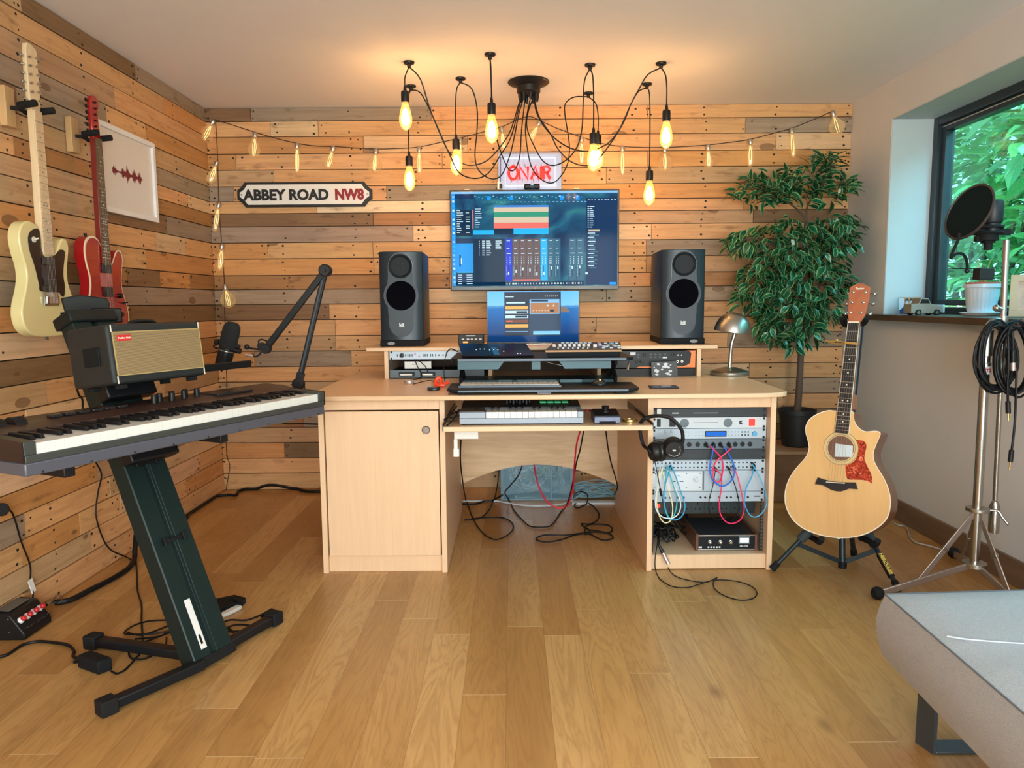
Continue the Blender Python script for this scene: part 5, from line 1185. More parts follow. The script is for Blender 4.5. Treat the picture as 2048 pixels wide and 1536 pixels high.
make('gold_edge', G().add([q0+Vector((.0,-.002,-.001)), q1+Vector((0,-.002,-.001)), q1+Vector((0,-.002,-.009)), q0+Vector((.003,-.002,-.009)), q0+Vector((.0,.004,-.001)), q1+Vector((0,.004,-.001)), q1+Vector((0,.004,-.009)), q0+Vector((.003,.004,-.009))], [(3,2,1,0),(4,5,6,7),(0,1,5,4),(2,3,7,6)]), mat('bronze_trim', (.20,.11,.05), .45, .5), fc)
n2 = (q1-q0).cross(q3-q0).normalized(); ux_ = (q1-q0).normalized(); uy_ = n2.cross(ux_)
def cpn(u, v): return q0.lerp(q1, u).lerp(q3.lerp(q2, u), v)
def padm(g, u, v, w, h, t=.004):
    c = cpn(u, v); g.add([c+ux_*a*w/2+uy_*b*h/2+n2*k for k in (0, t) for a, b in ((-1,-1),(1,-1),(1,1),(-1,1))], [(4,5,6,7),(0,1,5,4),(1,2,6,5),(2,3,7,6),(3,0,4,7)])
for i in range(7):
    g = G(); padm(g, .15+i*.066, .48, .012, .022, .009); make('fader_cap', g, M_white, fc, bevel=.001)
    g = G(); padm(g, .15+i*.066, .86, .014, .014, .004); make('button', g, mat('pale_button', (.50,.62,.75), .4), fc, bevel=.0008)
    g = G(); g.lathe([(.006,0),(.005,.006),(.001,.007)], cpn(.155+i*.066, .16), n2, 12); make('knob', g, M_chrome, fc)
g = G(); padm(g, .06,.55,.014,.045); padm(g, .64,.4,.016,.012,.010); make('white_button', g, M_white, fc, bevel=.001)
g = G(); padm(g, .695,.62,.014,.055,.008); make('lilac_button', g, mat('lilac', (.42,.42,.75), .4), fc, bevel=.001)
g = G()
for u, v in ((.78,.78),(.94,.78),(.76,.42),(.80,.36),(.92,.42),(.97,.42),(.76,.2),(.97,.2),(.865,.2),(.90,.5),(.82,.5)): padm(g, u, v, .014, .013)
make('round_button', g, mat('pale_button'), fc, bevel=.001)
g = G(); g.lathe([(.012,0),(.011,.008),(.001,.009)], cpn(.865, .72), n2, 20); make('jog_wheel', g, mat('blue_grey_wheel', (.20,.30,.45), .4), fc)
# small dark device on raised shelf
q = at(944, 682, Y=3.66)
dv = thing('small_black_device', (q.x, 3.67, HZ), 'small black box with white front symbols beside the left edge of the desk monitor', 'device')
make('case', G().box(q.x-.068, q.x+.060, 3.66, 3.70, HZ, HZ+.058), M_black, dv, bevel=.003)
g = G()
for i, u in enumerate((-.045,-.02,.0,.02,.042)): g.box(q.x+u-.006, q.x+u+.006, 3.6585, 3.66, HZ+.030, HZ+.036)
g.box(q.x-.030, q.x+.018, 3.6585, 3.66, HZ+.048, HZ+.052); make('printed_symbol', g, mat('white_symbol', (.7,.7,.75), .4), dv)
make('orange_lamp', G().box(q.x-.045, q.x-.020, 3.6585, 3.66, HZ+.014, HZ+.022), glow('orange_lamp', (1,.35,.1), .8), dv)
# small objects on the desktop
q = at(819, 766, Z=ZT+.004); tag(make('tape_roll', G().lathe([(.010,0),(.020,0),(.021,.002),(.021,.014),(.020,.016),(.010,.016),(.010,0)], (q.x, q.y, ZT), (0,0,1), 28, cap=False), mat('pinkish_metal', (.62,.50,.50), .3, .5)), 'small round silvery tin on the desktop in front of the left rack bay', 'tin')
q = at(866, 782, Z=ZT); tag(make('key_fob', G().prism(sm([(-.02,-.028),(.018,-.03),(.026,.0),(.022,.022),(-.024,.024),(-.026,.0)], 3), (q.x, q.y+.03, ZT), UX, UY, UZ, 0, .014), mat('fob_black', (.02,.024,.03), .25), bevel=.004), 'black car key fob on the desktop left of the riser', 'key fob')
hq = at(884, 772, Z=ZT+.005)
g = G()
for a, b in (((-.03,-.004),(-.022,.014)),((-.022,.014),(-.004,.02)),((-.004,.02),(.006,.012))): pass
g.tube([(hq.x-.028,hq.y,ZT+.012),(hq.x-.026,hq.y+.01,ZT+.030),(hq.x-.014,hq.y+.012,ZT+.040),(hq.x-.004,hq.y+.01,ZT+.028),(hq.x-.006,hq.y,ZT+.012),(hq.x+.012,hq.y-.004,ZT+.014),(hq.x+.032,hq.y,ZT+.022)], .008, 10)
g.tube([(hq.x-.03,hq.y-.004,ZT+.009),(hq.x-.01,hq.y-.012,ZT+.009),(hq.x+.012,hq.y-.01,ZT+.009)], .009, 10)
make('red_clamp', g, mat('orange_red_plastic', (.85,.06,.02), .35), label='orange-red plastic spring clamp beside the left corner of the riser tray', cat='clamp')
q = at(1327, 776, Z=ZT); ph = thing('phone', (q.x, q.y, ZT), 'dark phone lying flat on the desktop right of the riser', 'phone')
make('body', G().cb((q.x, q.y, ZT+.0045), (.118, .062, .008)), mat('phone_dark', (.03,.03,.05), .2), ph, bevel=.003)
make('sticker', G().cb((q.x+.01, q.y, ZT+.0088), (.04, .025, .0005)), mat('pale_sticker', (.35,.35,.42), .4), ph)
make('lead', G().tube([at(829,719,Y=HYg-.003), at(836,735,Y=HYg-.02), at(843,748,Y=HYg-.02), at(840,756,Z=ZT+.004), at(808,763,Z=ZT+.004)], .0022, 6).tube([at(827,768,Z=ZT+.004), at(858,761,Z=ZT+.004), at(878,767,Z=ZT+.004)], .002, 6, k=5).tube([at(836,720,Y=HYg-.003), at(850,732,Y=HYg-.03), at(856,745,Y=HYg-.02)], .0022, 6), M_cable, label='thin black leads hanging from the left bay onto the desktop', cat='cable')
make('white_lead', G().tube([at(893,706,Y=3.4), at(901,698,Y=3.2), at(915,703,Y=3.14)], .003, 6).tube([at(893,706,Y=3.4), at(888,730,Y=3.3), at(889,762,Z=ZT+.004)], .0018, 6), M_cable, label='black lead curling from the tablet down behind the red clamp', cat='cable')

# ------------------------------------------------------------------ things on the pull-out shelf
SZ = PZ+.020
mk = thing('midi_keyboard', (.02, 3.0, SZ), 'silver two-octave keyboard controller with black knobs on the pull-out shelf', 'midi keyboard')
a0, a1 = at(919,845,Y=2.895).x, at(1167,845,Y=2.895).x
zt = at(1040,826,Y=2.895).z
zt = at(1040,824,Y=2.895).z; zk = at(1040,836,Y=2.895).z; k0, k1 = at(972,826,Y=2.895).x, at(1155,826,Y=2.895).x
make('case', G().prism([(2.895,SZ+.004),(3.13,SZ+.004),(3.13,zt+.014),(2.993,zt+.002),(2.993,zk),(2.895,zk)], (0,0,0), UY, UZ, UX, a0, a1).box(a0, k0-.001, 2.895, 2.992, zk, zt).box(k1+.001, a1, 2.895, 2.992, zk, zt), mat('keyboard_silver', (.25,.29,.36), .42, .2), mk, bevel=.0015)
make('control_surface', G().prism([(2.992,zt+.004),(3.128,zt+.0145),(3.128,zt+.017),(2.992,zt+.0065)], (0,0,0), UY, UZ, UX, a0+.003, a1-.003), M_dark, mk)
make('left_panel', G().prism([(2.898,zt+.0005),(2.992,zt+.004),(2.992,zt+.0065),(2.898,zt+.0025)], (0,0,0), UY, UZ, UX, a0+.004, a0+.098), mat('brown_grey', (.07,.055,.05), .4), mk)
make('rubber_foot', G().box(a0+.01, a1-.01, 2.9, 3.12, SZ, SZ+.005), M_rubber, mk)
k0, k1 = at(972,826,Y=2.895).x, at(1155,826,Y=2.895).x; nw = 15; w = (k1-k0)/nw
for i in range(nw): make('white_key', G().box(k0+i*w+.0004, k0+(i+1)*w-.0004, 2.889, 2.991, zk+.001, zt+.001), mat('key_white', (.74,.75,.74), .3), mk, bevel=.0008)
for i in range(nw-1):
    if i % 7 not in (2, 6): make('black_key', G().box(k0+(i+1)*w-.0042, k0+(i+1)*w+.0042, 2.935, 2.991, zt+.001, zt+.010), M_black, mk, bevel=.001)
for i in range(8):
    x = at(1007+i*6.9,1,Y=3.05).x; make('knob', G().lathe([(.0075,0),(.0065,.020),(.005,.0215)], (x, 3.05+(i % 2)*.03, zt+.010), (0,0,1), 14), M_black, mk)
for i in range(4):
    x = at(1083+i*15.5,1,Y=3.08).x; make('drum_pad', G().box(x-.013, x+.013, 3.06, 3.10, zt+.012, zt+.0165), mat('green_pad', (.01,.16,.07), .4, emit=(.01,.3,.1), es=.25), mk, bevel=.001)
for i in range(2): x = at(936+i*20,1,Y=2.96).x; make('wheel', G().cyl((x-.006,2.955,zt-.0), (x+.006,2.955,zt), .018, n=20), M_blackm, mk)
q = at(1213,835,Y=2.93)
ct = thing('monitor_controller', (q.x, 2.96, SZ), 'small grey desktop box with a big black knob right of the keyboard controller', 'audio controller')
make('case', G().prism([(2.90,SZ+.002),(3.02,SZ+.002),(3.02,SZ+.042),(2.90,SZ+.028)], (0,0,0), UY, UZ, UX, q.x-.053, q.x+.053), mat('blue_grey_case', (.10,.12,.20), .35, .3), ct, bevel=.003)
make('black_top', G().prism([(2.905,SZ+.0295),(3.018,SZ+.0425),(3.018,SZ+.0445),(2.905,SZ+.0315)], (0,0,0), UY, UZ, UX, q.x-.050, q.x+.050), M_dark, ct)
make('notch', G().box(q.x-.033, q.x+.033, 2.897, 2.905, SZ, SZ+.010), M_blackm, ct)
make('volume_knob', G().lathe([(.020,0),(.018,.006),(.013,.008),(.014,.020),(.0155,.024),(.014,.027),(.001,.027)], (q.x, 2.965, SZ+.037), (0,0,1), 24), M_black, ct)
make('red_lead', G().tube([(q.x-.045,3.02,SZ+.03),(q.x-.06,3.04,SZ+.035),(q.x-.085,3.03,SZ+.03),(q.x-.098,3.0,SZ+.004)], .0045, 8), mat('dark_red_cable', (.16,.01,.02), .4), ct)
q = at(1262,836,Y=2.92); tag(make('brass_ring', G().lathe([(.024,0),(.030,0),(.031,.003),(.030,.010),(.024,.010),(.0235,.005),(.024,0)], (q.x, 2.95, SZ), (0,0,1), 32, cap=False), M_brass), 'flat brass ring lying at the right end of the pull-out shelf', 'ring')
g = G()
g.tube([at(924,818,Y=3.0), at(905,828,Y=2.9), at(889,838,Y=2.88), at(895,843,Y=2.88), at(915,841,Y=2.89)], .0028, 7)
g.tube([at(918,820,Y=3.0), at(906,840,Y=2.89), at(893,852,Y=2.85)], .0028, 7)
g.tube([at(914,812,Y=3.05), at(900,830,Y=2.9), at(901,836,Y=2.9), at(920,830,Y=2.92)], .0024, 7)
make('keyboard_lead', g, M_cable, label='black leads bunched at the left end of the pull-out shelf', cat='cable')
# white bracket under the shelf
q = at(930, 866, Y=2.99)
br = thing('white_power_adapter', (-.23, 3.0, .50), 'white angular adapter fixed under the left of the pull-out shelf', 'adapter')
g = G(); b0, b1, b2 = at(908,866,Y=3.0), at(957,878,Y=3.0), at(915,912,Y=3.0)
make('body', G().box(b0.x, b1.x, 3.0, 3.05, b1.z, PZ-.001), M_white, br, bevel=.002)
make('arm', G().box(b0.x-.002, b0.x+.014, 3.0, 3.05, b2.z, b1.z).box(b0.x-.004, b0.x+.020, 2.998, 3.052, b2.z-.004, b2.z+.030), M_white, br, bevel=.002)

# ------------------------------------------------------------------ under the desk
bx = thing('storage_box', (.16, 4.0, 0), 'clear blue-grey plastic storage box of cables behind the desk', 'storage box')
bq0, bq1 = at(1003,1001,Z=0), at(1145,1001,Z=0); by = bq0.y; bh = at(1070,930,Y=by).z
g = G(); x0, x1 = bq0.x, bq1.x; y1 = min(by+.34, YB-.03)
g.box(x0, x1, by, by+.004, 0.004, bh); g.box(x0, x0+.004, by+.004, y1, .004, bh); g.box(x1-.004, x1, by+.004, y1, .004, bh); g.box(x0+.004, x1-.004, y1-.004, y1, .004, bh); g.box(x0, x1, by, y1, 0, .004)
make('tub', g, clear('blue_plastic', (.62,.80,.90), .06, .15, haze=.20, hcol=(.25,.48,.60)), bx)
make('rib', G().box(x0-.004, x0+.014, by-.006, by, 0, bh).box(x1-.014, x1+.004, by-.006, by, 0, bh).box(x0, x1, by-.005, by, .0, .010).box(x0+.28, x0+.29, by-.004, by, 0, bh).box(x0+.08, x0+.088, by-.004, by, 0, .03).box(x0-.008, x1+.008, by-.01, by, bh-.006, bh+.004), mat('blue_grey_rib', (.14,.26,.34), .35), bx, bevel=.001)
rr = random.Random(8)
for k, mm in enumerate((M_wc, M_yel, M_cable, mat('grey_cable', (.32,.40,.46), .5))):
    g = G()
    for i in range(9):
        c = Vector((rr.uniform(x0+.10, x1-.10), rr.uniform(by+.08, y1-.08), rr.uniform(.05, bh*.75))); R_ = rr.uniform(.03,.08)
        g.tube([c+Vector((R_*math.cos(t), R_*.6*math.sin(t)*.7, R_*.6*math.sin(t)+rr.uniform(-.01,.01))) for t in [j*PI/4 for j in range(8)]], .0032, 6, closed=True, k=4)
    make('cable_bundle', g, mm, label=('white','pale yellow','black','grey')[k]+' cables coiled inside the clear storage box', cat='cable')
g = G(); rr = random.Random(4)
for i in range(26):
    pa = at(1146+rr.uniform(0,6), rr.uniform(965,1000), Y=4.12+rr.uniform(-.05,.08)); pb = at(1236, rr.uniform(960,998), Y=4.12+rr.uniform(-.05,.08)); pm = pa.lerp(pb, .5)+Vector((0,0,rr.uniform(-.03,.03)))
    for p in (pa, pm, pb): p.z = max(p.z, .008)
    g.tube([pa, pa.lerp(pm,.5)+Vector((0,0,rr.uniform(-.01,.02))), pm, pb], .0035, 6, k=4)
make('network_cable_bundle', g, mat('blue_grey_cable', (.20,.36,.46), .5), label='bundle of blue-grey network cables on the floor right of the storage box', cat='cable')
g = G(); g.box(.33, .60, 4.0, 4.05, 0, .010); make('cable_trunking', g, mat('pale_trunking', (.55,.62,.70), .4), label='pale flat trunking on the floor in front of the network cables', cat='trunking')
yD = 3.2
def und(name, pts, r, m, label):
    t = []
    for p in pts:
        if len(p) > 2 and p[2] == 'f': t.append(at(p[0], p[1], Z=.006))
        else: t.append(at(p[0], p[1], Y=p[2] if len(p) > 2 else yD))
    t = catmull(t, 6)
    for p in t: p.z = max(p.z, r); p.y = min(p.y, by-.03)
    return make(name, G().tube(t, r, 8, raw=True), m, label=label, cat='cable')
und('cable', [(1160,863,3.15),(1153,890,3.2),(1149,930,3.3),(1146,975,3.4),(1140,1000,3.45),(1130,1014,3.5),(1112,1015,3.5),(1090,998,3.5),(1075,965,3.5),(1068,930,3.6)], .0038, mat('red_cable', (.55,.01,.04), .4), 'thin red cable hanging in a loop under the desk')
und('cable', [(1167,863,3.15),(1160,900,3.25),(1153,925,3.3),(1140,990,3.5),(1128,1018,'f'),(1105,1048,'f'),(1090,1054,'f'),(1062,1053,'f'),(1047,1042,'f'),(1028,1020,'f'),(1018,1000,'f'),(1010,985,3.75),(1020,972,3.7),(1037,950,3.75),(1044,932,3.8)], .0035, M_cable, 'black cable drooping to the floor beside the red one under the desk')
und('cable', [(1212,863,3.2),(1216,895,3.3),(1222,925,3.4),(1231,955,3.5),(1235,975,3.6),(1228,990,3.6)], .0032, M_cable, 'black cable hanging at the right inside the kneehole')
und('cable', [(1148,990,3.7),(1160,983,3.7),(1175,990,3.7),(1172,1010,'f'),(1155,1016,'f'),(1149,1010,'f'),(1160,1004,'f'),(1180,1008,'f'),(1197,1025,'f'),(1195,1040,'f'),(1180,1048,'f'),(1162,1048,'f'),(1180,1062,'f'),(1170,1068,'f'),(1176,1050,'f'),(1215,1050,'f'),(1225,1060,'f'),(1215,1066,'f'),(1190,1064,'f'),(1130,1070,'f'),(1090,1070,'f'),(1072,1078,'f'),(1090,1084,'f'),(1120,1080,'f'),(1150,1070,'f'),(1178,1068,'f'),(1205,1080,'f'),(1226,1076,'f'),(1215,1066,'f'),(1180,1060,'f')], .0036, M_cable, 'black cable lying in loose loops on the floor of the kneehole')
und('cable', [(922,880,3.5),(921,920,3.6),(925,960,3.7),(932,1000,'f'),(945,1035,'f'),(965,1065,'f'),(990,1079,'f'),(1015,1070,'f'),(1027,1055,'f'),(1020,1042,'f'),(1000,1035,'f'),(960,1036,'f'),(928,1040,'f')], .0033, M_cable, 'black cable looping over the floor at the left of the kneehole')
und('cable', [(998,942,3.85),(994,975,3.7),(988,1000,'f'),(978,1020,'f'),(960,1036,'f'),(930,1040,'f')], .003, M_cable, 'black cable dropping behind the left of the kneehole')
und('cable', [(925,1003,'f'),(945,996,'f'),(975,998,'f'),(1000,1003,'f'),(1040,1010,'f'),(1080,1012,'f'),(1125,1008,'f'),(1146,1000,'f')], .0045, mat('pale_cable', (.50,.55,.60), .5), 'pale cable lying along the floor in front of the storage box')
und('cable', [(925,1008,'f'),(950,1008,'f'),(985,1000,'f'),(1005,990,3.8)], .0055, M_cable, 'thick black cable at the back left of the kneehole floor')

# ------------------------------------------------------------------ desk lamp
q = at(1459, 750, Z=ZT); lq = Vector((q.x, q.y, ZT))
dl = thing('desk_lamp', lq, 'brushed steel desk lamp with domed shade on the right of the desktop', 'desk lamp')
make('base', G().lathe([(.001,0),(.092,0),(.094,.004),(.094,.016),(.090,.020),(.06,.030),(.035,.038),(.014,.040),(.001,.041)], lq, (0,0,1), 40, cap=False), M_steel, dl)
s0 = lq+Vector((0,0,.038)); sh = at(1466, 655, Y=q.y)
make('gooseneck', G().tube([s0, at(1461,710,Y=q.y), at(1463,690,Y=q.y), at(1468,672,Y=q.y), at(1472,655,Y=q.y)], .009, 14), M_steel, dl)
ax = Vector((.12, -.05, 1)).normalized(); so = at(1465, 659, Y=q.y)
sh_ = make('lamp_shade', G().lathe([(.086,-.012),(.088,-.010),(.087,.0),(.083,.020),(.072,.046),(.052,.068),(.028,.080),(.010,.083),(.001,.083),(.001,.080),(.028,.077),(.050,.065),(.070,.044),(.081,.019),(.085,-.002),(.086,-.012)], so, ax, 44, cap=False), M_steel, dl)
make('shade_lining', G().lathe([(.0835,-.008),(.080,.017),(.069,.042),(.049,.063),(.001,.074)], so, ax, 40, cap=False), mat('white_lining', (.8,.8,.82), .5), sh_)

# ------------------------------------------------------------------ microphone on its boom arm
MY = 2.93
bm = thing('microphone_boom', (-.845, MY, ZT), 'black sprung microphone boom arm clamped to the left edge of the desktop', 'microphone arm')
A0, A1, A2 = at(597,768,Y=MY), at(651,541,Y=MY), at(532,697,Y=MY)
make('desk_clamp', G().box(-.838-.02, -.80, MY-.02, MY+.02, ZT+.001, ZT+.012).box(-.860, -.834, MY-.02, MY+.02, ZT-.05, ZT+.012).box(-.855, -.80, MY-.018, MY+.018, ZT-.056, ZT-.045).cyl((-.815, MY, ZT-.09), (-.815, MY, ZT-.05), .006, n=12), M_black, bm, bevel=.002)
make('post', G().cyl((A0.x, MY, ZT+.01), (A0.x, MY, A0.z), .0125, n=18), M_black, bm)
zk = at(590,787,Y=MY).z
make('clamp_knob', G().cyl((A0.x-.042, MY, zk), (A0.x-.022, MY, zk), .012, n=14).cyl((A0.x-.022, MY, zk), (A0.x-.01, MY, zk), .004, n=10), M_black, bm, bevel=.001)
make('tension_bar', G().cyl((A0.x+.008, MY, zk), (A0.x+.052, MY, zk), .0045, n=10), M_black, bm)
make('base_joint', G().lathe([(.020,-.016),(.024,-.012),(.024,.012),(.020,.016)], A0, (0,1,0), 24).beam(A0, A0+(A1-A0)*.10, .026, .028), M_black, bm, bevel=.001)
d1 = (A1-A0).normalized(); d2_ = (A2-A1).normalized()
make('lower_arm', G().beam(A0+d1*.02, A1, .018, .021), M_blackmet, bm, bevel=.003)
make('lower_groove', G().beam(A0+d1*.05+Vector((0,-.0105,0)), A1-d1*.04+Vector((0,-.0105,0)), .002, .006), mat('grey_groove', (.04,.05,.07), .3), bm)
make('elbow_joint', G().lathe([(.020,-.020),(.024,-.016),(.024,.016),(.020,.020)], A1, (0,1,0), 24).lathe([(.008,0),(.007,.004)], A1+Vector((0,-.02,0)), (0,-1,0), 14), M_black, bm)
make('upper_arm', G().beam(A1, A2-d2_*.015, .022, .024), M_blackmet, bm, bevel=.003)
make('end_joint', G().lathe([(.019,-.014),(.021,-.010),(.021,.010),(.019,.014)], A2, (0,1,0), 22).lathe([(.014,-.012),(.014,.012)], at(523,692,Y=MY), (0,1,0), 20), M_black, bm)
make('arm_lead', G().tube([at(518,690,Y=MY), at(517,682,Y=MY), at(524,679,Y=MY), at(536,683,Y=MY)], .003, 8).tube([at(608,765,Y=MY), at(609,775,Y=MY), at(609,790,Y=MY)], .003, 8), M_cable, bm)
mc = thing('broadcast_microphone', at(455, 740, Y=MY), 'thick black broadcast microphone held upright on the boom arm', 'microphone')
p0, p1 = at(444,737,Y=MY), at(466,648,Y=MY); a = (p1-p0).normalized(); Lm = (p1-p0).length
make('body', G().lathe([(.022,0),(.030,.006),(.031,.012),(.031,Lm*.47)], p0, a, 28), M_blackmet, mc)
make('foam_windscreen', G().lathe([(.032,Lm*.47),(.034,Lm*.5),(.034,Lm*.88),(.030,Lm*.97),(.020,Lm*1.03),(.001,Lm*1.045)], p0, a, 28), mat('foam', (.010,.011,.012), .95, bump=.5, bscale=500), mc)
make('silver_band', G().lathe([(.0318,Lm*.40),(.0318,Lm*.415)], p0, a, 28), M_steel, mc)
cB = p0+a*Lm*.44
make('cable_loop', G().tube([cB+Vector((-.036,0,.02)), cB+Vector((-.052,0,.012)), cB+Vector((-.045,0,.004)), cB+Vector((-.030,0,.004))], .003, 8), M_cable, mc)
make('side_knob', G().cyl(cB+Vector((-.046,0,.030)), cB+Vector((-.030,0,.026)), .010, n=14), M_black, mc)
make('mount_yoke', G().cyl(cB+Vector((.028,0,-.004)), cB+Vector((.055,0,-.010)), .011, n=14).cyl(cB+Vector((.03,0,.012)), cB+Vector((.052,0,.008)), .009, n=14), M_black, mc)
make('clamp_knob', G().ball(at(494,694,Y=MY), .011, n=14, k=8), M_black, mc)
make('plug', G().cyl(at(491,709,Y=MY), at(507,712,Y=MY), .006, n=12), mat('satin_silver'), mc)
make('lead', G().tube([at(507,712,Y=MY), at(513,713,Y=MY), at(521,706,Y=MY), at(524,699,Y=MY)], .003, 8).cyl(at(494,696,Y=MY), at(520,699,Y=MY), .004, n=10), M_cable, mc)

# ------------------------------------------------------------------ stage piano on its column stand, with amplifier
u = Vector((.4275,.904,0)); v = Vector((-.904,.4275,0)); uv0 = Vector((-1.148,1.70,0)); KL = 1.076
def kf(a, b, z): return uv0+u*a+v*b+Vector((0,0,z))
def kbox(g, a0, a1, b0, b1, z0, z1, m=0, slope=0):
    V = [kf(a,b,z+(b*slope)) for z in (z0, z1) for a, b in ((a0,b0),(a1,b0),(a1,b1),(a0,b1))]
    return g.add(V, [(3,2,1,0),(4,5,6,7),(0,1,5,4),(1,2,6,5),(2,3,7,6),(3,0,4,7)], m)
kb = thing('stage_piano', kf(KL/2, .14, .715), 'long brown and grey stage piano sloping across a black column stand', 'keyboard instrument')
KZ = .72; M_kgrey = mat('warm_grey_metal', (.105,.11,.145), .4, .3); M_kbrown = mat('dark_brown_case', (.055,.028,.022), .35); M_kdark = mat('grey_trim', (.045,.05,.048), .4)
g = G(); kbox(g, 0, KL, 0, .285, KZ, KZ+.032); make('base_tray', g, M_kgrey, kb, bevel=.004)
g = G(); kbox(g, .002, KL-.002, -.001, .012, KZ+.032, KZ+.050); kbox(g, .026, KL-.026, .012, .15, KZ+.032, KZ+.040); make('front_rail', g, M_kdark, kb, bevel=.002)
for a_, b_ in ((.0,.030),(KL-.030,KL)):
    g = G(); g.prism([(0,KZ+.05),(.0,KZ+.083),(.14,KZ+.089),(.14,KZ+.05)], (0,0,0), Vector((0,0,0))+v*1, UZ, u, 0, b_-a_)
    off = kf(a_, 0, 0); g.v = [q+off for q in g.v]
    make('end_cheek', g, M_kdark, kb, bevel=.002)
g = G(); off = kf(0, 0, 0)
g.prism([(.14,KZ+.032),(.14,KZ+.089),(.18,KZ+.098),(.275,KZ+.104),(.285,KZ+.098),(.285,KZ+.032)], off, v, UZ, u, .0, KL); make('control_panel', g, M_kbrown, kb, bevel=.002)
g = G(); g.prism([(.0,KZ+.034),(.0,KZ+.084),(.14,KZ+.090),(.20,KZ+.1),(.285,KZ+.1),(.285,KZ+.034)], off, v, UZ, u, -.004, .0); make('wooden_end', g, mat('dark_end', (.02,.010,.010), .4), kb); g = G(); g.prism([(.0,KZ+.034),(.0,KZ+.084),(.14,KZ+.090),(.20,KZ+.1),(.285,KZ+.1),(.285,KZ+.034)], off, v, UZ, u, KL, KL+.004); make('wooden_end', g, mat('dark_end'), kb)
NWK = 43; kw = (KL-.062)/NWK; M_kw = mat('key_white', (.80,.80,.78), .3)
for i in range(NWK):
    a = .031+i*kw; g = G(); kbox(g, a+.0002, a+kw-.0002, .004, .142, KZ+.046, KZ+.0765); make('white_key', g, M_kw, kb)
for i in range(NWK-1):
    if (i+3) % 7 not in (1, 5):
        a = .031+(i+1)*kw; g = G(); g.prism([(.048,KZ+.077),(.055,KZ+.088),(.141,KZ+.089),(.141,KZ+.077)], off, v, UZ, u, a-.0055, a+.0055); make('black_key', g, M_black, kb, bevel=.001)
for i, (a_, b_) in enumerate(((.52,.20),(.555,.22),(.585,.20),(.61,.23),(.64,.21),(.665,.235),(.70,.22))):
    make('knob', G().cyl(kf(a_, b_, KZ+.100), kf(a_, b_, KZ+.126), .010, .009, n=14).beam(kf(a_, b_-.0092, KZ+.105), kf(a_, b_-.0092, KZ+.124), .002, .001, up=u), M_black, kb)
g = G()
for k in range(2): g.cyl(kf(.045+k*.05, .21, KZ+.085), kf(.045+k*.05, .21, KZ+.118) if False else kf(.075+k*.05, .21, KZ+.085), .032, n=20)
make('wheel', g, M_black, kb)
g = G()
for i in range(6): kbox(g, .20+i*.04, .23+i*.04, .20, .225, KZ+.101, KZ+.108)
make('button_row', g, mat('dark_display', (.02,.018,.02), .25), kb, bevel=.001); g = G(); kbox(g, .74, .90, .17, .25, KZ+.097, KZ+.1045); make('display', g, mat('dark_display'), kb, bevel=.001)
g = G()
for i in range(9): g.ball(kf(.04+i*.125, -.0005, KZ+.006), .0028, n=8, k=5)
make('case_screw', g, M_black, kb)

cs = thing('column_keyboard_stand', (-.94, 2.2, 0), 'black slanted aluminium column stand carrying the stage piano and the amplifier', 'keyboard stand')
lean = math.tan(math.radians(24)); c0 = Vector((-.955, 2.207, 0))
axis = (v*lean+UZ).normalized(); nrm = axis.cross(u).normalized()
if nrm.dot(v) > 0: nrm = -nrm     # faces the player
def col(s, a, n): return c0+axis*s+u*a+nrm*n
Lc = 1.075/axis.z
def cbox(g, s0, s1, a0, a1, n0, n1, m=0):
    V = [col(s, a, n) for s in (s0, s1) for a, n in ((a0,n0),(a1,n0),(a1,n1),(a0,n1))]
    return g.add(V, [(3,2,1,0),(4,5,6,7),(0,1,5,4),(1,2,6,5),(2,3,7,6),(3,0,4,7)], m)
g = G()
P = [(-.075,-.03),(.075,-.03),(.075,.028),(.071,.032),(.012,.032),(.008,.022),(-.008,.022),(-.012,.032),(-.071,.032),(-.075,.028)]
g.prism(P, col(.02,0,0), u, nrm, axis, 0, Lc); make('column', g, M_dgreen, cs, bevel=.001)
for s in (.40, .66): g = G(); cbox(g, s, s+.012, -.035, .035, .030, .040); cbox(g, s-.006, s+.02, -.042, -.028, .036, .046); cbox(g, s-.006, s+.02, .028, .042, .036, .046); make('cable_clip', g, M_black, cs, bevel=.001)
g = G(); cbox(g, .055, .215, -.040, -.018, .0322, .0328); make('white_label', g, mat('label_white', (.75,.75,.76), .5), cs)
g = G(); cbox(g, .07, .10, -.034, -.026, .0328, .0331); make('printed_arrow', g, M_black, cs.children[-1])
g = G(); cbox(g, .0, .03, -.078, .078, -.034, .036); make('column_foot', g, M_black, cs, bevel=.003)
g = G(); cbox(g, Lc-.02, Lc+.02, -.085, .08, -.045, .045); make('top_cap', g, mat('cap_charcoal', (.009,.011,.011), .6, spec=.3), cs, bevel=.006)
F1, F2, F3 = at(205,1418,Z=.02), at(182,1280,Z=.025), at(552,1236,Z=.02)
h1, h3 = Vector((-.955, 2.15, .028)), Vector((-.93, 2.275, .028))
for F, hpnt in ((F1, h1), (F2, Vector((-1.0,2.2,.03))), (F3, h3)):
    F.z = .024; l = make('leg', G().beam(hpnt, F, .036, .030), M_blackmet, cs, bevel=.005)
    d = (F-hpnt).normalized(); make('rubber_foot', G().beam(F-d*.035, F+d*.012, .046, .044), M_rubber, l, bevel=.004)
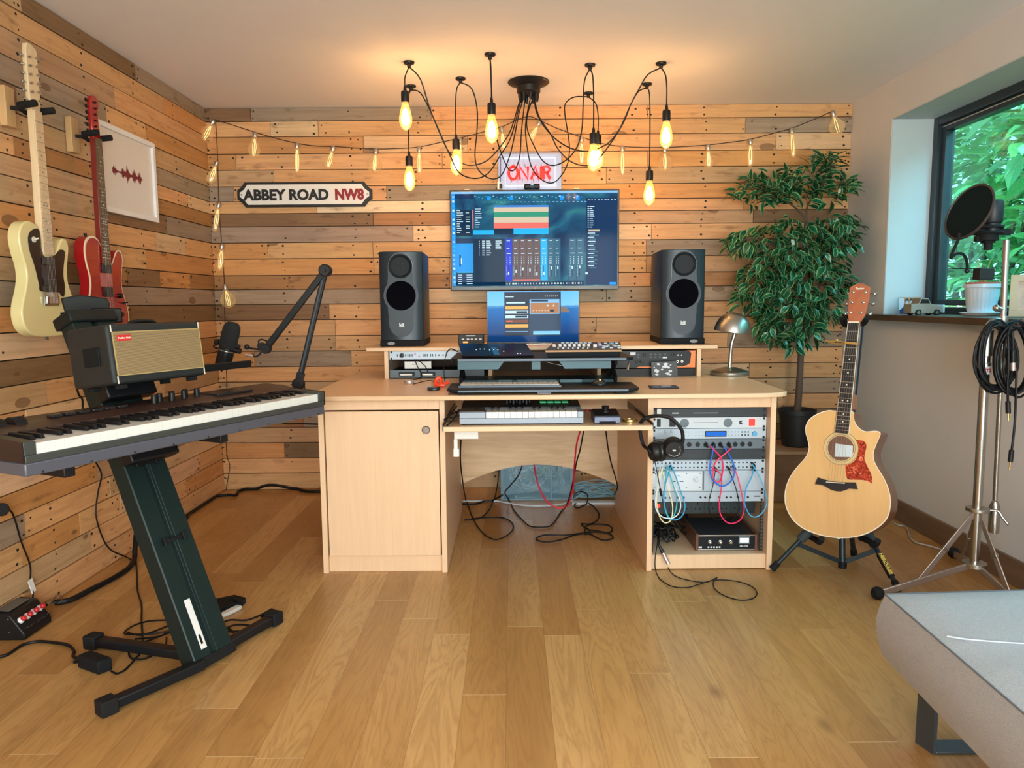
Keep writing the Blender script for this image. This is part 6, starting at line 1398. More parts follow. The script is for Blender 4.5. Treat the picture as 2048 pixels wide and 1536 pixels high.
# tiers
for z, nm in ((.690, 0), (.885, 1)):
    s = z/axis.z; cc = c0+v*lean*z+Vector((0,0,z)); o = nrm*.034
    g = G()
    A = cc+u*.09-v*.06 ; g.beam(cc-u*.08-v*.05, cc+u*.09-v*.05, .05, .03)
    g.beam(cc+u*.0-v*.055+Vector((0,0,.008)), cc+u*(.56)-v*.055+Vector((0,0,.008)), .022, .026 if nm else .026)
    t_ = make('support_arm', g, M_black, cs, bevel=.002)
    g = G(); cbox(g, s-.09, s+.02, -.082, .095, .034, .085); make('bracket', g, M_black, cs, bevel=.006)
    g = G(); e = col(s-.02, -.02, .087); g.add([e+u*-.024, e+u*.024, e+u*.0-UZ*.046, e+nrm*.012-UZ*.012, e-nrm*.004-u*.024-UZ*.002], [(0,1,3),(1,2,3),(2,0,3)]); make('steel_emblem', g, mat('emblem_steel', (.35,.37,.44), .3, .7), cs)
for i, (px, zz) in enumerate(((0, 0),)): pass
for a_ in (.12, .62): make('support_arm', G().beam(kf(a_,.02,.706), kf(a_,.26,.706), .03, .026), M_black, cs, bevel=.002)
# amplifier
AO = at(229, 770, Y=2.12); AW, AH, AD = .335, .178, .185
tilt = math.radians(7); up_ = (UZ*math.cos(tilt)+v*math.sin(tilt)); bk = (v*math.cos(tilt)-UZ*math.sin(tilt))
am = thing('guitar_amplifier', AO+u*AW/2+v*AD/2, 'small black guitar amplifier with gold grille cloth sitting on the column stand', 'amplifier')
def af(a, b, h): return AO+u*a+bk*b+up_*h
def abox(g, a0, a1, b0, b1, h0, h1, m=0):
    V = [af(a, b, h) for h in (h0, h1) for a, b in ((a0,b0),(a1,b0),(a1,b1),(a0,b1))]
    return g.add(V, [(3,2,1,0),(4,5,6,7),(0,1,5,4),(1,2,6,5),(2,3,7,6),(3,0,4,7)], m)
g = G(); abox(g, 0, AW, 0, AD, 0, AH); make('cabinet', g, mat('black_tolex', (.012,.016,.018), .5, bump=.5, bscale=700), am, bevel=.010, seg=4)
g = G(); abox(g, .016, AW-.010, -.002, .004, .026, AH-.026)
def weave():
    m, nt, b, N, L = nodes('gold_grille_cloth'); tc = N('TexCoord'); sp = N('SeparateXYZ'); L(tc.outputs['Object'], sp.inputs[0])
    h = mth(nt, 'ADD', mth(nt, 'MULTIPLY', sp.outputs['X'], .4275), mth(nt, 'MULTIPLY', sp.outputs['Y'], .904))
    k = 900
    s1 = mth(nt, 'SINE', mth(nt, 'MULTIPLY', mth(nt, 'ADD', h, sp.outputs['Z']), k)); s2 = mth(nt, 'SINE', mth(nt, 'MULTIPLY', mth(nt, 'SUBTRACT', h, sp.outputs['Z']), k))
    L(ramp(nt, mth(nt, 'MULTIPLY', s1, s2), [(.0, (.36,.25,.12)), (.42, (.05,.04,.03))]), b.inputs['Base Color']); b.inputs['Roughness'].default_value = .7
    return m
make('grille', g, weave(), am, bevel=.001)
g = G(); e = .0014
for (a0, a1, h0, h1) in ((.014,AW-.008,.024,.027),(.014,AW-.008,AH-.027,AH-.024),(.014,.017,.024,AH-.024),(AW-.011,AW-.008,.024,AH-.024)): abox(g, a0, a1, -.0035, 0, h0, h1)
make('gold_piping', g, mat('gold_piping', (.45,.33,.14), .5), am)
g = G()
for a_ in (.012, AW-.010):
    abox(g, a_, a_+.003, -.002, .0, .002, .024); abox(g, a_, a_+.003, -.002, .0, AH-.024, AH-.004)
make('white_piping', g, mat('cream_piping', (.75,.70,.60), .5), am)
g = G(); abox(g, .026, .073, -.0050, -.0035, AH-.052, AH-.034); lg = make('logo_badge', g, mat('red_badge', (.62,.03,.03), .4), am, bevel=.001)
g = G(); g.text('Positive Grid', af(.0495, -.0054, AH-.043), u, up_, .0075, .0006, bold=.04, width=.040); make('lettering', g, mat('badge_white', (.8,.7,.65), .5), lg)
g = G(); g.tube([af(AW*.42, AD*.5, AH-.004), af(AW*.46, AD*.5, AH+.010), af(AW*.58, AD*.5, AH+.014), af(AW*.70, AD*.5, AH+.010), af(AW*.74, AD*.5, AH-.004)], .007, 10); make('handle', g, M_black, am)
for a_, b_ in ((.03,.03),(AW-.05,.03),(.03,AD-.03),(AW-.05,AD-.03)): g = G(); abox(g, a_, a_+.026, b_-.012, b_+.012, -.014, .0); make('rubber_foot', g, M_rubber, am, bevel=.002)
g = G(); abox(g, -.004, 0, .045, .115, .06, .115); make('side_socket', g, M_blackm, am, bevel=.003)
# camera-bag like black clip box on top of the column
tb_ = thing('mounting_box', af(.05, AD+.08, AH+.03), 'black accessory block mounted on top of the column stand behind the amplifier', 'bracket')
X0 = at(128, 640, Y=2.50); 
g = G(); pa = [(122,596),(160,590),(212,596),(220,606),(218,650),(142,655),(135,640)]
PO = Vector((-1.50, 2.47, 1.1)); PN = Vector((.55,-.83,0)).normalized()
pts = [atP(a_, b_, PO, PN) for a_, b_ in pa]
n = len(pts); bb = [p-PN*.05 for p in pts]
g.add(pts+bb, [tuple(range(n-1, -1, -1)), tuple(range(n, 2*n))]+[(i, (i+1) % n, n+(i+1) % n, n+i) for i in range(n)]); make('block', g, mat('cap_charcoal'), tb_, bevel=.004)
g = G(); pts = [atP(a_, b_, PO+PN*.03, PN) for a_, b_ in ((185,616),(243,616),(246,645),(178,648))]; bb = [p-PN*.06 for p in pts]
g.add(pts+bb, [(3,2,1,0),(4,5,6,7)]+[(i, (i+1) % 4, 4+(i+1) % 4, 4+i) for i in range(4)]); make('front_lid', g, M_black, tb_, bevel=.004)
g = G(); g.tube([atP(124,625,PO+PN*.02,PN), atP(130,645,PO+PN*.02,PN), atP(138,660,PO+PN*.02,PN)], .006, 8); make('strap', g, M_blackm, tb_)

# ------------------------------------------------------------------ leads and boxes on the floor at the left
def floor_cable(name, pts, r, m, label, k=6):
    t = catmull([at(p[0], p[1], Z=(p[2] if len(p) > 2 else r+.001)) for p in pts], k)
    for p in t: p.x = max(p.x, XL+.03+r); p.z = max(p.z, r+.0005); p.y = min(p.y, YB-.03-r)
    return make(name, G().tube(t, r, 8, raw=True), m, label=label, cat='cable')
floor_cable('cable_loom', [(110,1205),(140,1200),(180,1180),(220,1160),(255,1138),(268,1120),(270,1098,.05),(272,1070,.10)], .011, M_cable, 'thick black cable loom running from the pedal box along the foot of the left wall')
floor_cable('cable_loom', [(352,1006),(366,1012),(376,1030),(366,1040),(360,1028),(370,1012),(395,1000),(425,993),(455,990),(471,990),(478,982),(500,976),(520,972),(540,965,.03),(560,966,.03),(590,976),(615,983),(655,982)], .0085, M_cable, 'thick black cable loom with one loop running from the stand to behind the desk')
def wall_cable(pts, r, label, extra=0):
    t = [at(p[0], p[1], X=XL+.032) if len(p) < 3 else at(p[0], p[1], Z=p[2]) for p in pts]
    for p in t: p.z = max(p.z, r)
    return make('cable', G().tube(t, r, 7), M_cable, label=label, cat='cable')
pt = thing('power_lead', at(20, 1020, X=XL+.03), 'thin black power lead with a white tag hanging from a plug on the left wall', 'cable')
t = [at(0,1018,X=XL+.04), at(20,1021,X=XL+.035), at(30,1040,X=XL+.032), at(43,1085,X=XL+.032), at(60,1130,X=XL+.032), at(60,1162,X=XL+.032)]
t2 = [at(66,1180,X=XL+.034), at(66,1205,X=XL+.04)]
make('lead', G().tube(t, .003, 7).tube(t2, .003, 7), M_cable, pt)
make('plug', G().cyl(at(-8,1020,X=XL+.02), at(5,1019,X=XL+.07), .022, n=16), M_black, pt, bevel=.003)
a_, b_ = at(60,1160,X=XL+.035), at(68,1184,X=XL+.035); make('white_tag', G().beam(a_, b_, .004, .022), M_white, pt)
wall_cable([(192,925),(203,950),(196,985),(192,1030),(205,1075),(222,1100),(250,1115),(266,1121,.01)], .0032, 'thin black lead dropping from the left end of the stage piano to the floor')
make('cable', G().tube([at(152,770,Y=2.45), at(158,790,Y=2.5), at(165,800,Y=2.5), at(165,830,Y=2.45), at(163,856,Y=2.3)], .0035, 7), M_cable, label='thin black lead hanging from the amplifier down to the stage piano', cat='cable')
make('cable', G().tube([at(645,833,Y=2.9), at(655,845,Y=2.96), at(665,852,Y=2.96)] and [Vector((-.93,2.75,.72)), Vector((-.90,2.85,.66)), Vector((-.86,2.95,.64)), Vector((-.80,2.99,.63))], .0035, 7), M_cable, label='short black lead between the right end of the stage piano and the desk', cat='cable')
floor_cable('cable', [(272,1120,.01),(274,1150),(275,1180),(283,1210),(283,1240),(285,1270),(284,1300),(270,1318),(252,1338),(235,1347),(222,1342,.02)], .0032, M_cable, 'thin black lead curving down the floor into the right end of the black power brick')
floor_cable('cable', [(-10,1315),(15,1309),(45,1290),(75,1283),(105,1285),(135,1290),(148,1302),(146,1312),(156,1318,.02)], .005, M_cable, 'black mains lead entering the left end of the black power brick')
g = G()
for pts in ([(345,1240),(300,1242),(270,1250),(250,1263),(255,1268),(300,1268),(340,1262)], [(345,1262),(300,1280),(270,1290),(258,1300),(262,1316),(285,1318),(310,1308),(330,1290),(333,1275)], [(340,1250),(310,1262),(280,1270),(255,1265)], [(440,1248),(460,1240),(495,1240),(530,1226)], [(445,1260),(470,1250),(505,1252),(478,1262),(448,1262)], [(440,1250),(465,1262),(468,1278),(450,1278)], [(270,1278),(320,1272),(350,1255)]):
    g.tube(fl(pts, .007), .0032, 6)
g.beam(at(524,1232,Z=.012), at(545,1220,Z=.012), .012, .012)
make('coiled_cable', g, M_cable, label='loose coils of thin black lead around the foot of the column stand', cat='cable', kind='stuff')
q = [at(152,1312,Z=.0), at(200,1355,Z=0), at(229,1342,Z=0), at(183,1305,Z=0)]
hgt = .042; ps_ = thing('power_brick', sum(q, Vector())/4, 'black power brick lying on the floor in front of the pedal box', 'power brick')
g = G(); q = [at(155,1336,Z=0), at(197,1351,Z=0), at(226,1340,Z=0), at(183,1324,Z=0)]; g.add(q+[p+Vector((0,0,hgt)) for p in q], [(3,2,1,0),(4,5,6,7),(0,1,5,4),(1,2,6,5),(2,3,7,6),(3,0,4,7)]); make('case', g, M_blackm, ps_, bevel=.005)
e0 = at(148,1325,Z=.025); make('strain_relief', G().cyl(e0, (q[0]+q[3])/2+Vector((0,0,.022)), .005, .008, n=10), M_black, ps_)
# pedal box with four red-tipped knobs
c = [at(0,1283,Z=0), at(53,1281,Z=0), at(104,1244,Z=0), at(86,1222,Z=0), at(10,1246,Z=0)]
pd = thing('pedal_box', at(50, 1260, Z=0), 'black wedge-shaped box with four red-tipped knobs on the floor by the left wall', 'pedal')
O_ = at(50, 1281, Z=0); ex = (at(104,1243,Z=0)-O_); Lx = ex.length; ex.normalize(); ey = UZ.cross(ex)
ppt = [(0,0),(0,.022),(.045,.088),(.14,.10),(.14,0)]
g = G(); g.prism(ppt, O_, ey, UZ, ex, 0, Lx); make('case', g, M_black, pd, bevel=.004)
sd = Vector((.045, .066)).normalized(); nrm_ = (UZ*sd.x-ey*sd.y)
for i in range(4):
    b0 = O_+ex*(Lx*(.16+.23*i))+ey*.026+UZ*.060
    k = make('control_knob', G().cyl(b0, b0+nrm_*.010, .012, .009, n=16), M_white, pd, bevel=.001)
    make('red_cap', G().lathe([(.0085,.010),(.0085,.019),(.007,.021),(.001,.021)], b0, nrm_, 16), mat('red_cap', (.62,.03,.04), .35), k)
    b1 = b0-UZ*.030-ey*.018+ex*.012; make('toggle', G().cyl(b1, b1+nrm_*.016, .0022, n=8), M_chrome, pd)
g = G()
for a_, z_ in ((.004,.03),(.004,.075)): g.cyl(O_+ey*.05+UZ*z_, O_+ey*.05+UZ*z_-ex*.002, .003, n=8)
make('case_screw', g, M_chrome, pd)
make('top_strip', G().box(0,0,0,0,0,0) and G().prism([(.06,.0925),(.12,.0982),(.12,.0995),(.06,.0940)], O_, ey, UZ, ex, .02, Lx-.02), mat('strip_grey', (.10,.10,.10), .3), pd)
rg = at(105,1203,Z=.02); r0 = at(92,1210,Z=.03)
make('silver_jack', G().cyl(r0, rg, .006, n=12).lathe([(.014,-.002),(.017,-.002),(.017,.002),(.014,.002),(.014,-.002)], rg+Vector((.015,.01,.004)), (0,-1,.4), 20, cap=False), M_chrome, pd)
# sustain pedal and a white gadget behind the column
q = at(465, 1212, Z=0)
sp_ = thing('sustain_pedal', q, 'flat black foot pedal on the floor behind the column stand', 'pedal')
P4 = [at(428,1222,Z=.0), at(432,1208,Z=0), at(470,1200,Z=0), at(492,1206,Z=0), at(486,1212,Z=0), at(440,1228,Z=0)]
g = G(); n = 6; g.add(P4+[p+Vector((0,0,.022)) for p in P4], [tuple(range(n-1,-1,-1)), tuple(range(n, 2*n))]+[(i, (i+1) % n, n+(i+1) % n, n+i) for i in range(n)]); make('plate', g, M_blackm, sp_, bevel=.002)
make('rubber_tread', G().cyl(at(466,1196,Z=.03), at(487,1203,Z=.03), .006, n=10), M_rubber, sp_)
tag(make('white_gadget', G().prism(sm([(-.04,-.012),(.035,-.014),(.045,.0),(.035,.014),(-.04,.012)], 3), at(462,1226,Z=0), u, v, UZ, 0, .014), M_white, bevel=.004), 'small rounded white gadget lying beside the foot pedal', 'gadget')

# ------------------------------------------------------------------ acoustic guitar on its tripod stand
GO = at(1674.5, 966, Y=2.86); lean_ = math.radians(11)
GN = Vector((-.66*math.cos(lean_), -.75*math.cos(lean_), math.sin(lean_))).normalized()
GX = UZ.cross(GN).normalized(); GU = GN.cross(GX)
if GU.z < 0: GU = -GU
def gp(px, py, h=0):
    """point of the guitar's own face plane, in its frame (s,t)"""
    p = atP(px, py, GO+GN*h, GN); d = p-GO; return (d.dot(GX), d.dot(GU))
def c4(x, y): return (1520+x/3.657, 820+y/3.657)
gt = thing('acoustic_guitar', GO-GU*.19, 'natural spruce acoustic guitar with red pickguard standing on a black tripod stand', 'guitar')
out = [(555,6),(500,2),(430,22),(362,66),(332,125),(336,180),(352,235),(356,290),(330,350),(272,415),(215,495),(182,595),(186,700),(232,795),(305,862),(400,905),(500,930),(600,938),(700,930),(800,898),(888,843),(940,775),(958,680),(945,590),(908,500),(862,425),(836,370),(832,310),(852,250),(876,195),(882,172),(868,156),(832,152),(782,157),(742,145),(705,108),(686,60),(676,10)]
gout = [gp(*c4(x, y)) for x, y in out]
M_spruce = grain_mat('spruce_top', (.74,.46,.21), (.64,.37,.145), (26, 3, 1.4), .25, .8, coat=.4); M_ros = grain_mat('rosewood_side', (.23,.085,.045), (.13,.045,.025), (4, 4, 14), .3, .8, coat=.4)
gsm = sm(gout, 3)
def gpr(poly, h0, h1, m=0, ms=None, g=None): g = g or G(); return g.prism(poly, GO, GX, GU, GN, h0, h1, m, ms)
make('body', gpr(gsm, -.105, -.003), M_ros, gt, bevel=.003)
make('top', gpr(gsm, -.0028, .0), M_spruce, gt)
n = len(gsm); cx_ = sum(p[0] for p in gsm)/n; cy_ = sum(p[1] for p in gsm)/n
inn = [(cx_+(p[0]-cx_)*.982, cy_+(p[1]-cy_)*.985) for p in gsm]
V = [GO+GX*p[0]*1.0+GU*p[1]+GN*.0006 for p in gsm]+[GO+GX*p[0]+GU*p[1]+GN*.0006 for p in inn]
make('binding', G().add(V, [(i, (i+1) % n, n+(i+1) % n, n+i) for i in range(n)]), mat('ivory_binding', (.80,.72,.58), .35), gt)
sh = gp(*c4(591, 280)); sr = abs(gp(*c4(687,280))[0]-gp(*c4(495,280))[0])/2
def circ(c, r, n=36): return [(c[0]+r*math.cos(2*PI*i/n), c[1]+r*math.sin(2*PI*i/n)) for i in range(n)]
make('rosette', gpr(circ(sh, sr*1.36, 48), 0, .0008), mat('rosette_tan', (.62,.46,.24), .3), gt)
for k in (1.34, 1.10): make('rosette_ring', G().tube([GO+GX*p[0]+GU*p[1]+GN*.0008 for p in circ(sh, sr*k)], .0009, 5, closed=True, k=1), mat('dark_ring', (.20,.12,.06), .4), gt)
make('sound_hole', gpr(circ(sh, sr, 40), .0008, .0012), mat('hole_brown', (.16,.075,.05), .8), gt)
lb = [gp(*c4(x, y)) for x, y in ((550,342),(678,345),(680,262),(552,245))]
make('inner_label', gpr(lb, .0012, .0015), mat('inner_label', (.55,.62,.66), .6), gt)
pgd = [(706,222),(720,219),(755,226),(775,245),(778,275),(768,320),(765,360),(780,400),(800,440),(818,485),(822,534),(790,520),(750,512),(700,510),(650,508),(635,490),(628,440),(628,400),(650,398),(690,375),(712,340),(722,290),(718,250)]
def tort():
    m, nt, b, N, L = nodes('tortoiseshell'); tc = N('TexCoord'); vo = N('TexNoise'); vo.inputs['Scale'].default_value = 75; vo.inputs['Detail'].default_value = 3; vo.inputs['Distortion'].default_value = 2; L(tc.outputs['Object'], vo.inputs['Vector'])
    L(ramp(nt, vo.outputs['Fac'], [(.40, (.16,.010,.006)), (.52, (.42,.035,.015)), (.62, (.50,.06,.025)), (.70, (.80,.30,.18))]), b.inputs['Base Color']); b.inputs['Roughness'].default_value = .2; return m
make('pickguard', gpr(sm([gp(*c4(x, y)) for x, y in pgd], 3), .0009, .0018), tort(), gt)
brd = [(428,493),(470,508),(520,520),(580,528),(645,530),(703,530),(718,580),(690,578),(655,575),(630,585),(595,596),(560,594),(520,582),(480,556),(445,545),(407,543)]
make('bridge', gpr([gp(*c4(x, y)) for x, y in brd][::-1], .0008, .009), mat('ebony', (.012,.012,.018), .4), gt, bevel=.001)
sa, sb = gp(*c4(490,526)), gp(*c4(626,536)); P_ = lambda p, h: GO+GX*p[0]+GU*p[1]+GN*h
make('saddle', G().beam(P_(sa,.0105), P_(sb,.0105), .003, .003), mat('bone', (.80,.75,.62), .4), gt)
nutL, nutR = gp(1697, 645), gp(1719.5, 645); fbL, fbR = gp(*c4(550,165)), gp(*c4(652,175))
def lp(a, b, t): return (a[0]+(b[0]-a[0])*t, a[1]+(b[1]-a[1])*t)
make('neck', gpr([lp(fbL,nutL,.12), lp(fbR,nutR,.12), nutR, nutL], -.018, .002), grain_mat('mahogany', (.36,.14,.07), (.24,.08,.04), (10,10,3), .35, .7), gt, bevel=.004)
make('neck_heel', gpr([lp(fbL,nutL,.22), lp(fbR,nutR,.22), lp(fbR,nutR,.36), lp(fbL,nutL,.36)], -.075, -.016), MC['mahogany'], gt, bevel=.006)
fb = make('fretboard', gpr([fbL, fbR, nutR, nutL], .002, .007), mat('ebony_board', (.014,.013,.018), .4), gt)
make('board_binding', G().beam(P_(fbL,.0055), P_(nutL,.0055), .0015, .0035, up=GN).beam(P_(fbR,.0055), P_(nutR,.0055), .0015, .0035, up=GN), mat('bone'), gt)
g = G(); sc_ = 1.30
for k in range(1, 21):
    t = (1-2**(-k/12))*sc_/(.95*1.0)
    t = (1-2**(-k/12))*1.46
    if t < .99: g.beam(P_(lp(nutL,fbL,t),.0074), P_(lp(nutR,fbR,t),.0074), .0018, .0012, up=GN)
make('fret', g, M_steel, gt, kind='stuff')
g = G()
for k in (3,5,7,9,12,15,17):
    t = ((1-2**(-k/12))+(1-2**(-(k-1)/12)))/2*1.46
    if t < .97:
        for s in ((.3,.7) if k == 12 else (.5,)):
            c = lp(lp(nutL,fbL,t), lp(nutR,fbR,t), s); g.cyl(P_(c,.0072), P_(c,.0078), .0032, n=12)
make('fret_marker', g, mat('pearl', (.75,.75,.70), .3), fb, kind='stuff')
make('nut', G().beam(P_(nutL,.008), P_(nutR,.008), .005, .006, up=GN), mat('bone'), gt)
g = G()
for i in range(6):
    t = .10+.8*i/5; g.tube([P_(lp(sa,sb,t),.0125), P_(lp(nutL,nutR,t),.0095)], .0004, 4, raw=True)
make('string', g, mat('bronze_string', (.30,.24,.17), .4, .6), gt, kind='stuff')
def hd(x, y): return gp(1650+x/9.04, 550+y/9.04)
hds = [(625,850),(430,850),(408,700),(425,450),(440,235),(470,205),(520,185),(555,158),(625,150),(700,156),(745,185),(800,210),(815,225),(800,330),(780,450),(745,600),(715,720)]
make('headstock', gpr([hd(x, y) for x, y in hds], -.016, -.002), grain_mat('headstock_veneer', (.46,.15,.075), (.34,.10,.05), (24,24,3), .3, .6), gt, bevel=.001)
make('logo', G().text('Taylor', P_(hd(628,247),-.0015), GX, GU, .0125, .0006, bold=.03), mat('pearl'), gt)
for (x, y, s) in ((505,308,-1),(482,492,-1),(455,672,-1),(730,308,1),(688,492,1),(645,678,1)):
    c = hd(x, y); tx = hd(x+(150 if s > 0 else -105), y+12)
    make('tuner', G().lathe([(.0045,-.002),(.0045,.000),(.0022,.001),(.0022,.007)], P_(c,0), GN, 12).cyl(P_(c,-.022), P_(tx,-.022), .002, n=8).ball(P_(tx,-.022), .0075, sc=(1.1,.7,.9), n=12, k=8), M_chrome, gt)
    make('tuner_washer', G().lathe([(.0065,-.002),(.0062,-.0005)], P_(c,0), GN, 16), M_chrome, gt)
# gold capo
k0_, k1_ = hd(385, 1235), hd(610, 1255)
cpo = thing('capo', P_(k0_, .02), 'gold spring capo clamped across the neck of the acoustic guitar', 'capo')
make('bar', G().beam(P_(k0_,.015), P_(k1_,.015), .010, .007, up=GN), M_brass, cpo, bevel=.001)
make('grip', G().tube([P_(k0_,.015), P_(hd(250,1205),.018), P_(hd(130,1215),.020), P_(hd(40,1205),.022)], .0035, 8).tube([P_(hd(60,1215),.0), P_(hd(200,1240),-.004), P_(k0_,-.01), P_(k0_,.012)], .003, 8).ball(P_(hd(240,1190),.018), .006, n=10, k=6), M_brass, cpo)
make('end_pin', G().cyl(P_(gp(*c4(548,934)), -.05), P_(gp(*c4(548,950)), -.05), .006, n=10), mat('bone'), gt)
# stand
gs = thing('guitar_stand', (1.33, 2.95, 0), 'black tripod guitar stand with padded arms and yellow lettering on one leg', 'guitar stand')
hubl = at(1685, 1130, Y=2.93); hubu = at(1688, 1062, Y=2.95)
M_stand = mat('stand_blue_black', (.018,.030,.042), .35, .3)
top = at(1713, 650, Y=3.12)
TB = at(1700, 800, Y=3.10); 
pole0 = Vector((hubu.x+.005, 3.0, hubu.z))
make('lower_tube', G().cyl(hubl, Vector((hubu.x, 2.98, hubu.z+.08)), .013, n=18), M_stand, gs)
make('upright', G().cyl(Vector((hubu.x, 2.98, hubu.z)), Vector((top.x, top.y+.01, top.z)), .011, n=16), M_black, gs)
make('upright_inner', G().cyl(at(1722,640,Y=3.10), at(1704,826,Y=3.10), .013, n=16), M_stand, gs)
make('neck_yoke', G().tube([at(1686,636,Y=3.06), at(1690,648,Y=3.08), at(1705,648,Y=3.10), at(1726,646,Y=3.09), at(1732,634,Y=3.05)], .014, 10).beam(at(1684,632,Y=3.04), at(1703,634,Y=3.02), .020, .018).beam(at(1709,634,Y=3.02), at(1734,633,Y=3.04), .020, .018), M_rubber, gs, bevel=.003)
feet = [at(1545,1137,Z=.013), at(1797,1178,Z=.012), at(1708,1108,Z=.012)]
tops = [at(1612,1068,Y=2.93), at(1742,1078,Y=2.93), at(1700,1050,Y=3.03)]
for i, (F, T) in enumerate(zip(feet, tops)):
    l = make('leg', G().cyl(T, F, .0095 if i < 2 else .011, n=14), M_stand, gs)
    d = (F-T).normalized(); make('rubber_foot', G().cyl(F-d*.035, F+d*.004, .013, .015, n=14), M_rubber, l, bevel=.002)
    if i < 2:
        make('padded_sleeve', G().cyl(T-d*.05, T+d*.035, .019, n=16), mat('foam_blue_black', (.03,.045,.055), .8), gs, bevel=.003)
        make('brace', G().beam(hubl+Vector((0,0,.01)), T+d*.055, .006, .018), M_stand, gs)
        if i == 1:
            s0_, s1_ = T+d*.075, T+d*.185; sx_ = d; sn = Vector((0,-1,.1)); sn = (sn-d*sn.dot(d)).normalized(); sy = sn.cross(sx_)
            make('leg_sleeve', G().beam(s0_, s1_, .021, .021, up=sn), M_black, gs, bevel=.002)
            c = (s0_+s1_)/2+sn*.0112
            make('lettering', G().text('HERCULES', c, sx_, sy, .0165, .0006, bold=.04, width=.10), mat('yellow_ink', (.85,.62,.12), .4), gs, label='yellow leg lettering')
            g = G()
            for t_ in (-1, 1): g.beam(c-sx_*.054+sy*t_*.009, c+sx_*.054+sy*t_*.009, .0008, .0006, up=sn)
            make('lettering_border', g, mat('yellow_ink'), gs)
make('hub_collar', G().cyl(hubl-Vector((0,0,.012)), hubl+Vector((0,0,.015)), .017, n=16), M_black, gs, bevel=.002)
for s in (-1, 1):
    c = P_(gp(1674.5+s*55, 1068 if s < 0 else 1072), -.05); 
    make('cradle_arm', G().tube([c+Vector((0,.06,-.03)), c+Vector((0,.0,-.022)), c+Vector((0,-.055,-.018)), c+Vector((0,-.075,.004))], .012, 10), M_rubber, gs)

# ------------------------------------------------------------------ crate and potted fig
q0 = at(1536,1005,Z=0); cy0 = q0.y
ct0, ct1 = at(1530, 905, Y=cy0).z, .0
crx0 = 1.18; crx1 = 1.86
cr = thing('wooden_crate', ((crx0+crx1)/2, cy0+.18, 0), 'old wooden crate under the potted fig behind the desk', 'crate')
M_crate = grain_mat('old_crate', (.26,.135,.065), (.15,.07,.035), (1.5,14,14), .6, .8)
zc = at(1560, 903, Y=cy0).z; yb = min(cy0+.40, YB-.03)
make('front_panel', G().box(crx0, crx1, cy0, cy0+.018, .005, zc-.018), M_crate, cr, bevel=.002)
make('side_panel', G().box(crx0, crx0+.018, cy0+.0185, yb, .005, zc-.018), M_crate, cr, bevel=.002)
make('side_panel', G().box(crx1-.018, crx1, cy0+.0185, yb, .005, zc-.018), M_crate, cr, bevel=.002)
make('lid', G().box(crx0-.01, crx1+.01, cy0-.012, yb, zc-.018, zc), grain_mat('crate_lid', (.42,.25,.14), (.26,.14,.075), (1.5,14,14), .55, .8), cr, bevel=.003)
g = G()
for k in range(7): g.box(crx0+.004, crx0+.030, cy0-.0006, cy0, .03+k*.035, .045+k*.035)
make('corner_joint', g, mat('joint_dark', (.10,.05,.025), .7), cr)
pt_c = at(1592, 905, Y=cy0+.15); pz = zc
px_, py_ = 1.46, cy0+.17
px_ = at(1592, 880, Y=py_).x
pp = thing('potted_fig', (px_, py_, pz), 'tall artificial variegated fig tree in a black pot on the wooden crate', 'plant')
pr_ = .098
make('pot', G().lathe([(.001,0),(.072,0),(.078,.004),(.098,.185),(.106,.187),(.107,.212),(.099,.212),(.094,.19),(.001,.185)], (px_, py_, pz), (0,0,1), 36, cap=False), mat('pot_black', (.010,.012,.014), .5), pp)
tr = [Vector((px_,py_,pz+.18)), at(1598,780,Y=py_), at(1602,700,Y=py_-.01), at(1603,620,Y=py_-.01), at(1606,540,Y=py_), at(1610,470,Y=py_), at(1612,440,Y=py_)]
M_trunk = mat('fig_trunk', (.10,.062,.045), .8, bump=.7, bscale=90, vary=.25)
g = G(); g.tube(tr, lambda t: .021-.013*t, 12)
br_ = [[tr[2], at(1625,668,Y=py_-.05), at(1645,650,Y=py_-.08)], [tr[3], at(1640,570,Y=py_), at(1660,500,Y=py_-.05), at(1675,460,Y=py_-.08)], [tr[6], at(1600,425,Y=py_), at(1575,405,Y=py_-.05), at(1520,385,Y=py_-.08), at(1490,375,Y=py_-.06)], [tr[6], at(1616,410,Y=py_-.02), at(1640,375,Y=py_-.08), at(1665,335,Y=py_-.1)], [tr[4], at(1570,505,Y=py_-.05), at(1520,480,Y=py_-.1), at(1480,480,Y=py_-.1)], [tr[3], at(1560,600,Y=py_-.1), at(1510,590,Y=py_-.14)], [tr[3], at(1580,650,Y=py_-.14), at(1560,670,Y=py_-.18)]]
for b in br_: g.tube(b, lambda t: .007-.004*t, 8)
make('trunk', g, M_trunk, pp)
rr = random.Random(17); g = G()
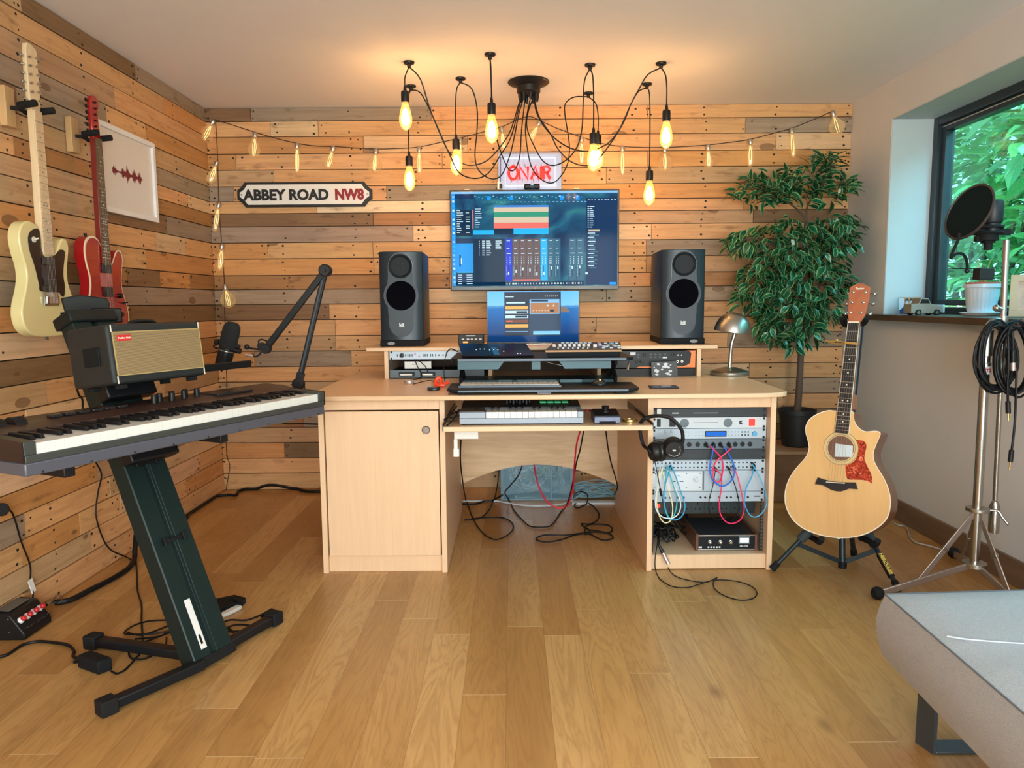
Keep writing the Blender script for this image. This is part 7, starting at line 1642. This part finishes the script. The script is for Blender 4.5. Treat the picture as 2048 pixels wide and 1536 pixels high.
# foliage grows in sprays round these centres (pixel, reach, leaves)
CL = [(1505,385,34,55),(1540,368,30,50),(1580,368,28,45),(1630,345,26,40),(1655,325,22,34),(1690,370,22,32),(1605,395,28,32),(1560,392,28,34),(1655,385,26,36),
      (1475,485,24,34),(1500,478,30,40),(1540,465,32,46),(1580,460,30,46),(1620,475,32,46),(1660,455,34,50),(1700,445,26,36),(1685,480,28,36),(1510,555,34,50),(1545,530,38,62),(1585,520,38,62),(1625,540,36,56),(1665,520,32,44),(1690,560,22,22),
      (1500,600,26,36),(1535,590,36,58),(1575,585,38,66),(1615,600,34,52),(1655,590,26,34),(1540,640,32,50),(1580,635,36,58),(1620,630,32,46),(1660,625,22,26),(1550,668,24,30),(1585,675,26,32),(1620,665,20,20),(1660,545,28,30)]
for (cxp, cyp, rad, nl) in CL:
    for _ in range(int(nl*1.15)):
        a = rr.uniform(0, 2*PI); q_ = math.sqrt(rr.random())
        Yd = py_+rr.uniform(-.19, .10)-.02
        ppx, ppy = cxp+rad*q_*math.cos(a), cyp+rad*.85*q_*math.sin(a)
        p = at(ppx, ppy, Y=Yd)
        d = Vector((math.cos(a)*.7+rr.uniform(-.5,.5)+(.25 if ppx > 1610 else -.25), rr.uniform(-.9,.35), -.35+rr.uniform(-.5,.55)+(.5 if cyp < 400 else 0)))
        p.y = min(p.y, YB-.10); p.x = min(p.x, XR-.09)
        L_ = rr.uniform(.052,.085); leaf_geo(g, p, d, (rr.uniform(-.5,.5), rr.uniform(-.9,.1), .8), L_, L_*rr.uniform(.42,.55), 0, 1, fold=.3, curl=rr.uniform(.1,.5))
me_leaf = [leafmat('fig_leaf', (.008,.082,.034), .26, .10), leafmat('fig_leaf_edge', (.19,.36,.15), .35, .10)]
make('foliage', g, me_leaf, pp, smooth=0)
# fine twigs carrying the sprays
g = G()
for (cxp, cyp, rad, nl) in CL:
    c = at(cxp, cyp, Y=py_-.05); c.x = min(c.x, XR-.12); base = min([x for b in br_ for x in b]+tr[3:], key=lambda t: (t-c).length)
    g.tube([base, base.lerp(c, .5)+Vector((0,0,.02)), c], .0022, 5, k=4)
make('twig', g, M_trunk, pp)

# ------------------------------------------------------------------ chrome boom stand with studio microphone
BY = 2.72
bs = thing('boom_stand', at(1960, 1150, Y=BY), 'chrome heavy-duty microphone stand with tripod legs in front of the side window', 'microphone stand')
bs.location = (at(1955,1150,Y=BY).x, BY, 0); W[bs.name] = Matrix.Translation(bs.location)
T0, T1, T2, T3 = at(1948,1135,Y=BY), at(1974,670,Y=BY), at(2005,655,Y=BY), at(2013,480,Y=BY)
make('main_tube', G().cyl(T0, T1, .0165, n=20), M_chrome, bs)
make('clutch', G().cyl(at(1972,712,Y=BY), at(1974,660,Y=BY), .022, n=20).cyl(at(1970,740,Y=BY), at(1971,725,Y=BY), .020, n=20), M_steel, bs, bevel=.002)
make('tape_label', G().cyl(at(1969.5,748,Y=BY), at(1970.5,732,Y=BY), .0205, n=20), M_white, bs)
make('lettering', G().text('T2', at(1970,740,Y=BY)+Vector((0,-.021,0)), UX, UZ, .018, .0006, bold=.03), mat('red_marker', (.65,.03,.05), .5), bs)
make('swivel_arm', G().tube([T1, at(1977,650,Y=BY), at(1990,641,Y=BY), at(2006,640,Y=BY)], .011, 12), M_steel, bs)
make('upper_tube', G().cyl(at(2005,665,Y=BY), T3, .0105, n=18).cyl(at(2005,668,Y=BY), at(2006.5,632,Y=BY), .0165, n=18), mat('satin_nickel', (.42,.36,.33), .38, .8), bs)
make('wing_screw', G().cyl(at(1994,616,Y=BY), at(2004,618,Y=BY), .009, n=14).ball(at(1993,616,Y=BY), .013, n=14, k=8), M_chrome, bs)
make('side_tube', G().cyl(at(1990,1000,Y=BY+.06), at(2006,668,Y=BY+.04), .009, n=16), M_chrome, bs)
make('counterweight', G().lathe([(.010,0),(.019,-.022),(.019,-.125),(.0,-.125)], at(1990,1002,Y=BY+.06), at(2006,668,Y=BY+.04)-at(1990,1002,Y=BY+.06), 22), M_chrome, bs)
make('arm', G().cyl(at(2016,668,Y=BY-.02), at(2062,632,Y=BY-.1), .006, .010, n=12), mat('satin_nickel'), bs)
hbU, hbL = at(1955,1019,Y=BY), at(1949,1128,Y=BY)
make('upper_hub', G().cyl(hbU-Vector((0,0,.006)), hbU+Vector((0,0,.008)), .040, n=24).tube([hbU+Vector((.03,-.01,0)), at(1995,1022,Y=BY-.02), at(2005,1035,Y=BY-.03), at(2017,1050,Y=BY-.04)], .005, 8), M_steel, bs, bevel=.002)
make('lower_hub', G().cyl(hbL-Vector((0,0,.010)), hbL+Vector((0,0,.008)), .042, n=24), M_steel, bs, bevel=.002)
ftsB = [at(1755,1188,Z=.018), Vector((XR-.10, 2.38, .018)), Vector((XR-.06, 3.10, .018))]
ftsB[1] = at(1992,1205,Z=.018); ftsB[1] = Vector((1.80, 2.42, .018))
for i, F in enumerate(ftsB):
    M1 = hbL.lerp(F, .58); l = make('leg', G().beam(hbL, F, .010, .026), mat('satin_nickel'), bs, bevel=.003)
    make('leg_strut', G().beam(hbU, M1, .006, .022), mat('satin_nickel'), bs, bevel=.002)
    mid = hbU.lerp(M1, .55); d = (M1-hbU).normalized(); make('strut_clamp', G().beam(mid-d*.008, mid+d*.008, .012, .026), M_steel, bs, bevel=.002)
    make('rubber_ball_foot', G().ball(F+Vector((0,0,.004)), .024, n=18, k=12), M_rubber, l)
# microphone in a cradle
mq = at(2013,470,Y=BY)
sm_ = thing('studio_microphone', mq, 'large black studio microphone in a shock mount at the top of the chrome stand', 'microphone')
MX = at(1985,440,Y=BY)
make('body', G().lathe([(.001,0),(.030,0),(.034,.006),(.034,.072),(.030,.082),(.001,.084)], at(1984,447,Y=BY), (0,0,1), 24).lathe([(.026,-.045),(.028,-.002),(.02,.001)], at(1984,447,Y=BY), (0,0,1), 24), mat('mic_black', (.008,.009,.016), .5), sm_)
g = G()
for zc_ in (.0, -.05): g.tube([at(1976,466,Y=BY)+Vector((.045*math.cos(a*PI/6), .045*math.sin(a*PI/6), zc_*.4+.02)) for a in range(12)], .006, 8, closed=True, k=2)
g.box(*[c for c in (at(1951,460,Y=BY).x, at(2020,460,Y=BY).x, BY-.01, BY+.01, at(2000,470,Y=BY).z, at(2000,458,Y=BY).z)])
g.box(at(2005,1,Y=BY).x-.018, at(2005,1,Y=BY).x+.020, BY-.016, BY+.016, at(2010,486,Y=BY).z, at(2010,466,Y=BY).z)
g.box(at(2020,1,Y=BY).x-.012, at(2034,1,Y=BY).x-.0, BY-.012, BY+.012, at(2010,470,Y=BY).z, at(2010,456,Y=BY).z)
q = at(1974,482,Y=BY); g.cyl(q, q+Vector((0,0,.03)), .036, n=18); q = at(1976,500,Y=BY); g.cyl(q, q+Vector((0,0,.05)), .014, n=14)
g.box(q.x-.05, q.x-.03, BY-.01, BY+.01, q.z+.03, q.z+.05)
make('shock_mount', g, M_blackm, sm_, bevel=.002)
# pop filter
pfq = at(1938, 424, Y=BY-.08)
pf_ = thing('pop_filter', at(2008,548,Y=BY), 'round black mesh pop filter on a curved gooseneck in front of the studio microphone', 'pop filter')
pn = Vector((-.93, -.17, .34)).normalized(); pr2 = .099
px2 = pn.orthogonal().normalized(); py2 = pn.cross(px2)
make('hoop', G().tube([pfq+(px2*math.cos(t)+py2*math.sin(t))*pr2 for t in [i*PI/16 for i in range(32)]], .0045, 8, closed=True, k=1), mat('hoop_brown_black', (.03,.02,.02), .5), pf_)
make('mesh_screen', G().lathe([(pr2-.003,-.001),(pr2-.003,.001)], pfq, pn, 40), mat('black_nylon', (.003,.010,.012), .8, spec=.1), pf_)
b0 = at(1917,478,Y=BY-.10)
make('gooseneck', G().tube([b0+Vector((0,0,.02)), b0, at(1905,505,Y=BY-.09), at(1902,516,Y=BY-.08), at(1912,508,Y=BY-.06), at(1925,508,Y=BY-.04), at(1933,520,Y=BY-.03), at(1935,540,Y=BY-.02)], .005, 10, k=6), M_blackm, pf_)
make('clamp', G().box(at(1928,1,Y=BY).x, at(1990,1,Y=BY).x, BY-.018, BY-.012, at(1990,538,Y=BY).z, at(1990,536,Y=BY).z).box(at(1985,1,Y=BY).x, at(2016,1,Y=BY).x, BY-.022, BY+.02, at(1990,559,Y=BY).z, at(1990,537,Y=BY).z).ball(at(1934,542,Y=BY-.02), .009, n=10, k=6), M_black, pf_, bevel=.003)
# coiled leads hung on the stand
def coil(label, cxp, cyp, rx2, ry2, n, seed, Yc, ends):
    rr = random.Random(seed); g = G()
    for i in range(n):
        a, b = rx2*rr.uniform(.62,1.05), ry2*rr.uniform(.86,1.08); ox, oy = rr.uniform(-7,7), rr.uniform(-3,5); dY = rr.uniform(-.035,.035)
        pts = []
        for j in range(10):
            t = 2*PI*j/10; pts.append(at(cxp+ox+a*math.sin(t)*(1-.12*math.cos(t)), cyp+oy-b*math.cos(t), Y=Yc+dY+rr.uniform(-.008,.008)))
        g.tube(pts, .0042, 7, closed=True, k=4)
    t = thing('coiled_cable', at(cxp, cyp+ry2, Y=Yc), label, 'cable'); make('loops', g, M_cable, t)
    for pts, plug in ends:
        P = [at(p[0], p[1], Y=Yc-.045) for p in pts]; make('tail', G().tube(P, .0042, 7), M_cable, t)
        d = (P[-1]-P[-2]).normalized(); make('plug_sleeve', G().cyl(P[-1]-d*.004, P[-1]+d*.040, .0085, n=14), M_black, t, bevel=.002)
        make('jack_tip' if plug == 'jack' else 'xlr_shell', G().cyl(P[-1]+d*.040, P[-1]+d*.068, .0032 if plug == 'jack' else .0095, n=12), M_brass if plug == 'jack' else mat('satin_silver'), t)
coil('left coil of black leads hung on the chrome stand', 1992, 711, 43, 68, 12, 3, BY-.05, [([(2016,672),(2017,720),(2015,770),(2016,805)], 'jack')])
coil('right coil of black leads hung on the chrome stand with a long trailing plug', 2030, 716, 43, 72, 12, 9, BY-.05, [([(2033,735),(2032,780),(2029,850),(2023,902)], 'jack'), ([(2025,665),(2026,690),(2026,703)], 'xlr')])

# ------------------------------------------------------------------ window sill
SX = XR+.02; SH = WZ0
def sil(px, X): return at(px, 622, X=X)
q = at(1822, 624, X=XR+.03); Yp = at(1797,624,X=XR-.01).y
ph = thing('photograph', (XR+.0, Yp, SH), 'small colour photograph of two people propped on the window sill', 'photograph')
c0_, c1_ = at(1797,624,Y=3.86), at(1843,624,Y=3.86); e = Vector((0,.08,1)).normalized()
wph = c1_.x-c0_.x; hph = .088
make('card', G().prism([(0,0),(wph,0),(wph,hph),(0,hph)], (c0_.x,3.86,SH), UX, e, (0,-1,0), 0, .0015), mat('photo_warm', (.46,.20,.10), .35), ph)
g = G(); g.prism([(.002,.002),(.03,.002),(.03,hph*.95),(.002,hph*.95)], (c0_.x,3.86,SH), UX, e, (0,-1,0), .0015, .0018); g.prism([(wph*.63,hph*.1),(wph*.75,hph*.1),(wph*.75,hph*.9),(wph*.63,hph*.9)], (c0_.x,3.86,SH), UX, e, (0,-1,0), .0015, .0018)
make('pale_area', g, mat('photo_pale', (.55,.50,.62), .35), ph)
g = G(); g.prism([(.004,.002),(wph*.52,.002),(wph*.52,.036),(wph*.40,.048),(wph*.26,.048),(wph*.14,.03),(.004,.022)], (c0_.x,3.86,SH), UX, e, (0,-1,0), .0018, .0022); make('blue_clothing', g, mat('photo_navy', (.01,.02,.10), .35), ph)
g = G(); g.prism([(wph*.66,.002),(wph*.98,.002),(wph*.98,.05),(wph*.66,.055)], (c0_.x,3.86,SH), UX, e, (0,-1,0), .0018, .0022)
for k in (.36,.55): g.prism([(wph*k+.010*math.cos(t), .072+.010*math.sin(t)) for t in [i*PI/5 for i in range(10)]], (c0_.x,3.86,SH), UX, e, (0,-1,0), .0018, .0021)
make('dark_area', g, mat('photo_dark', (.03,.03,.03), .35), ph)
g = G()
for k in (.36,.55): g.prism([(wph*k+.007*math.cos(t), .060+.010*math.sin(t)) for t in [i*PI/5 for i in range(10)]], (c0_.x,3.86,SH), UX, e, (0,-1,0), .0022, .0024)
make('face', g, mat('photo_face', (.55,.42,.45), .35), ph)
# toy car, pointing to the right
cq = at(1886, 624, Y=3.55); cX, cYy = cq.x, 3.55; cl = .175
tc_ = thing('toy_car', (cX, cYy, SH), 'silver toy saloon car parked on the window sill', 'toy car')
xa_, xb_ = at(1846,1,Y=3.55).x, at(1912,1,Y=3.55).x; ln = xb_-xa_
prof = [(0,.012),(.02,.010),(.14,.010),(ln-.02,.012),(ln,.018),(ln,.040),(ln-.03,.050),(ln*.62,.055),(ln*.52,.080),(ln*.30,.082),(ln*.22,.056),(0,.054)]
M_car = mat('toy_silver', (.34,.32,.28), .35, .4)
make('body', G().prism(prof[::1], (xa_,cYy-.035,SH), UX, UZ, (0,-1,0), -.07, 0), M_car, tc_, bevel=.004)
make('window', G().prism([(ln*.26,.057),(ln*.58,.057),(ln*.51,.076),(ln*.32,.078)], (xa_,cYy-.035,SH), UX, UZ, (0,-1,0), 0, .001), mat('toy_glass', (.015,.02,.02), .15), tc_)
for x in (ln*.22, ln*.80):
    for yy_ in (cYy-.040, cYy+.030): w_ = make('wheel', G().cyl((xa_+x, yy_, SH+.0145), (xa_+x, yy_+.010, SH+.0145), .0145, n=18), M_rubber, tc_); make('hub_cap', G().cyl((xa_+x, yy_-.0008, SH+.0145), (xa_+x, yy_, SH+.0145), .008, n=14), M_steel, w_)
g = G(); g.box(xa_+ln, xa_+ln+.012, cYy-.03, cYy+.03, SH+.012, SH+.05); make('radiator', g, mat('toy_pale_blue', (.35,.50,.62), .4), tc_, bevel=.003)
# plant pot on saucer
fq = at(1962, 622, Y=3.32)
PXc = fq.x
fp_ = thing('ribbed_plant_pot', (PXc, 3.32, SH), 'white ribbed plant pot with a withered plant on a saucer on the window sill', 'plant pot')
make('saucer', G().lathe([(.001,.002),(.070,.002),(.086,.016),(.083,.017),(.068,.006),(.001,.006)], (PXc,3.32,SH), (0,0,1), 36, cap=False), M_white, fp_)
g = G(); nrb = 72; V = []; F = []
PR = [(.050,.007),(.056,.03),(.066,.11),(.068,.125),(.074,.126),(.075,.142),(.066,.142),(.060,.12)]
for kk, (r_, h_) in enumerate(PR):
    for i in range(nrb):
        a = 2*PI*i/nrb; rr_ = r_*(1+(.022*math.cos(a*24) if 0 < kk < 3 else 0)); V.append((PXc+rr_*math.cos(a), 3.32+rr_*math.sin(a), SH+h_))
for k in range(len(PR)-1):
    for i in range(nrb): F.append((k*nrb+i, k*nrb+(i+1) % nrb, (k+1)*nrb+(i+1) % nrb, (k+1)*nrb+i))
g.add(V, F); g.lathe([(.001,.0),(.052,.0),(.052,.002),(.001,.002)], (PXc,3.32,SH+.007), (0,0,1), 20); make('pot', g, mat('blue_white_glaze', (.62,.72,.85), .3), fp_)
make('inner_pot', G().lathe([(.058,.12),(.066,.143),(.068,.150),(.060,.150),(.056,.135),(.001,.134)], (PXc,3.32,SH), (0,0,1), 36, cap=False), mat('terracotta', (.45,.10,.06), .6), fp_)
g = G(); rr = random.Random(6)
for i in range(12):
    a = rr.uniform(0, 2*PI); h_ = rr.uniform(.04,.07) if i > 2 else rr.uniform(.09,.13); d_ = rr.uniform(.02,.05)
    g.tube([(PXc+.01*math.cos(a),3.32,SH+.134), (PXc+d_*.6*math.cos(a),3.32+.03*math.sin(a),SH+.134+h_*.8), (PXc+d_*1.3*math.cos(a),3.32+.05*math.sin(a),SH+.134+h_)], lambda t: .004-.003*t, 6, k=4)
make('withered_stem', g, mat('dry_green', (.30,.34,.16), .7), fp_)
# framed picture at the right edge
fr = thing('photo_frame', (XR+.10, 2.78, SH), 'pale wooden photo frame standing on the window sill at the right edge', 'photo frame')
FO = at(2012, 628, Y=2.95); fn = Vector((-.55,-.80,.20)).normalized(); fx = Vector((.82,-.56,0)).normalized(); fx = (fx-fn*fx.dot(fn)).normalized(); fu = fx.cross(-fn); 
fu = fu if fu.z > 0 else -fu
FO = Vector((XR+.015, 2.96, SH+.002)); g = G(); wf, hf, bw = .24, .17, .026
for (a0, a1, b0_, b1_) in ((0,wf,0,bw),(0,wf,hf-bw,hf),(0,bw,bw,hf-bw),(wf-bw,wf,bw,hf-bw)): g.prism([(a0,b0_),(a1,b0_),(a1,b1_),(a0,b1_)], FO, fx, fu, fn, 0, .012)
make('frame', g, mat('pale_oak', (.42,.35,.24), .5, vary=.1), fr, bevel=.001)
make('picture', G().prism([(bw,bw),(wf-bw,bw),(wf-bw,hf-bw),(bw,hf-bw)], FO, fx, fu, fn, 0, .004), mat('sepia_picture', (.45,.34,.28), .3, vary=.3, vscale=30), fr)
# white lead along the right baseboard
make('white_lead', G().tube(fl([(1770,1035),(1783,1042),(1795,1050),(1808,1052),(1816,1060),(1820,1075),(1832,1085),(1860,1092),(1900,1105),(1925,1115)], .006), .004, 7), mat('grey_white_cable', (.42,.40,.38), .5), label='pale lead lying on the floor along the right baseboard', cat='cable')

# ------------------------------------------------------------------ upholstered bench
Zb = .405; Zs = .235
B0 = at(1771, 1180, Z=Zb); B1 = at(2048, 1414, Z=Zb); ed = (B1-B0); ed.z = 0; ed.normalize()
bd = at(2048, 1172, Z=Zb)-B0; bd.z = 0; bd.normalize()
bt = thing('upholstered_bench', B0+ed*.5+bd*.4, 'pale grey fabric daybed on flat steel legs at the bottom right corner', 'daybed')
La, Lb = 1.15, .62
def bpq(a, b, z): p = B0+ed*a+bd*b; p.z = z; return p
def linen():
    m, nt, b, N, L = nodes('grey_linen'); tc = N('TexCoord'); n = N('TexNoise'); n.inputs['Scale'].default_value = 420; n.inputs['Detail'].default_value = 2; L(tc.outputs['Object'], n.inputs['Vector'])
    n2 = N('TexNoise'); n2.inputs['Scale'].default_value = 35; n2.inputs['Detail'].default_value = 5; L(tc.outputs['Object'], n2.inputs['Vector'])
    L(ramp(nt, mth(nt, 'ADD', mth(nt, 'MULTIPLY', n.outputs['Fac'], .85), mth(nt, 'MULTIPLY', n2.outputs['Fac'], .15)), [(.30, (.30,.31,.335)), (.70, (.42,.43,.455))]), b.inputs['Base Color']); b.inputs['Roughness'].default_value = .9
    bp = N('Bump'); bp.inputs['Strength'].default_value = .35; bp.inputs['Distance'].default_value = .001; L(n.outputs['Fac'], bp.inputs['Height']); L(bp.outputs[0], b.inputs['Normal']); return m
M_lin = linen()
NA, NB = 24, 14; g = G(); V = []; F = []
def edge(a): return min(a, 1-a)
for j in range(NB+1):
    for i in range(NA+1):
        a, b = i/NA, j/NB; k = min(edge(a)*La, edge(b)*Lb)
        seam = .006*math.exp(-((a-.30)/.02)**2)+.006*math.exp(-((a-.78)/.02)**2)
        V.append(bpq(a*La, b*Lb, Zb-.012+.016*min(1, k/.05)**.5-seam))
for j in range(NB):
    for i in range(NA): F.append((j*(NA+1)+i, j*(NA+1)+i+1, (j+1)*(NA+1)+i+1, (j+1)*(NA+1)+i))
g.add(V, F)
# sides bulge outward between top seam and bottom
ring = [(i/NA, 0) for i in range(NA+1)]+[(1, j/NB) for j in range(1, NB+1)]+[(1-i/NA, 1) for i in range(1, NA+1)]+[(0, 1-j/NB) for j in range(1, NB)]
nr = len(ring); V = []
NZ = 8
for k in range(NZ+1):
    t = k/NZ; out_ = .014*math.sin(PI*t)
    for (a, b) in ring:
        oa = -out_ if a == 0 else (out_ if a == 1 else 0); ob = -out_ if b == 0 else (out_ if b == 1 else 0)
        V.append(bpq(a*La+oa, b*Lb+ob, Zb-.012-(Zb-.012-Zs)*t))
F = [(k*nr+i, k*nr+(i+1) % nr, (k+1)*nr+(i+1) % nr, (k+1)*nr+i) for k in range(NZ) for i in range(nr)]
F.append(tuple(NZ*nr+i for i in range(nr)))
g.add(V, F); cu_ = make('cushion', g, M_lin, bt, smooth=60)
make('seam', G().tube([bpq(a*La, b*Lb, Zb-.011) for a, b in ring], .0022, 5, closed=True, k=1), mat('seam_grey', (.13,.15,.18), .8), bt)
aS = (at(1887,1270,Z=Zb)-B0).length
make('cross_seam', G().tube([bpq(aS+.12*b**.5, b*Lb, Zb+.0042) for b in [.015,.05,.1,.2,.35,.6,.95]], .0022, 5, k=3), mat('pale_seam', (.42,.45,.50), .8), bt)
for aa, b_ in ((.30*La+.2, .30*Lb),): make('tuft_button', G().ball(bpq(aa, b_, Zb+.002), .014, sc=(1,1,.4), n=14, k=8), M_lin, bt)
lq0 = at(1866, 1510, Z=0); M_leg = mat('blue_steel_leg', (.075,.095,.115), .35, .6)
for base, s in ((lq0, 0),):
    dx = Vector((1,0,0)); w_, th, dd = .36, .008, .055
    back = Vector((-.30,.95,0)).normalized()*dd
    def lbx(g, a0, a1, z0, z1):
        V = [base+dx*a+bk_+Vector((0,0,z)) for z in (z0, z1) for a, bk_ in ((a0,Vector((0,0,0))),(a1,Vector((0,0,0))),(a1,back),(a0,back))]
        g.add(V, [(3,2,1,0),(4,5,6,7),(0,1,5,4),(1,2,6,5),(2,3,7,6),(3,0,4,7)])
    g = G(); lbx(g, 0, th, 0, Zs); lbx(g, th, w_, 0, th); lbx(g, w_, w_+th, 0, Zs); make('leg', g, M_leg, bt, bevel=.0015)
